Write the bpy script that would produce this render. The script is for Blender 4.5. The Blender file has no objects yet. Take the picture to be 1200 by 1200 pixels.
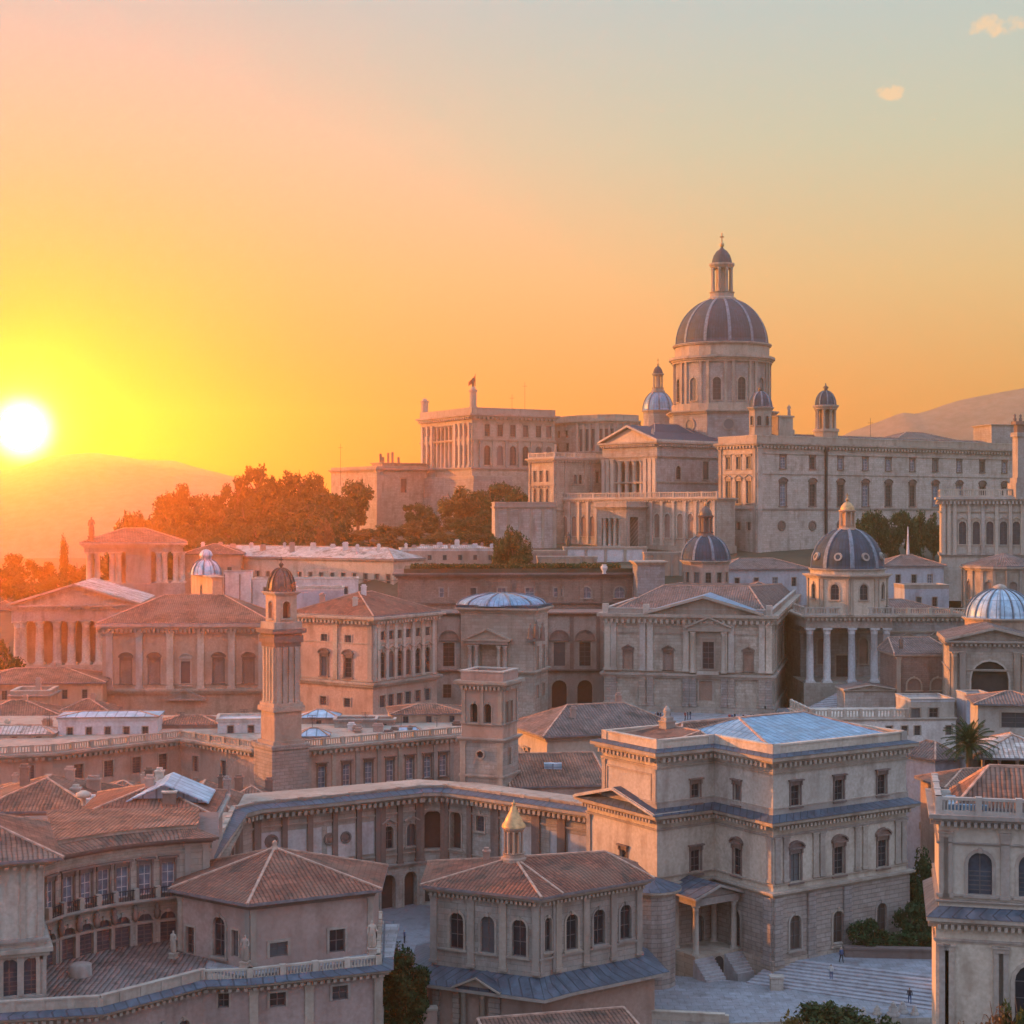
import bpy, bmesh, math, random
from mathutils import Vector, Matrix, noise
R_ = math.radians
random.seed(7)
S = bpy.context.scene
COL = S.collection
F = 1900.0          # focal length in photograph pixels (1200 px wide)
EYE = 54.0          # eye height above the piazza

# ------------------------------------------------------------------ camera
cd = bpy.data.cameras.new('camera'); cam = bpy.data.objects.new('camera', cd); COL.objects.link(cam)
cam.location = (0, 0, EYE); cam.rotation_euler = (R_(90), 0, 0)
cd.sensor_width = 36; cd.lens = 36 * F / 1200; cd.clip_start = 1; cd.clip_end = 9000
S.camera = cam
S.view_settings.view_transform = 'Standard'; S.view_settings.look = 'None'
S.view_settings.gamma = 1; S.view_settings.use_curve_mapping = False
S.view_settings.exposure = 0.85
S.render.engine = 'CYCLES'
cy = S.cycles
cy.max_bounces = 6; cy.diffuse_bounces = 3; cy.glossy_bounces = 2; cy.transmission_bounces = 2
cy.volume_bounces = 1; cy.use_denoising = True; cy.caustics_reflective = False; cy.caustics_refractive = False
cy.use_adaptive_sampling = True; cy.adaptive_threshold = 0.02; cy.sample_clamp_indirect = 6

# ------------------------------------------------------------------ sky
SUN_AZ, SUN_EL = -74.0, 10.0
def sky():
    w = bpy.data.worlds.new('World'); S.world = w; w.use_nodes = True
    nt = w.node_tree; nt.nodes.clear(); L = nt.links
    def nd(t, **k):
        n = nt.nodes.new(t)
        for a, b in k.items(): setattr(n, a, b)
        return n
    def put(n, i, x):
        if isinstance(x, bpy.types.NodeSocket): L.new(x, n.inputs[i])
        else: n.inputs[i].default_value = x
    def M(op, a, b=0.0, c=0.0, clamp=False):
        n = nd('ShaderNodeMath', operation=op, use_clamp=clamp); put(n, 0, a); put(n, 1, b); put(n, 2, c); return n.outputs[0]
    def V(op, a, b=(0, 0, 0), out=0):
        n = nd('ShaderNodeVectorMath', operation=op); put(n, 0, a); put(n, 1, b); return n.outputs[out]
    def MIX(f, a, b, bt='MIX'):
        n = nd('ShaderNodeMix', data_type='RGBA', blend_type=bt); put(n, 0, f); put(n, 6, a); put(n, 7, b); return n.outputs[2]
    def RAMP(f, stops):
        n = nd('ShaderNodeValToRGB'); put(n, 0, f); e = n.color_ramp.elements
        while len(e) < len(stops): e.new(0.5)
        for q, (p, c) in zip(e, stops): q.position = p; q.color = (*c, 1)
        return n.outputs[0]
    def SS(x, a, b):
        n = nd('ShaderNodeMapRange', interpolation_type='SMOOTHSTEP'); put(n, 0, x); put(n, 1, a); put(n, 2, b); return n.outputs[0]
    tc = nd('ShaderNodeTexCoord'); d = V('NORMALIZE', tc.outputs['Generated'])
    sp = nd('ShaderNodeSeparateXYZ'); L.new(d, sp.inputs[0]); x, y, z = sp.outputs
    zz = M('MULTIPLY', z, 1.0, clamp=True)
    front = RAMP(zz, [(0.0, (.43, .18, .025)), (.06, (.47, .22, .05)), (.14, (.43, .305, .145)), (.22, (.32, .335, .25)),
                      (.31, (.26, .325, .33)), (.55, (.36, .47, .62)), (1.0, (.40, .58, .90))])
    back = RAMP(zz, [(0.0, (.23, .235, .31)), (.15, (.31, .33, .46)), (.4, (.44, .54, .81)), (1.0, (.50, .72, 1.12))])
    f = SS(V('DOT_PRODUCT', d, (-.35, .937, 0), 1), -.15, .75)
    col = MIX(f, back, front)
    sd = Vector((-574, 1900, 98)).normalized()
    ang = M('ARCCOSINE', M('MINIMUM', V('DOT_PRODUCT', d, sd, 1), .999999))
    w1 = M('MULTIPLY', M('EXPONENT', M('MULTIPLY', ang, -1 / .12)), .98)
    col = MIX(w1, col, (.42, .10, .0, 1))
    halo = M('EXPONENT', M('MULTIPLY', M('POWER', M('DIVIDE', ang, .038), 2.0), -1.0))
    col = MIX(M('MULTIPLY', halo, 1.0), col, (.8, .5, .0, 1), 'ADD')
    soft = M('EXPONENT', M('MULTIPLY', M('POWER', M('DIVIDE', ang, .0165), 4.0), -1.0))
    col = MIX(soft, col, (.6, .6, 1.6, 1), 'ADD'); wide = M('EXPONENT', M('MULTIPLY', ang, -1 / .012))
    col = MIX(wide, col, (.5, .5, .9, 1), 'ADD')
    col = MIX(SS(ang, .0130, .0110), col, (3000, 440, 5, 1))
    # two small sunset clouds
    uu = M('DIVIDE', x, M('MAXIMUM', y, .01)); vv = M('DIVIDE', z, M('MAXIMUM', y, .01))
    ns = nd('ShaderNodeTexNoise'); L.new(d, ns.inputs['Vector']); ns.inputs['Scale'].default_value = 120; ns.inputs['Detail'].default_value = 6
    for cu, cv, ru, rv in ((1168, 30, 34, 13), (1047, 110, 22, 10)):
        a = M('DIVIDE', M('SUBTRACT', uu, (cu - 600) / F), ru / F); b = M('DIVIDE', M('SUBTRACT', vv, (600 - cv) / F), rv / F)
        r = M('ADD', M('ADD', M('MULTIPLY', a, a), M('MULTIPLY', b, b)), M('MULTIPLY', M('SUBTRACT', ns.outputs[0], .5), 4.5))
        m = M('MULTIPLY', SS(r, 1.0, -.3), M('GREATER_THAN', y, .05))
        col = MIX(M('MULTIPLY', m, .8), col, (.56, .37, .22, 1))
    nish = nd('ShaderNodeTexSky', sky_type='NISHITA'); nish.sun_disc = False
    nish.sun_elevation = R_(SUN_EL); nish.sun_rotation = R_(SUN_AZ); nish.air_density = 1.4; nish.dust_density = 2.0
    bg1 = nd('ShaderNodeBackground'); L.new(col, bg1.inputs[0]); bg1.inputs[1].default_value = SKY_GAIN
    bg2 = nd('ShaderNodeBackground'); L.new(nish.outputs[0], bg2.inputs[0]); bg2.inputs[1].default_value = 0.006
    ad = nd('ShaderNodeAddShader'); L.new(bg1.outputs[0], ad.inputs[0]); L.new(bg2.outputs[0], ad.inputs[1])
    o = nd('ShaderNodeOutputWorld'); L.new(ad.outputs[0], o.inputs[0])
SKY_GAIN = 1.0
sky()
sl = bpy.data.lights.new('sun', 'SUN'); so = bpy.data.objects.new('sun', sl); COL.objects.link(so)
sl.energy = 4.6; sl.angle = R_(0.6); sl.color = (1.0, 0.34, 0.065)
sdir = Vector((math.sin(R_(SUN_AZ)) * math.cos(R_(SUN_EL)), math.cos(R_(SUN_AZ)) * math.cos(R_(SUN_EL)), math.sin(R_(SUN_EL))))
so.rotation_euler = sdir.to_track_quat('Z', 'Y').to_euler(); so.location = sdir * 500

# ------------------------------------------------------------------ materials
def mat_base(name):
    m = bpy.data.materials.new(name); m.use_nodes = True; nt = m.node_tree
    return m, nt, nt.nodes['Principled BSDF']
class NB:                                   # tiny node builder
    def __init__(s, nt): s.nt = nt
    def n(s, t, ins=None, **k):
        n = s.nt.nodes.new(t)
        for a, b in k.items(): setattr(n, a, b)
        for i, x in (ins or {}).items():
            if isinstance(x, bpy.types.NodeSocket): s.nt.links.new(x, n.inputs[i])
            else: n.inputs[i].default_value = x
        return n
    def math(s, op, a, b=0.0, c=0.0): return s.n('ShaderNodeMath', {0: a, 1: b, 2: c}, operation=op).outputs[0]
    def mix(s, f, a, b, bt='MIX'): return s.n('ShaderNodeMix', {0: f, 6: a, 7: b}, data_type='RGBA', blend_type=bt).outputs[2]
    def noise(s, vec, scale, detail=4): return s.n('ShaderNodeTexNoise', {'Vector': vec, 'Scale': scale, 'Detail': detail}).outputs[0]
    def rng(s, x, a, b, c, d): return s.n('ShaderNodeMapRange', {0: x, 1: a, 2: b, 3: c, 4: d}).outputs[0]
def c4(c, k=1.0): return (c[0] * k, c[1] * k, c[2] * k, 1)

def stone(name, col, block=None, var=.30, bump=.35, dirt=(.42, .36, .33)):
    m, nt, bs = mat_base(name); N = NB(nt)
    pos = N.n('ShaderNodeNewGeometry').outputs['Position']
    big = N.noise(pos, .09, 5)
    st = N.n('ShaderNodeVectorMath', {0: pos, 1: (.75, .75, .16)}, operation='MULTIPLY').outputs[0]
    streak = N.math('ADD', N.math('MULTIPLY', N.noise(st, 1.0, 7), .6), N.math('MULTIPLY', N.noise(pos, .42, 6), .4)); fine = N.noise(pos, 2.6, 5)
    c = N.mix(N.rng(big, .35, .68, 0, 1), c4(col, 1 - var * .8), c4(col, 1 + var * .45))
    c = N.mix(N.rng(fine, .34, .66, 0, .7), c, c4((col[0] * .72, col[1] * .68, col[2] * .66)))
    c = N.mix(N.rng(streak, .49, .66, 0, .60), c, c4((col[0] * dirt[0], col[1] * dirt[1], col[2] * dirt[2])))
    rnd = N.n('ShaderNodeObjectInfo').outputs['Random']
    c = N.mix(1.0, c, N.mix(rnd, (1.07, 1.02, .95, 1), (.84, .86, .90, 1)), 'MULTIPLY')
    h = N.math('MULTIPLY', fine, .5)
    if block:
        uv = N.n('ShaderNodeTexCoord').outputs['UV']
        br = N.n('ShaderNodeTexBrick', {'Vector': uv, 'Color1': (1, 1, 1, 1), 'Color2': (.80, .78, .76, 1), 'Mortar': (block[3],) * 3 + (1,),
                 'Scale': 1.0, 'Mortar Size': block[2], 'Mortar Smooth': .3, 'Brick Width': block[0], 'Row Height': block[1], 'Bias': .2})
        c = N.mix(1.0, c, br.outputs[0], 'MULTIPLY')
        h = N.math('ADD', h, N.math('MULTIPLY', br.outputs[1], -block[4]))
    b = N.n('ShaderNodeBump', {'Strength': bump, 'Distance': .12, 'Height': h})
    nt.links.new(c, bs.inputs['Base Color']); nt.links.new(b.outputs[0], bs.inputs['Normal'])
    bs.inputs['Roughness'].default_value = .88; bs.inputs['Specular IOR Level'].default_value = .25
    return m

def tiles(name, c1, c2, c3, pitch=.42, row=.55):
    m, nt, bs = mat_base(name); N = NB(nt)
    uv = N.n('ShaderNodeTexCoord').outputs['UV']
    sx = N.n('ShaderNodeSeparateXYZ', {0: uv})
    u = N.math('DIVIDE', sx.outputs[0], pitch); v = N.math('DIVIDE', sx.outputs[1], row)
    wob = N.noise(N.n('ShaderNodeNewGeometry').outputs['Position'], .8, 3)
    u = N.math('ADD', u, N.math('MULTIPLY', wob, .5)); v = N.math('ADD', v, N.math('MULTIPLY', wob, .6))
    fu = N.math('FRACT', u); fv = N.math('FRACT', v)
    prof = N.math('SINE', N.math('MULTIPLY', fu, math.pi))                      # barrel profile
    cell = N.n('ShaderNodeCombineXYZ', {0: N.math('FLOOR', u), 1: N.math('FLOOR', v)}).outputs[0]
    rnd = N.n('ShaderNodeTexWhiteNoise', {'Vector': cell}, noise_dimensions='3D').outputs[0]
    big = N.noise(N.n('ShaderNodeNewGeometry').outputs['Position'], .22, 5)
    c = N.mix(N.rng(rnd, 0, 1, 0, 1), c4(c1), c4(c2))
    c = N.mix(N.rng(big, .42, .66, 0, .75), c, c4(c3))
    pat = N.noise(N.n('ShaderNodeNewGeometry').outputs['Position'], .55, 2)
    c = N.mix(N.rng(pat, .60, .64, 0, .55), c, c4(c1, 1.5)); c = N.mix(N.rng(pat, .40, .33, 0, .6), c, (.05, .05, .04, 1))
    gap = N.math('MULTIPLY', N.rng(prof, .0, .55, .38, 1), N.rng(fv, .0, .16, .55, 1))
    c = N.mix(1.0, c, N.n('ShaderNodeCombineColor', {0: gap, 1: gap, 2: gap}).outputs[0], 'MULTIPLY')
    h = N.math('ADD', prof, N.math('MULTIPLY', fv, .35))
    b = N.n('ShaderNodeBump', {'Strength': .8, 'Distance': .14, 'Height': h})
    nt.links.new(c, bs.inputs['Base Color']); nt.links.new(b.outputs[0], bs.inputs['Normal'])
    bs.inputs['Roughness'].default_value = .85; bs.inputs['Specular IOR Level'].default_value = .2
    return m

def lead(name, c1, c2, seam=.9, rough=.42, metal=.35):
    m, nt, bs = mat_base(name); N = NB(nt)
    uv = N.n('ShaderNodeTexCoord').outputs['UV']; pos = N.n('ShaderNodeNewGeometry').outputs['Position']
    sx = N.n('ShaderNodeSeparateXYZ', {0: uv})
    fu = N.math('FRACT', N.math('DIVIDE', sx.outputs[0], seam)); fv = N.math('FRACT', N.math('DIVIDE', sx.outputs[1], seam * 2.6))
    line = N.math('MAXIMUM', N.math('GREATER_THAN', N.math('ABSOLUTE', N.math('SUBTRACT', fu, .5)), .43),
                  N.math('MULTIPLY', N.math('GREATER_THAN', N.math('ABSOLUTE', N.math('SUBTRACT', fv, .5)), .47), .6))
    st = N.n('ShaderNodeVectorMath', {0: pos, 1: (.9, .9, .16)}, operation='MULTIPLY').outputs[0]
    nz = N.noise(st, 1.0, 6); n2 = N.noise(pos, .3, 4)
    c = N.mix(N.rng(nz, .36, .66, 0, 1), c4(c1), c4(c2))
    c = N.mix(N.rng(n2, .45, .7, 0, .6), c, c4(c1, .7)); n3 = N.noise(pos, 1.1, 5)
    c = N.mix(N.rng(n3, .55, .70, 0, .35), c, c4(c2, 1.35)); c = N.mix(N.rng(n3, .42, .34, 0, .5), c, c4(c1, .5))
    c = N.mix(N.math('MULTIPLY', line, .8), c, c4(c1, .38))
    b = N.n('ShaderNodeBump', {'Strength': .5, 'Distance': .06, 'Height': line})
    nt.links.new(c, bs.inputs['Base Color']); nt.links.new(b.outputs[0], bs.inputs['Normal'])
    nt.links.new(N.rng(nz, .3, .7, rough - .1, rough + .15), bs.inputs['Roughness'])
    bs.inputs['Metallic'].default_value = metal
    return m

def plain(name, col, rough=.6, metal=0, var=.2, scale=1.5, spec=.4):
    m, nt, bs = mat_base(name); N = NB(nt)
    nz = N.noise(N.n('ShaderNodeNewGeometry').outputs['Position'], scale, 4)
    nt.links.new(N.mix(N.rng(nz, .3, .7, 0, 1), c4(col, 1 - var), c4(col, 1 + var)), bs.inputs['Base Color'])
    bs.inputs['Roughness'].default_value = rough; bs.inputs['Metallic'].default_value = metal; bs.inputs['Specular IOR Level'].default_value = spec
    return m

def foliage(name, c1, c2):
    m, nt, bs = mat_base(name); N = NB(nt)
    g = N.n('ShaderNodeNewGeometry')
    r = g.outputs['Random Per Island']; nz = N.noise(g.outputs['Position'], .35, 3)
    c = N.mix(r, c4(c1), c4(c2)); c = N.mix(N.rng(nz, .4, .65, 0, .6), c, c4(c1, .6))
    nt.links.new(c, bs.inputs['Base Color']); bs.inputs['Roughness'].default_value = .65; bs.inputs['Specular IOR Level'].default_value = .2
    tr = N.n('ShaderNodeBsdfTranslucent', {0: c}); mx = N.n('ShaderNodeMixShader', {0: .28, 1: bs.outputs[0], 2: tr.outputs[0]})
    nt.links.new(mx.outputs[0], nt.nodes['Material Output'].inputs[0])
    return m

M = {}
BL = (1.5, .62, .025, .55, .5)
M['travertine'] = stone('travertine', (.49, .435, .365), BL)
M['grey_stone'] = stone('grey_stone', (.42, .395, .37), BL)
M['pale_stone'] = stone('pale_stone', (.57, .52, .465), BL, var=.24)
M['rust_stone'] = stone('rusticated_stone', (.47, .40, .345), (1.5, .52, .045, .60, 1.0), bump=.7)
M['brown_stone'] = stone('brown_stone', (.36, .26, .215), (1.0, .4, .03, .62, .5), var=.4)
M['ochre'] = stone('ochre_plaster', (.50, .355, .26), None, var=.25)
M['pink'] = stone('pink_plaster', (.45, .325, .27), None, var=.3)
M['cream'] = stone('cream_plaster', (.54, .475, .39), None, var=.2)
M['panel'] = stone('pale_panel_plaster', (.56, .52, .48), None, var=.15)
M['white'] = stone('white_plaster', (.66, .64, .62), None, var=.12)
M['bluish'] = stone('bluish_plaster', (.46, .49, .54), None, var=.18)
M['trim'] = stone('trim_stone', (.41, .35, .29), None, var=.3)
M['trim_dark'] = stone('weathered_trim', (.225, .165, .14), None, var=.35)
M['trim_pale'] = stone('pale_trim', (.53, .465, .39), None, var=.3)
M['tile'] = tiles('terracotta_tiles', (.23, .115, .075), (.11, .06, .046), (.28, .175, .13))
M['tile_red'] = tiles('red_tiles', (.255, .10, .063), (.14, .06, .043), (.235, .13, .09))
M['tile_brown'] = tiles('weathered_tiles', (.20, .135, .11), (.11, .085, .078), (.23, .18, .16), pitch=.5)
M['tile_pale'] = tiles('bleached_tiles', (.50, .42, .36), (.32, .24, .20), (.62, .56, .50), pitch=.6)
M['ridge'] = plain('ridge_tile', (.40, .24, .17), .85, var=.35)
M['fascia'] = plain('eave_fascia', (.16, .14, .14), .7, var=.3)
M['lead'] = lead('lead_sheet', (.010, .032, .053), (.032, .068, .098), metal=.0, rough=.78)
M['lead_ledge'] = lead('ledge_lead', (.045, .06, .08), (.09, .115, .145), seam=1.2, metal=.1, rough=.65)
M['rib'] = plain('pale_lead_rib', (.14, .17, .20), .65, .0, .35)
M['zinc'] = lead('blue_zinc', (.12, .23, .33), (.24, .39, .51), seam=1.0, metal=.2)
M['zinc_pale'] = lead('pale_blue_zinc', (.24, .36, .45), (.42, .54, .61), seam=1.6, metal=.15)
M['glass'] = plain('window_glass', (.018, .024, .032), .12, 0, .3, spec=.5)
def vary_glass():
    m = M['glass']; nt = m.node_tree; N = NB(nt); bs = nt.nodes['Principled BSDF']; rnd = N.n('ShaderNodeObjectInfo').outputs['Random']
    old = bs.inputs['Base Color'].links[0].from_socket
    nt.links.new(N.mix(N.rng(rnd, .62, .9, 0, 1), old, (.11, .12, .125, 1)), bs.inputs['Base Color']); nt.links.new(N.rng(rnd, 0, 1, .06, .35), bs.inputs['Roughness'])
vary_glass()
M['glass_pale'] = plain('curtained_glass', (.13, .16, .20), .2, 0, .4, spec=.5)
M['frame'] = plain('window_frame', (.10, .09, .085), .6)
M['frame_pale'] = plain('pale_window_frame', (.42, .40, .37), .6)
M['shutter'] = plain('dark_shutter', (.042, .052, .068), .6, 0, .35)
M['wood'] = plain('door_wood', (.07, .05, .04), .6)
M['dark'] = plain('painted_interior_shade', (.04, .034, .032), .9)  # near-black colour stands in for the shade of deep interiors
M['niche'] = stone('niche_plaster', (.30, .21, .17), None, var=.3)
M['gold'] = plain('gilded_copper', (.52, .30, .13), .5, .3, .35)
M['bronze'] = plain('weathered_bronze', (.10, .085, .07), .5, .4, .3)
M['iron'] = plain('black_iron', (.03, .03, .035), .5, .3)
M['statue'] = stone('statue_stone', (.46, .38, .32), None, var=.3)
M['paving'] = stone('piazza_paving', (.35, .37, .40), (1.3, 1.3, .035, .55, .3), var=.3, bump=.2)
M['step'] = stone('step_stone', (.42, .41, .42), None, var=.2)
M['earth'] = stone('earth', (.085, .08, .05), None, var=.4)
M['bark'] = plain('bark', (.10, .075, .055), .9)
M['leaf_a'] = foliage('leaf_olive', (.035, .055, .015), (.085, .105, .03))
M['leaf_b'] = foliage('leaf_dark', (.018, .045, .014), (.045, .095, .03))
M['leaf_c'] = foliage('leaf_autumn', (.10, .075, .022), (.19, .13, .035))
M['leaf_d'] = foliage('leaf_rust', (.13, .065, .03), (.22, .12, .05))
M['flag'] = plain('flag_cloth', (.55, .12, .05), .8)
M['cloth_dark'] = plain('dark_cloth', (.03, .03, .04), .9)
M['cloth_blue'] = plain('blue_cloth', (.05, .08, .16), .9)
M['cloth_pale'] = plain('pale_cloth', (.5, .47, .43), .9)
M['cloth_red'] = plain('red_cloth', (.32, .06, .05), .9)
M['skin'] = plain('skin', (.45, .28, .2), .6)
M['hair'] = plain('hair', (.04, .03, .02), .7)
M['hill'] = stone('hillside', (.27, .205, .17), None, var=.5)
# ------------------------------------------------------------------ mesh tools
def zq(v, D): return EYE - (v - 600) / F * D          # height of a sight line at distance D
def pq(u, D): return Vector(((u - 600) / F * D, D))   # plan position of a sight line at distance D

class MB:
    def __init__(s): s.v = []; s.f = []; s.uv = []; s.mi = []; s.sm = []; s.m = 0
    def face(s, pts, uv=None, smooth=False):
        i = len(s.v); s.v += [tuple(p) for p in pts]; s.f.append(tuple(range(i, i + len(pts))))
        s.uv.append(uv or [(p[0] + p[1], p[2]) for p in pts]); s.mi.append(s.m); s.sm.append(smooth)
    def box(s, x0, x1, y0, y1, z0, z1, mtx=None):
        P = [Vector(p) for p in ((x0, y0, z0), (x1, y0, z0), (x1, y1, z0), (x0, y1, z0), (x0, y0, z1), (x1, y0, z1), (x1, y1, z1), (x0, y1, z1))]
        if mtx is not None: P = [mtx @ p for p in P]
        for q in ((0, 1, 5, 4), (1, 2, 6, 5), (2, 3, 7, 6), (3, 0, 4, 7), (4, 5, 6, 7), (3, 2, 1, 0)):
            s.face([P[k] for k in q])
    def prism(s, poly, z0, z1, top=True, bottom=True):
        n = len(poly); cum = 0
        for i in range(n):
            a, b = poly[i], poly[(i + 1) % n]; l = (Vector(b[:2]) - Vector(a[:2])).length
            s.face([(a[0], a[1], z0), (b[0], b[1], z0), (b[0], b[1], z1), (a[0], a[1], z1)], [(cum, z0), (cum + l, z0), (cum + l, z1), (cum, z1)])
            cum += l
        if top: s.face([(p[0], p[1], z1) for p in poly], [(p[0], p[1]) for p in poly])
        if bottom: s.face([(p[0], p[1], z0) for p in reversed(poly)], [(p[0], p[1]) for p in reversed(poly)])
    def bar(s, a, b, w, h=None):
        a, b = Vector(a), Vector(b); d = b - a; l = d.length
        if l < 1e-6: return
        q = d.to_track_quat('X', 'Z').to_matrix().to_4x4(); h = h or w
        s.box(0, l, -w / 2, w / 2, -h / 2, h / 2, Matrix.Translation(a) @ q)
    def lathe(s, cx, cy, prof, n=16, smooth=True, phase=0.0, cap=True):
        base = len(s.v)
        for (r, z) in prof:
            for k in range(n):
                t = 2 * math.pi * k / n + phase; s.v.append((cx + r * math.cos(t), cy + r * math.sin(t), z))
        for j in range(len(prof) - 1):
            r0 = max(prof[j][0], prof[j + 1][0]); cum = sum(math.dist(prof[i], prof[i + 1]) for i in range(j)); c2 = cum + math.dist(prof[j], prof[j + 1])
            for k in range(n):
                k2 = (k + 1) % n
                s.f.append((base + j * n + k, base + j * n + k2, base + (j + 1) * n + k2, base + (j + 1) * n + k))
                rr = max(p[0] for p in prof); u0 = rr * 2 * math.pi * k / n; u1 = rr * 2 * math.pi * (k + 1) / n
                s.uv.append([(u0, cum), (u1, cum), (u1, c2), (u0, c2)]); s.mi.append(s.m); s.sm.append(smooth)
        if cap:
            j = len(prof) - 1
            if prof[j][0] > 1e-3:
                s.f.append(tuple(base + j * n + k for k in range(n))); s.uv.append([(0, 0)] * n); s.mi.append(s.m); s.sm.append(False)
    def mesh(s, name, mats, org=(0, 0, 0), merge=True):
        me = bpy.data.meshes.new(name); ox, oy, oz = org
        me.from_pydata([(x - ox, y - oy, z - oz) for x, y, z in s.v], [], s.f)
        l = me.uv_layers.new(name='UVMap'); flat = [c for f in s.uv for p in f for c in p]
        l.data.foreach_set('uv', flat)
        me.polygons.foreach_set('material_index', s.mi); me.polygons.foreach_set('use_smooth', s.sm)
        for m in mats: me.materials.append(M[m] if isinstance(m, str) else m)
        if merge:
            bm = bmesh.new(); bm.from_mesh(me); bmesh.ops.remove_doubles(bm, verts=bm.verts, dist=1e-4); bm.to_mesh(me); bm.free()
        me.update(); return me

def link(name, me, parent=None, mtx=None):
    o = bpy.data.objects.new(name, me); COL.objects.link(o)
    if parent is not None: o.parent = parent
    if mtx is not None: o.matrix_local = mtx
    return o
def tag(o, label=None, cat=None, group=None, kind=None):
    for k, v in (('label', label), ('category', cat), ('group', group), ('kind', kind)):
        if v: o[k] = v
    return o

# ---- plan polygons
def off(poly, d):
    n = len(poly); out = []
    for i in range(n):
        a, b, c = (Vector(poly[i - 1][:2]), Vector(poly[i][:2]), Vector(poly[(i + 1) % n][:2]))
        d1 = (b - a).normalized(); d2 = (c - b).normalized(); n1 = Vector((d1.y, -d1.x)); n2 = Vector((d2.y, -d2.x))
        m = n1 + n2; k = max(m.length_squared, .25); out.append(b + m * (2 * d / k))
    return out
def circ(cx, cy, r, n, phase=0.0): return [Vector((cx + r * math.cos(phase + 2 * math.pi * i / n), cy + r * math.sin(phase + 2 * math.pi * i / n))) for i in range(n)]
def reach(C, d, u):                       # distance from C along d until the sight line u
    k = (u - 600) / F; return (k * C.y - C.x) / (d.x - k * d.y)
def rect(uC, D, th, uL=None, uR=None, wl=None, wr=None):
    C = pq(uC, D); t = R_(th); f = Vector((math.cos(t), math.sin(t))); l = Vector((-math.sin(t), math.cos(t)))
    if wl is None: wl = reach(C, l, uL)
    if wr is None: wr = reach(C, f, uR)
    return [C + l * wl, C, C + f * wr, C + l * wl + f * wr]

class Fac:
    def __init__(s, poly, e):
        s.p = Vector(poly[e][:2]); q = Vector(poly[(e + 1) % len(poly)][:2]); s.L = (q - s.p).length; s.d = (q - s.p).normalized(); s.n = Vector((s.d.y, -s.d.x))
    def s(s, u): return reach(s.p, s.d, u)
    def D(s, u): return (s.p + s.d * s.s(u)).y
    def pt(s, a, out=0.0, z=0.0): q = s.p + s.d * a + s.n * out; return Vector((q.x, q.y, z))
    def mtx(s, a, z, out=0.0):
        q = s.pt(a, out, z); return Matrix(((s.d.x, -s.n.x, 0, q.x), (s.d.y, -s.n.y, 0, q.y), (0, 0, 1, q.z), (0, 0, 0, 1)))

def arc_pts(w, zs, n=8):                 # half circle of width w springing at zs, left to right
    return [(-w / 2 * math.cos(math.pi * k / n), zs + w / 2 * math.sin(math.pi * k / n)) for k in range(n + 1)]

def wall_edge(mb, fc, z0, z1, ops):
    """one wall with real openings: ops = (s, w, za, zb, arch, depth, back)"""
    ss = {0.0, fc.L}; zs = {z0, z1}; ok = []
    for o in ops:
        s0, s1 = o[0] - o[1] / 2, o[0] + o[1] / 2
        if s0 < .05 or s1 > fc.L - .05 or o[2] < z0 - 1e-6 or o[3] > z1 - .02: continue
        ok.append((s0, s1) + tuple(o[2:])); ss |= {s0, s1}; zs |= {o[2], o[3]}
    ss = sorted(ss); zs = sorted(zs)
    P = lambda a, z, out=0.0: fc.pt(a, out, z)
    for i in range(len(ss) - 1):
        for j in range(len(zs) - 1):
            a, b, c, d = ss[i], ss[i + 1], zs[j], zs[j + 1]; ms, mz = (a + b) / 2, (c + d) / 2
            if b - a < 1e-5 or d - c < 1e-5: continue
            if any(o[0] < ms < o[1] and o[2] < mz < o[3] for o in ok): continue
            mb.face([P(a, c), P(b, c), P(b, d), P(a, d)], [(a, c), (b, c), (b, d), (a, d)])
    for (s0, s1, za, zb, arch, dep, back) in ok:
        w = s1 - s0; mid = (s0 + s1) / 2
        if arch:
            sp = zb - w / 2; A = arc_pts(w, sp)
            out = [(s0, za)] + [(mid + x, z) for x, z in A] + [(s1, za)]
            for k in range(len(A) - 1):
                (x0, q0), (x1, q1) = A[k], A[k + 1]
                mb.face([P(mid + x0, q0), P(mid + x1, q1), P(mid + x1, zb), P(mid + x0, zb)], [(mid + x0, q0), (mid + x1, q1), (mid + x1, zb), (mid + x0, zb)])
        else: out = [(s0, za), (s0, zb), (s1, zb), (s1, za)]
        for k in range(len(out)):
            (a, c), (b, d) = out[k], out[(k + 1) % len(out)]
            mb.face([P(a, c), P(b, d), P(b, d, -dep), P(a, c, -dep)], [(a, c), (b, d), (b, d + dep), (a, c + dep)])
        if back: mb.face([P(a, c, -dep) for a, c in reversed(out)], [(a, c) for a, c in reversed(out)])
    return ok

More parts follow.
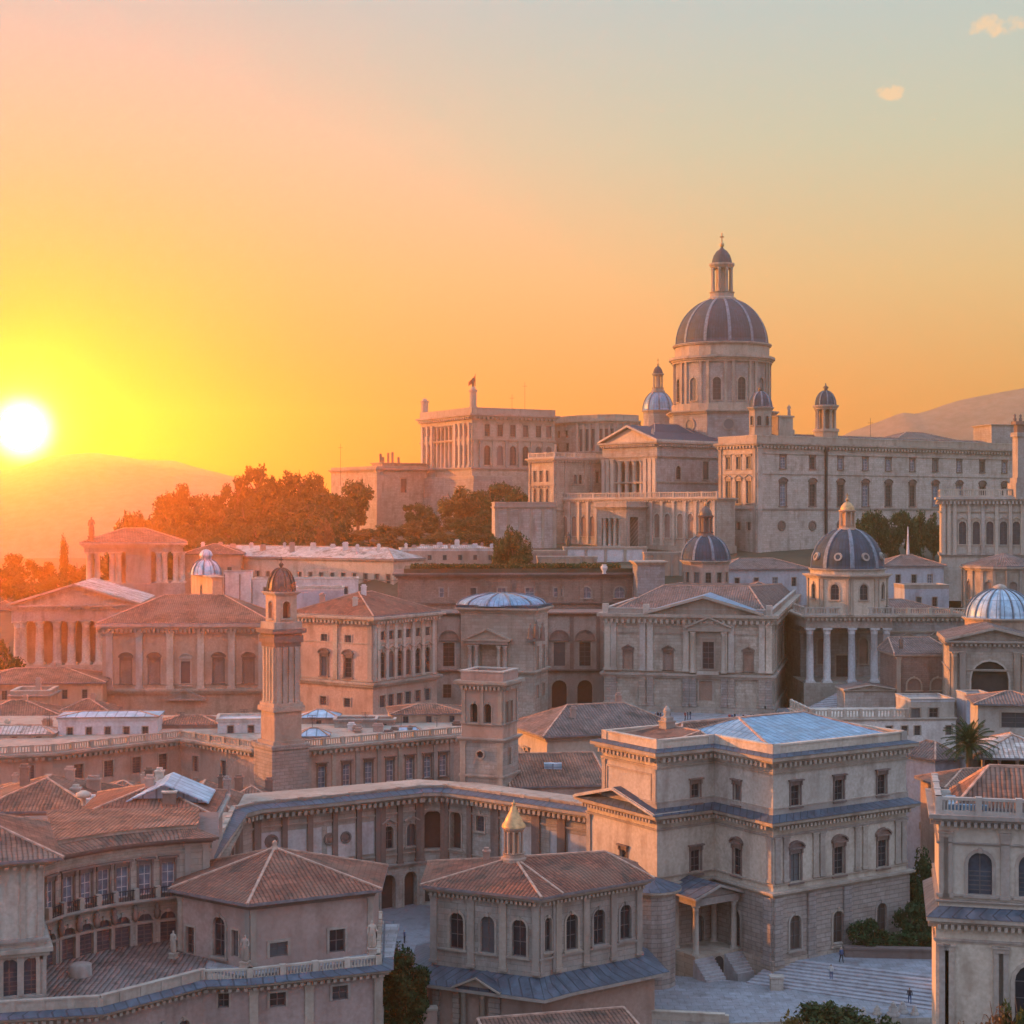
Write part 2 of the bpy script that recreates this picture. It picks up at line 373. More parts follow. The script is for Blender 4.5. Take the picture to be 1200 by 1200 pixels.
_wm = {}
def win_mesh(w, h, style, pane, tm='trim'):
    key = (round(w * 10), round(h * 10), style, pane, tm)
    if key in _wm: return _wm[key]
    arch = style in ('arch', 'arch_ped', 'arch_plain'); m = MB(); t = min(.34, max(.14, w * .15)); hh = h
    zs = h - w / 2 if arch else h
    for sx in (-1, 1):
        a, b = sorted((sx * w / 2, sx * (w / 2 + t))); m.box(a, b, -.11, .02, 0, zs)
    if arch:
        A = arc_pts(w, zs); B = arc_pts(w + 2 * t, zs)
        for k in range(len(A) - 1):
            a0, a1, b0, b1 = A[k], A[k + 1], B[k], B[k + 1]
            m.face([(a0[0], -.11, a0[1]), (a1[0], -.11, a1[1]), (b1[0], -.11, b1[1]), (b0[0], -.11, b0[1])])
            m.face([(b0[0], -.11, b0[1]), (b1[0], -.11, b1[1]), (b1[0], .02, b1[1]), (b0[0], .02, b0[1])])
            m.face([(a1[0], -.11, a1[1]), (a0[0], -.11, a0[1]), (a0[0], .02, a0[1]), (a1[0], .02, a1[1])])
        if style != 'arch_plain': m.box(-.16, .16, -.26, 0.02, h - .03, h + t + .12)
        top = h + t
    else:
        m.box(-w / 2 - t, w / 2 + t, -.11, .02, h, h + t); top = h + t
    if style != 'bare':
        m.box(-w / 2 - t - .14, w / 2 + t + .14, -.30, .02, -.22, 0)
    hw = w / 2 + t + .18
    if style in ('hood', 'ped', 'seg'):
        m.box(-w / 2 - t * .7, w / 2 + t * .7, -.13, .02, top, top + .28)
        m.box(-hw, hw, -.42, .02, top + .28, top + .46)
        for sx in (-1, 1): m.box(sx * (w / 2 + t * .5) - .1, sx * (w / 2 + t * .5) + .1, -.3, .02, top - .25, top + .28)
    if style in ('ped', 'seg', 'arch_ped'):
        b = top + (.46 if style != 'arch_ped' else .1); rise = hw * .55
        if style == 'seg': pts = [(-hw + 2 * hw * k / 8, b + rise * (1 - (2 * k / 8 - 1) ** 2) ** .75) for k in range(9)]
        else: pts = [(-hw, b), (0, b + rise), (hw, b)]
        m.face([(x, -.16, z) for x, z in reversed(pts)] if False else [(-hw, -.16, b), (hw, -.16, b)] + [(x, -.16, z) for x, z in reversed(pts[1:-1])])
        for k in range(len(pts) - 1): m.bar((pts[k][0], -.22, pts[k][1] + .06), (pts[k + 1][0], -.22, pts[k + 1][1] + .06), .46, .18)
    sm = m.mesh('window', [tm])
    p = MB(); y = .30
    out = [(-w / 2, 0), (w / 2, 0)] + ([(x, z) for x, z in reversed(arc_pts(w, zs))] if arch else [(w / 2, h), (-w / 2, h)])
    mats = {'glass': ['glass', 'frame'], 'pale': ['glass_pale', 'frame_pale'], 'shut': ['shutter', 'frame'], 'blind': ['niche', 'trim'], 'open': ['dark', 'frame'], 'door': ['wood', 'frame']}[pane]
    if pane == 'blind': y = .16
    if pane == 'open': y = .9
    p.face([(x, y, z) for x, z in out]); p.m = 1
    if pane in ('glass', 'pale', 'door'):
        bw = .07; p.box(-bw / 2, bw / 2, y - .07, y - .004, 0, h)
        nb = max(1, int(zs / 1.1))
        for k in range(1, nb + 1): p.box(-w / 2, w / 2, y - .06, y - .008, zs * k / (nb + (0 if arch else 1)) - bw / 2, zs * k / (nb + (0 if arch else 1)) + bw / 2)
        for sx in (-1, 1): a, b = sorted((sx * w / 2, sx * (w / 2 - .09))); p.box(a, b, y - .08, y - .002, 0, zs)
        p.box(-w / 2, w / 2, y - .08, y - .002, 0, .1)
        if not arch: p.box(-w / 2, w / 2, y - .08, y - .002, h - .1, h)
    elif pane == 'shut':
        for k in range(1, int(zs / .4)): p.box(-w / 2 + .08, w / 2 - .08, y - .05, y - .006, k * .4 - .04, k * .4 + .04)
        p.box(-.05, .05, y - .07, y - .004, 0, h)
    pm = p.mesh('pane', mats)
    _wm[key] = (sm, pm); return _wm[key]

_cm = {}
def column_mesh(h, r, mat):
    key = (round(h, 1), round(r, 2), mat)
    if key not in _cm:
        m = MB(); m.box(-r * 1.25, r * 1.25, -r * 1.25, r * 1.25, 0, r * .45)
        m.lathe(0, 0, [(r * 1.18, r * .45), (r * 1.22, r * .65), (r * 1.05, r * .8), (r, r * 1.0), (r * 1.0, h * .35), (r * .88, h - r * 1.7), (r * .98, h - r * 1.62), (r * .9, h - r * 1.5), (r * 1.12, h - r * .55), (r * 1.15, h - r * .45)], 14)
        m.box(-r * 1.22, r * 1.22, -r * 1.22, r * 1.22, h - r * .45, h)
        _cm[key] = m.mesh('column', [mat])
    return _cm[key]
def pilaster_mesh(h, w, d, mat, cap=True):
    key = ('p', round(h, 1), round(w, 2), round(d, 2), mat, cap)
    if key not in _cm:
        m = MB(); c = w * .12
        m.box(-w / 2 - c, w / 2 + c, -d - c, .03, 0, w * .45)
        m.box(-w / 2, w / 2, -d, .03, w * .45, h - (w * .75 if cap else 0))
        if cap:
            m.box(-w / 2 - c * .4, w / 2 + c * .4, -d - c * .4, .03, h - w * .75, h - w * .66)
            m.box(-w / 2 - c * .6, w / 2 + c * .6, -d - c * .6, .03, h - w * .66, h - w * .2); m.box(-w / 2 - c * 1.6, w / 2 + c * 1.6, -d - c * 1.6, .03, h - w * .2, h)
        _cm[key] = m.mesh('pilaster', [mat])
    return _cm[key]

class Bld:
    """a building: an Empty at its foot that parents its parts"""
    def __init__(s, name, label, cat, org, group=None):
        s.o = Vector(org); s.e = bpy.data.objects.new(name, None); COL.objects.link(s.e); s.e.location = s.o; s.e.empty_display_size = .5
        tag(s.e, label, cat, group); s.W = []
    def part(s, name, mb, mats, parent=None, merge=True):
        return link(name, mb.mesh(name, mats if isinstance(mats, (list, tuple)) else [mats], s.o, merge), parent or s.e)
    def local(s, m): return Matrix.Translation(-s.o) @ m
    def row(s, poly, e, us, v0, v1, w, style='bare', pane='glass', n=None, z=None, tm='trim', mix=0.0):
        fc = Fac(poly, e)
        if z is None:
            D = fc.D(us[0]); z = (zq(v1, D), zq(v0, D))
        if n: a, b = fc.s(us[0]), fc.s(us[-1]); ss = [a + (b - a) * k / (n - 1) for k in range(n)]
        else: ss = [fc.s(u) for u in us]
        for a in ss:
            p = pane
            if mix and random.random() < mix: p = random.choice(('pale', 'shut', 'pale'))
            s.W.append((e, a, w, z[0], z[1], style, p, tm))
        return z
    def srow(s, poly, e, n, z0, z1, w, style='bare', pane='glass', m=1.5, tm='trim', mix=0.0):     # evenly spaced in metres
        L = Fac(poly, e).L
        for k in range(n):
            p = pane
            if mix and random.random() < mix: p = random.choice(('pale', 'shut', 'pale'))
            s.W.append((e, m + (L - 2 * m) * (k + .5) / n, w, z0, z1, style, p, tm))
    def body(s, poly, z0, z1, mat, name='wall', cap=True, niches=()):
        mb = MB()
        for e in range(len(poly)):
            fc = Fac(poly, e); ops = [(w[1], w[2], w[3], w[4], w[5].startswith('arch'), .95 if w[6] == 'open' else .34, False) for w in s.W if w[0] == e]
            ops += [(q[1], q[2], q[3], q[4], q[5], q[6], True) for q in niches if q[0] == e]
            wall_edge(mb, fc, z0, z1, ops)
        if cap: mb.face([(p[0], p[1], z1) for p in poly], [(p[0], p[1]) for p in poly])
        wl = s.part(name, mb, mat)
        for (e, a, w, za, zb, style, pane, tm) in s.W:
            fc = Fac(poly, e)
            if a - w / 2 < .05 or a + w / 2 > fc.L - .05 or za < z0 - 1e-6 or zb > z1 - .02: continue
            sm, pm = win_mesh(w, zb - za, style, pane, tm)
            mx = s.local(fc.mtx(a, za)); kx, kz = w / (round(w * 10) / 10), (zb - za) / (round((zb - za) * 10) / 10)
            nm = 'door' if pane == 'door' else ('niche' if pane == 'blind' else ('archway' if pane == 'open' else 'window'))
            o = link(nm, sm, s.e, mx); link({'door': 'leaf', 'niche': 'back_panel', 'archway': 'shade_panel'}.get(nm, 'pane'), pm, o)  # archways are closed by a sheet with interior shade in its colour
        s.W = []; return wl
    def cornice(s, poly, z, h=.8, out=.8, mat='trim', dent=0, name='cornice', edges=None):
        mb = MB()
        mb.prism(off(poly, out * .32), z, z + h * .34); mb.prism(off(poly, out * .62), z + h * .34, z + h * .62); mb.prism(off(poly, out), z + h * .62, z + h)
        if dent:
            for e in (edges if edges is not None else range(len(poly))):
                fc = Fac(poly, e); n = max(1, int(fc.L / dent))
                for k in range(n):
                    a = fc.L * (k + .5) / n; mb.box(-dent * .26, dent * .26, -out * .8, .02, -h * .12, h * .33, fc.mtx(a, z))
        return s.part(name, mb, mat)
    def band(s, poly, z, h=.3, out=.22, mat='trim', name='string_course'):
        mb = MB(); mb.prism(off(poly, out * .6), z, z + h * .5); mb.prism(off(poly, out), z + h * .5, z + h); return s.part(name, mb, mat)
    def plinth(s, poly, z, h, out, mat='trim', name='plinth'):
        mb = MB(); mb.prism(off(poly, out), z, z + h); return s.part(name, mb, mat)
    def parapet(s, poly, z, h, out=0.0, mat='trim', t=.5, name='parapet', cop='trim_pale'):
        mb = MB(); A = off(poly, out); B = off(poly, out - t); n = len(A); C = off(poly, out + .1); E = off(poly, out - t - .08)
        for k in range(n):
            j = (k + 1) % n
            for (p, q, za, zb) in ((A, B, z, z + h), (C, E, z + h, z + h + .2)):
                a, b, c, d = p[k], p[j], q[j], q[k]; l = (b - a).length
                mb.m = 0 if p is A else 1
                mb.face([(a.x, a.y, za), (b.x, b.y, za), (b.x, b.y, zb), (a.x, a.y, zb)], [(0, za), (l, za), (l, zb), (0, zb)])
                mb.face([(a.x, a.y, zb), (b.x, b.y, zb), (c.x, c.y, zb), (d.x, d.y, zb)]); mb.face([(c.x, c.y, za), (d.x, d.y, za), (d.x, d.y, zb), (c.x, c.y, zb)])
                if p is C: mb.face([(d.x, d.y, za), (c.x, c.y, za), (b.x, b.y, za), (a.x, a.y, za)])
        return s.part(name, mb, [mat, cop])
    def balustrade(s, path, z, h=1.0, step=.42, post=3.2, mat='trim_pale', t=.3, closed=False, name='balustrade'):
        mb = MB(); pts = [Vector(p[:2]) for p in path]
        if closed: pts.append(pts[0])
        for a, b in zip(pts, pts[1:]):
            fc = Fac([a, b], 0); L = fc.L
            mx = fc.mtx(0, z); mb.box(0, L, -t * .6, t * .6, 0, h * .2, mx); mb.box(0, L, -t * .65, t * .65, h * .84, h, mx)
            n = max(1, round(L / post))
            for k in range(n + 1):
                c = L * k / n; mb.box(c - .28, c + .28, -t * .8, t * .8, 0, h * 1.06, mx)
            m = int(L / step)
            for k in range(m):
                c = L * (k + .5) / m; mb.box(c - step * .2, c + step * .2, -t * .25, t * .25, h * .2, h * .84, mx)
        return s.part(name, mb, mat)
    def roof(s, poly, z, rise, out=.6, mat='tile', ridge=None, th=.28, caps=True, name='roof', fascia='fascia', frac=None):
        P = off(poly, out); n = len(P); mb = MB()
        if ridge is None:
            if n == 4:
                m = [(P[i] + P[(i + 1) % 4]) / 2 for i in range(4)]; l02 = (m[0] - m[2]).length; l13 = (m[1] - m[3]).length
                a, b, lo, sh = (m[0], m[2], l02, l13) if l02 > l13 else (m[1], m[3], l13, l02)
                k = min(.5, sh / 2 / lo) if frac is None else frac
                ridge = [a.lerp(b, k), a.lerp(b, 1 - k)]
            else: c = sum(P, Vector((0, 0))) / n; ridge = [c, c]
        r = [Vector((q[0], q[1], z + th + rise)) for q in ridge]
        V3 = [Vector((p.x, p.y, z + th)) for p in P]
        near = [0 if (p - Vector(ridge[0][:2])).length <= (p - Vector(ridge[1][:2])).length else 1 for p in P]
        for i in range(n):
            j = (i + 1) % n; a, b = V3[i], V3[j]; d = (b - a).normalized()
            pts = [a, b] + ([r[near[j]]] if near[i] == near[j] else [r[near[j]], r[near[i]]])
            nn = (b - a).cross(pts[2] - a).normalized(); up = nn.cross(d)
            mb.m = 0; mb.face(pts, [((p - a).dot(d), (p - a).dot(up)) for p in pts])
        mb.m = 1; mb.prism(P, z, z + th - .004, top=False)
        if caps:
            mb.m = 2
            for i in range(n):
                w = .26; mb.bar(V3[i], r[near[i]], w, .22)
            if (r[0] - r[1]).length > .1: mb.bar(r[0], r[1], .3, .26)
        return s.part(name, mb, [mat, fascia, 'ridge'])
    def gable(s, poly, e, z, rise, out=.5, mat='tile', th=.3, tymp='trim', name='roof', ov=None):
        """gable roof whose gable ends are edges e and e+2; pediment with raking cornice at the front end"""
        fc = Fac(poly, e); L = fc.L; dep = Fac(poly, (e + 1) % 4).L; mx = fc.mtx(0, z); mb = MB(); ov = out if ov is None else ov
        A = [Vector(p) for p in ((-out, -ov, 0), (L / 2, -ov, rise), (L + out, -ov, 0))]; Bk = [a + Vector((0, dep + 2 * ov, 0)) for a in A]
        T = Vector((0, 0, th))
        def q(ps): return [mx @ p for p in ps]
        sl = math.hypot(L / 2 + out, rise)
        for i in (0, 1):
            mb.m = 0
            ps = [A[0] + T, A[1] + T, Bk[1] + T, Bk[0] + T] if i == 0 else [A[1] + T, A[2] + T, Bk[2] + T, Bk[1] + T]
            uv = [(0, 0), (0, sl), (dep, sl), (dep, 0)] if i == 0 else [(0, sl), (0, 0), (dep, 0), (dep, sl)]
            mb.face(list(reversed(q(ps))), list(reversed(uv)))
            mb.m = 1; a, b = (A[0], A[1]) if i == 0 else (A[1], A[2]); c, d = (Bk[0], Bk[1]) if i == 0 else (Bk[1], Bk[2])
            mb.face(q([a, b, b + T, a + T])); mb.face(q([c, d, d + T, c + T])); mb.face(q([a, b, d, c]))
            g, g2 = (A[0], Bk[0]) if i == 0 else (A[2], Bk[2]); mb.face(q([g, g2, g2 + T, g + T]))
        mb.face(q([Vector((L, dep, 0)), Vector((0, dep, 0)), Vector((L / 2, dep, rise))]))
        ro = s.part(name, mb, [mat, tymp])
        t = MB(); yt = .25
        t.face(q([Vector((0, yt - .01, 0)), Vector((L, yt - .01, 0)), Vector((L / 2, yt - .01, rise * L / (L + 2 * out)))]))
        for a, b in ((A[0], A[1]), (A[1], A[2])): t.bar(mx @ (a + Vector((0, ov * .4, th * .2))), mx @ (b + Vector((0, ov * .4, th * .2))), ov * 1.0 + .2, th * .9)
        s.part('pediment', t, tymp); return ro
    def cols(s, pts, z0, z1, r, mat='trim_pale', name='column'):
        for p in pts:
            me = column_mesh(z1 - z0, r, mat); o = link(name, me, s.e, Matrix.Translation(Vector((p[0], p[1], z0)) - s.o)); o.scale.z = (z1 - z0) / round(z1 - z0, 1)
    def pils(s, poly, e, us=None, z0=0, z1=1, w=.8, d=.25, mat='trim', cap=True, ss=None, n=None, m=.6, name='pilaster'):
        fc = Fac(poly, e)
        if n: ss = [m + (fc.L - 2 * m) * k / (n - 1) for k in range(n)]
        for a in (ss if ss is not None else [fc.s(u) for u in us]):
            o = link(name, pilaster_mesh(z1 - z0, w, d, mat, cap), s.e, s.local(fc.mtx(a, z0)))
    def panel(s, poly, e, s0, s1, z0, z1, t=.12, mat='trim', out=.1, fill=None):
        fc = Fac(poly, e); mb = MB(); mx = fc.mtx(0, 0)
        for (a, b, c, d) in ((s0, s1, z0, z0 + t), (s0, s1, z1 - t, z1), (s0, s0 + t, z0 + t, z1 - t), (s1 - t, s1, z0 + t, z1 - t)): mb.box(a, b, -out, .02, c, d, mx)
        if fill: mb.m = 1; mb.box(s0 + t, s1 - t, -out * .3, .02, z0 + t, z1 - t, mx)
        return s.part('wall_panel', mb, [mat, fill] if fill else mat)
    def boxpart(s, name, fc, s0, s1, o0, o1, z0, z1, mat, parent=None):
        mb = MB(); mb.box(s0, s1, -o1, -o0, z0, z1, fc.mtx(0, 0)); return s.part(name, mb, mat, parent)
    def medallion(s, poly, e, u, v, r, mat='trim_dark', name='medallion', glass=None, D=None):
        fc = Fac(poly, e); a = fc.s(u); z = zq(v, fc.D(u)); mb = MB(); mx = fc.mtx(a, z); n = 16
        P = lambda q, k, y: mx @ Vector((q * math.cos(2 * math.pi * k / n), y, q * math.sin(2 * math.pi * k / n)))
        for k in range(n):
            mb.m = 0
            mb.face([P(r, k, -.22), P(r, k + 1, -.22), P(r * .72, k + 1, -.26), P(r * .72, k, -.26)]); mb.face([P(r, k, 0.03), P(r, k + 1, .03), P(r, k + 1, -.22), P(r, k, -.22)])
            mb.face([P(r * .72, k, -.26), P(r * .72, k + 1, -.26), P(r * .66, k + 1, -.05), P(r * .66, k, -.05)])
            mb.m = 1; mb.face([P(r * .66, k, -.05), P(r * .66, k + 1, -.05), P(r * .3, k + 1, -.05 if glass else -.16), P(r * .3, k, -.05 if glass else -.16)])
        mb.face([P(r * .3, k, -.05 if glass else -.16) for k in range(n)])
        return s.part(name, mb, [mat, glass or mat])
    def dome(s, cx, cy, z, r, h, top=.12, n=32, mat='lead', ribs=0, rphase=0.0, rw=.5, rmat='rib', power=1.0, name='dome', lip=True):
        tm = math.acos(top); prof = [(r * math.cos(tm * k / 14), z + h * math.sin(tm * k / 14) / math.sin(tm)) for k in range(15)]
        mb = MB()
        if lip: prof = [(r * 1.03, z - .01), (r * 1.03, z + h * .02)] + prof[0:]
        mb.lathe(cx, cy, prof, n, True); d = s.part(name, mb, mat)
        for k in range(ribs):
            t = rphase + 2 * math.pi * k / ribs; m = MB(); ct, st = math.cos(t), math.sin(t)
            q = [(Vector((cx + (rr + .02) * ct, cy + (rr + .02) * st, zz)), rr, zz) for rr, zz in prof[(2 if lip else 0):]]
            for (a, ra, _), (b, rb, _) in zip(q, q[1:]):
                wa = rw * (.45 + .55 * ra / r) / 2; wb = rw * (.45 + .55 * rb / r) / 2; T = Vector((-st, ct, 0)); O = Vector((ct * .8, st * .8, .6)) * .22
                m.face([a - T * wa + O, a + T * wa + O, b + T * wb + O, b - T * wb + O]); m.face([a - T * wa - O, a - T * wa + O, b - T * wb + O, b - T * wb - O]); m.face([a + T * wa + O, a + T * wa - O, b + T * wb - O, b + T * wb + O])
            s.part('rib', m, rmat, d)
        return d
    def lantern(s, cx, cy, z, r, h, mat='trim', capmat='lead', n=8, cross=True, name='lantern', ball='gold', spire=False):
        """small drum of columns under a cap with ball and cross, all sub-parts of the lantern"""
        mb = MB(); mb.lathe(cx, cy, [(r * 1.45, z), (r * 1.45, z + h * .05), (r * 1.2, z + h * .07), (r * 1.2, z + h * .12), (r * 1.3, z + h * .14)], 16, False)
        mb.lathe(cx, cy, [(r * .56, z + h * .14), (r * .56, z + h * .5)], 12, False)
        mb.lathe(cx, cy, [(r * 1.0, z + h * .48), (r * 1.12, z + h * .50), (r * 1.28, z + h * .53), (r * 1.28, z + h * .555), (r * .9, z + h * .56)], 16, False)
        la = s.part(name, mb, mat)
        for k in range(n):
            t = 2 * math.pi * (k + .5) / n; m = MB(); m.lathe(cx + r * .98 * math.cos(t), cy + r * .98 * math.sin(t), [(r * .17, z + h * .14), (r * .14, z + h * .3), (r * .14, z + h * .46), (r * .2, z + h * .49)], 8); s.part('column', m, mat, la)
        if spire:
            m = MB(); m.lathe(cx, cy, [(r * 1.35, z + h * .555), (r * 1.3, z + h * .60), (r * 1.05, z + h * .64), (r * .98, z + h * .67), (r * .72, z + h * .74), (r * .66, z + h * .76), (r * .38, z + h * .83), (r * .34, z + h * .86), (r * .16, z + h * .91)], 16); s.part('cap', m, capmat, la)
            m = MB(); m.lathe(cx, cy, [(r * .14, z + h * .90), (r * .26, z + h * .925), (r * .1, z + h * .95), (.02, z + h)], 10); s.part('finial', m, ball, la); return la
        m = MB(); m.lathe(cx, cy, [(r * 1.02, z + h * .557), (r * 1.0, z + h * .60), (r * .85, z + h * .67), (r * .55, z + h * .735), (r * .2, z + h * .77), (r * .1, z + h * .80)], 16); s.part('cap', m, capmat, la)
        m = MB(); q = z + h * .83; b = r * .24; m.lathe(cx, cy, [(b * .4, z + h * .79), (b * .5, q - b), (b * .9, q - b * .5), (b, q), (b * .8, q + b * .6), (b * .25, q + b)], 10)
        if cross:
            w = max(.08, r * .06); m.box(cx - w, cx + w, cy - w, cy + w, q + b * .9, z + h); m.box(cx - r * .22, cx + r * .22, cy - w, cy + w, z + h * .935, z + h * .935 + 2 * w)
        s.part('finial', m, ball, la); return la
    def chimney(s, x, y, z0, z1, w=.9, d=.7, mat='pink'):
        m = MB(); m.box(x - w / 2, x + w / 2, y - d / 2, y + d / 2, z0, z1); m.box(x - w / 2 - .1, x + w / 2 + .1, y - d / 2 - .1, y + d / 2 + .1, z1, z1 + .18)
        m.box(x - w / 2 + .1, x + w / 2 - .1, y - d / 2 + .1, y + d / 2 - .1, z1 + .18, z1 + .5); s.part('chimney', m, mat)
# ------------------------------------------------------------------ ground, far hills, air
def lerp(tab, x):
    if x <= tab[0][0]: return tab[0][1]
    for (a, p), (b, q) in zip(tab, tab[1:]):
        if x <= b: return p + (q - p) * (x - a) / (b - a)
    return tab[-1][1]
def ground_z(x, y):
    h = lerp([(0, -6), (165, -6), (205, -.6), (240, -.4), (275, 5), (300, 8), (330, 10.5), (354, 11), (374, 15), (388, 21), (402, 28), (436, 41.5), (460, 43.5), (520, 46), (680, 47), (820, 34), (1000, 4), (4000, 0)], y)
    k = max(0, min(1, (x / max(y, 1) + .335) / .10)); k = k * k * (3 - 2 * k)          # falls away at the far left
    lo = lerp([(0, -6), (300, 4), (360, 12), (420, 24), (480, 30), (560, 24), (800, 0), (4000, 0)], y)
    h = lo + (h - lo) * k
    # the wooded hill on the left
    k2 = max(0, min(1, (-.085 - x / max(y, 1)) / .03)); k2 = k2 * k2 * (3 - 2 * k2); far = max(0, min(1, (y - 400) / 30))
    wood = lerp([(400, 27), (440, 28), (480, 32), (525, 38), (560, 44), (582, 48), (620, 48), (700, 40), (1000, 4), (4000, 0)], y)
    edge = max(0, min(1, (x / max(y, 1) + .26) / .07)); wood = lo + (wood - lo) * edge * edge * (3 - 2 * edge)
    return h + (wood - h) * k2 * far
def ground():
    xs = [-2400, -1600, -1000, -700, -450, -340] + [-270 + 9 * i for i in range(61)] + [340, 450, 700, 1000, 1600, 2400]
    ys = [-60, 60, 120] + [150 + 8 * i for i in range(78)] + [790, 840, 900, 1000, 1200, 1500, 2000, 2400, 2740]
    mb = MB(); nx = len(xs)
    for y in ys:
        for x in xs: mb.v.append((x, y, ground_z(x, y)))
    for j in range(len(ys) - 1):
        for i in range(nx - 1):
            a = j * nx + i; mb.f.append((a, a + 1, a + nx + 1, a + nx)); mb.uv.append([(0, 0)] * 4); mb.mi.append(0); mb.sm.append(True)
    tag(link('ground', mb.mesh('ground', ['earth'], merge=False)), 'dark ground of the city and its hill under the buildings', None, None, 'structure')
ground()
def mountain(name, x0, x1, D, prof, label, seed):
    n = 90; rows = 16; mb = MB(); W = 330
    for j in range(rows + 1):
        t = j / rows; y = D - W + 2 * W * t; k = max(0, 1 - abs(2 * t - 1)) ** .8
        for i in range(n + 1):
            u = x0 + (x1 - x0) * i / n; hh = max(0, lerp(prof, u)); x = (u - 600) / F * D
            nz = noise.fractal(Vector((x * .006, y * .006, seed)), 1.0, 2.0, 5)
            mb.v.append((x, y + 25 * noise.noise(Vector((x * .01, t * 3, seed))), -2 + hh * k * (1 + .22 * nz * (1 - k)) + 5 * nz * k * min(1, hh / 40)))
    for j in range(rows):
        for i in range(n):
            a = j * (n + 1) + i; mb.f.append((a, a + 1, a + n + 2, a + n + 1)); mb.uv.append([(0, 0)] * 4); mb.mi.append(0); mb.sm.append(True)
    tag(link(name, mb.mesh(name, ['hill'], merge=False)), label, None, None, 'structure')
def HZ(v, D): return zq(v, D) + 3
mountain('hills', -420, 470, 2200, [(-420, 85), (-200, 110), (-60, HZ(556, 2200)), (20, HZ(548, 2200)), (62, HZ(535, 2200)), (110, HZ(531, 2200)), (160, HZ(540, 2200)), (205, HZ(541, 2200)), (270, HZ(560, 2200)), (340, HZ(585, 2200)), (470, 50)], 'hazy flat-topped ridge of hills under the setting sun', 1.3)
mountain('hills', 820, 1420, 2100, [(820, 30), (930, HZ(545, 2100)), (1000, HZ(505, 2100)), (1030, HZ(495, 2100)), (1058, HZ(484, 2100)), (1075, HZ(486, 2100)), (1130, HZ(470, 2100)), (1200, HZ(457, 2100)), (1330, HZ(456, 2100)), (1420, 90)], 'hazy pink hills rising behind the long palace', 4.1)
def haze():
    mb = MB(); mb.box(-2440, 2440, -80, 2760, -8.5, EYE + 172)
    m = bpy.data.materials.new('haze'); m.use_nodes = True; nt = m.node_tree; nt.nodes.clear()
    v = nt.nodes.new('ShaderNodeVolumePrincipled'); o = nt.nodes.new('ShaderNodeOutputMaterial')
    v.inputs['Color'].default_value = (1, .78, .42, 1); v.inputs['Density'].default_value = HAZE; v.inputs['Anisotropy'].default_value = .87
    nt.links.new(v.outputs[0], o.inputs['Volume']); M['haze'] = m
    tag(link('haze', mb.mesh('haze', ['haze'])), None, None, None, 'stuff')
HAZE = .00032
haze()

# ------------------------------------------------------------------ plants
def crown_mesh(name, n, leaf, seed, mat, clumps=26, shape='round'):
    rnd = random.Random(seed); mb = MB(); cs = []
    while len(cs) < clumps:
        p = Vector((rnd.uniform(-1, 1), rnd.uniform(-1, 1), rnd.uniform(-1, 1)))
        if p.length > 1: continue
        if shape == 'cone': k = .15 + .85 * (1 - (p.z + 1) / 2) ** .8; p.x *= k; p.y *= k
        elif shape == 'flat': p.z = abs(p.z) * .9 - .3
        else: p *= .74 + .2 * rnd.random()
        cs.append((p, rnd.uniform(.20, .40)))
    for k in range(n):
        c, r = rnd.choice(cs); d = Vector((rnd.gauss(0, 1), rnd.gauss(0, 1), rnd.gauss(0, 1))).normalized()
        p = c + d * r * (rnd.random() ** .35); a = Vector((rnd.gauss(0, 1), rnd.gauss(0, 1), rnd.gauss(0, .7))).normalized(); b = (d + Vector((0, 0, .5))).cross(a)
        if b.length < .05: continue
        b.normalize(); l = leaf * rnd.uniform(.6, 1.4); w = l * .55
        mb.face([p - a * l, p + b * w, p + a * l, p - b * w])
    return mb.mesh(name, [mat], merge=False)
CR = {}
for i in range(4): CR['a%d' % i] = crown_mesh('crown', 2600, .085, 11 + i, 'leaf_a', 24 + 3 * i)
for i in range(3): CR['b%d' % i] = crown_mesh('crown', 2600, .085, 31 + i, 'leaf_b', 24 + 3 * i)
for i in range(2): CR['c%d' % i] = crown_mesh('crown', 2600, .085, 51 + i, 'leaf_c', 26)
CR['d0'] = crown_mesh('crown', 1500, .07, 61, 'leaf_d', 30)
CR['cone'] = crown_mesh('crown', 2400, .085, 71, 'leaf_b', 34, 'cone')
CR['flat'] = crown_mesh('crown', 2200, .085, 73, 'leaf_a', 20, 'flat')
CR['fine'] = crown_mesh('crown', 14000, .058, 75, 'leaf_a', 44)
CR['fine_b'] = crown_mesh('crown', 14000, .058, 76, 'leaf_b', 44)
def trunk_mesh():
    mb = MB(); rnd = random.Random(5)
    def limb(a, b, r0, r1, n=7):
        a, b = Vector(a), Vector(b); q = (b - a).to_track_quat('Z', 'Y').to_matrix()
        R0 = [a + q @ Vector((r0 * math.cos(2 * math.pi * k / n), r0 * math.sin(2 * math.pi * k / n), 0)) for k in range(n)]
        R1 = [b + q @ Vector((r1 * math.cos(2 * math.pi * k / n), r1 * math.sin(2 * math.pi * k / n), 0)) for k in range(n)]
        for k in range(n): mb.face([R0[k], R0[(k + 1) % n], R1[(k + 1) % n], R1[k]])
    limb((0, 0, -.3), (.02, .01, .28), .06, .045); limb((.02, .01, .26), (0, .03, .6), .046, .03); limb((0, .03, .58), (.03, 0, .72), .03, .008)
    for k in range(7):
        t = k * 2.4; z = .3 + .06 * k; limb((.01, .01, z), (.3 * math.cos(t), .3 * math.sin(t), z + .25), .022, .006)
    return mb.mesh('trunk', ['bark'])
TR = trunk_mesh()
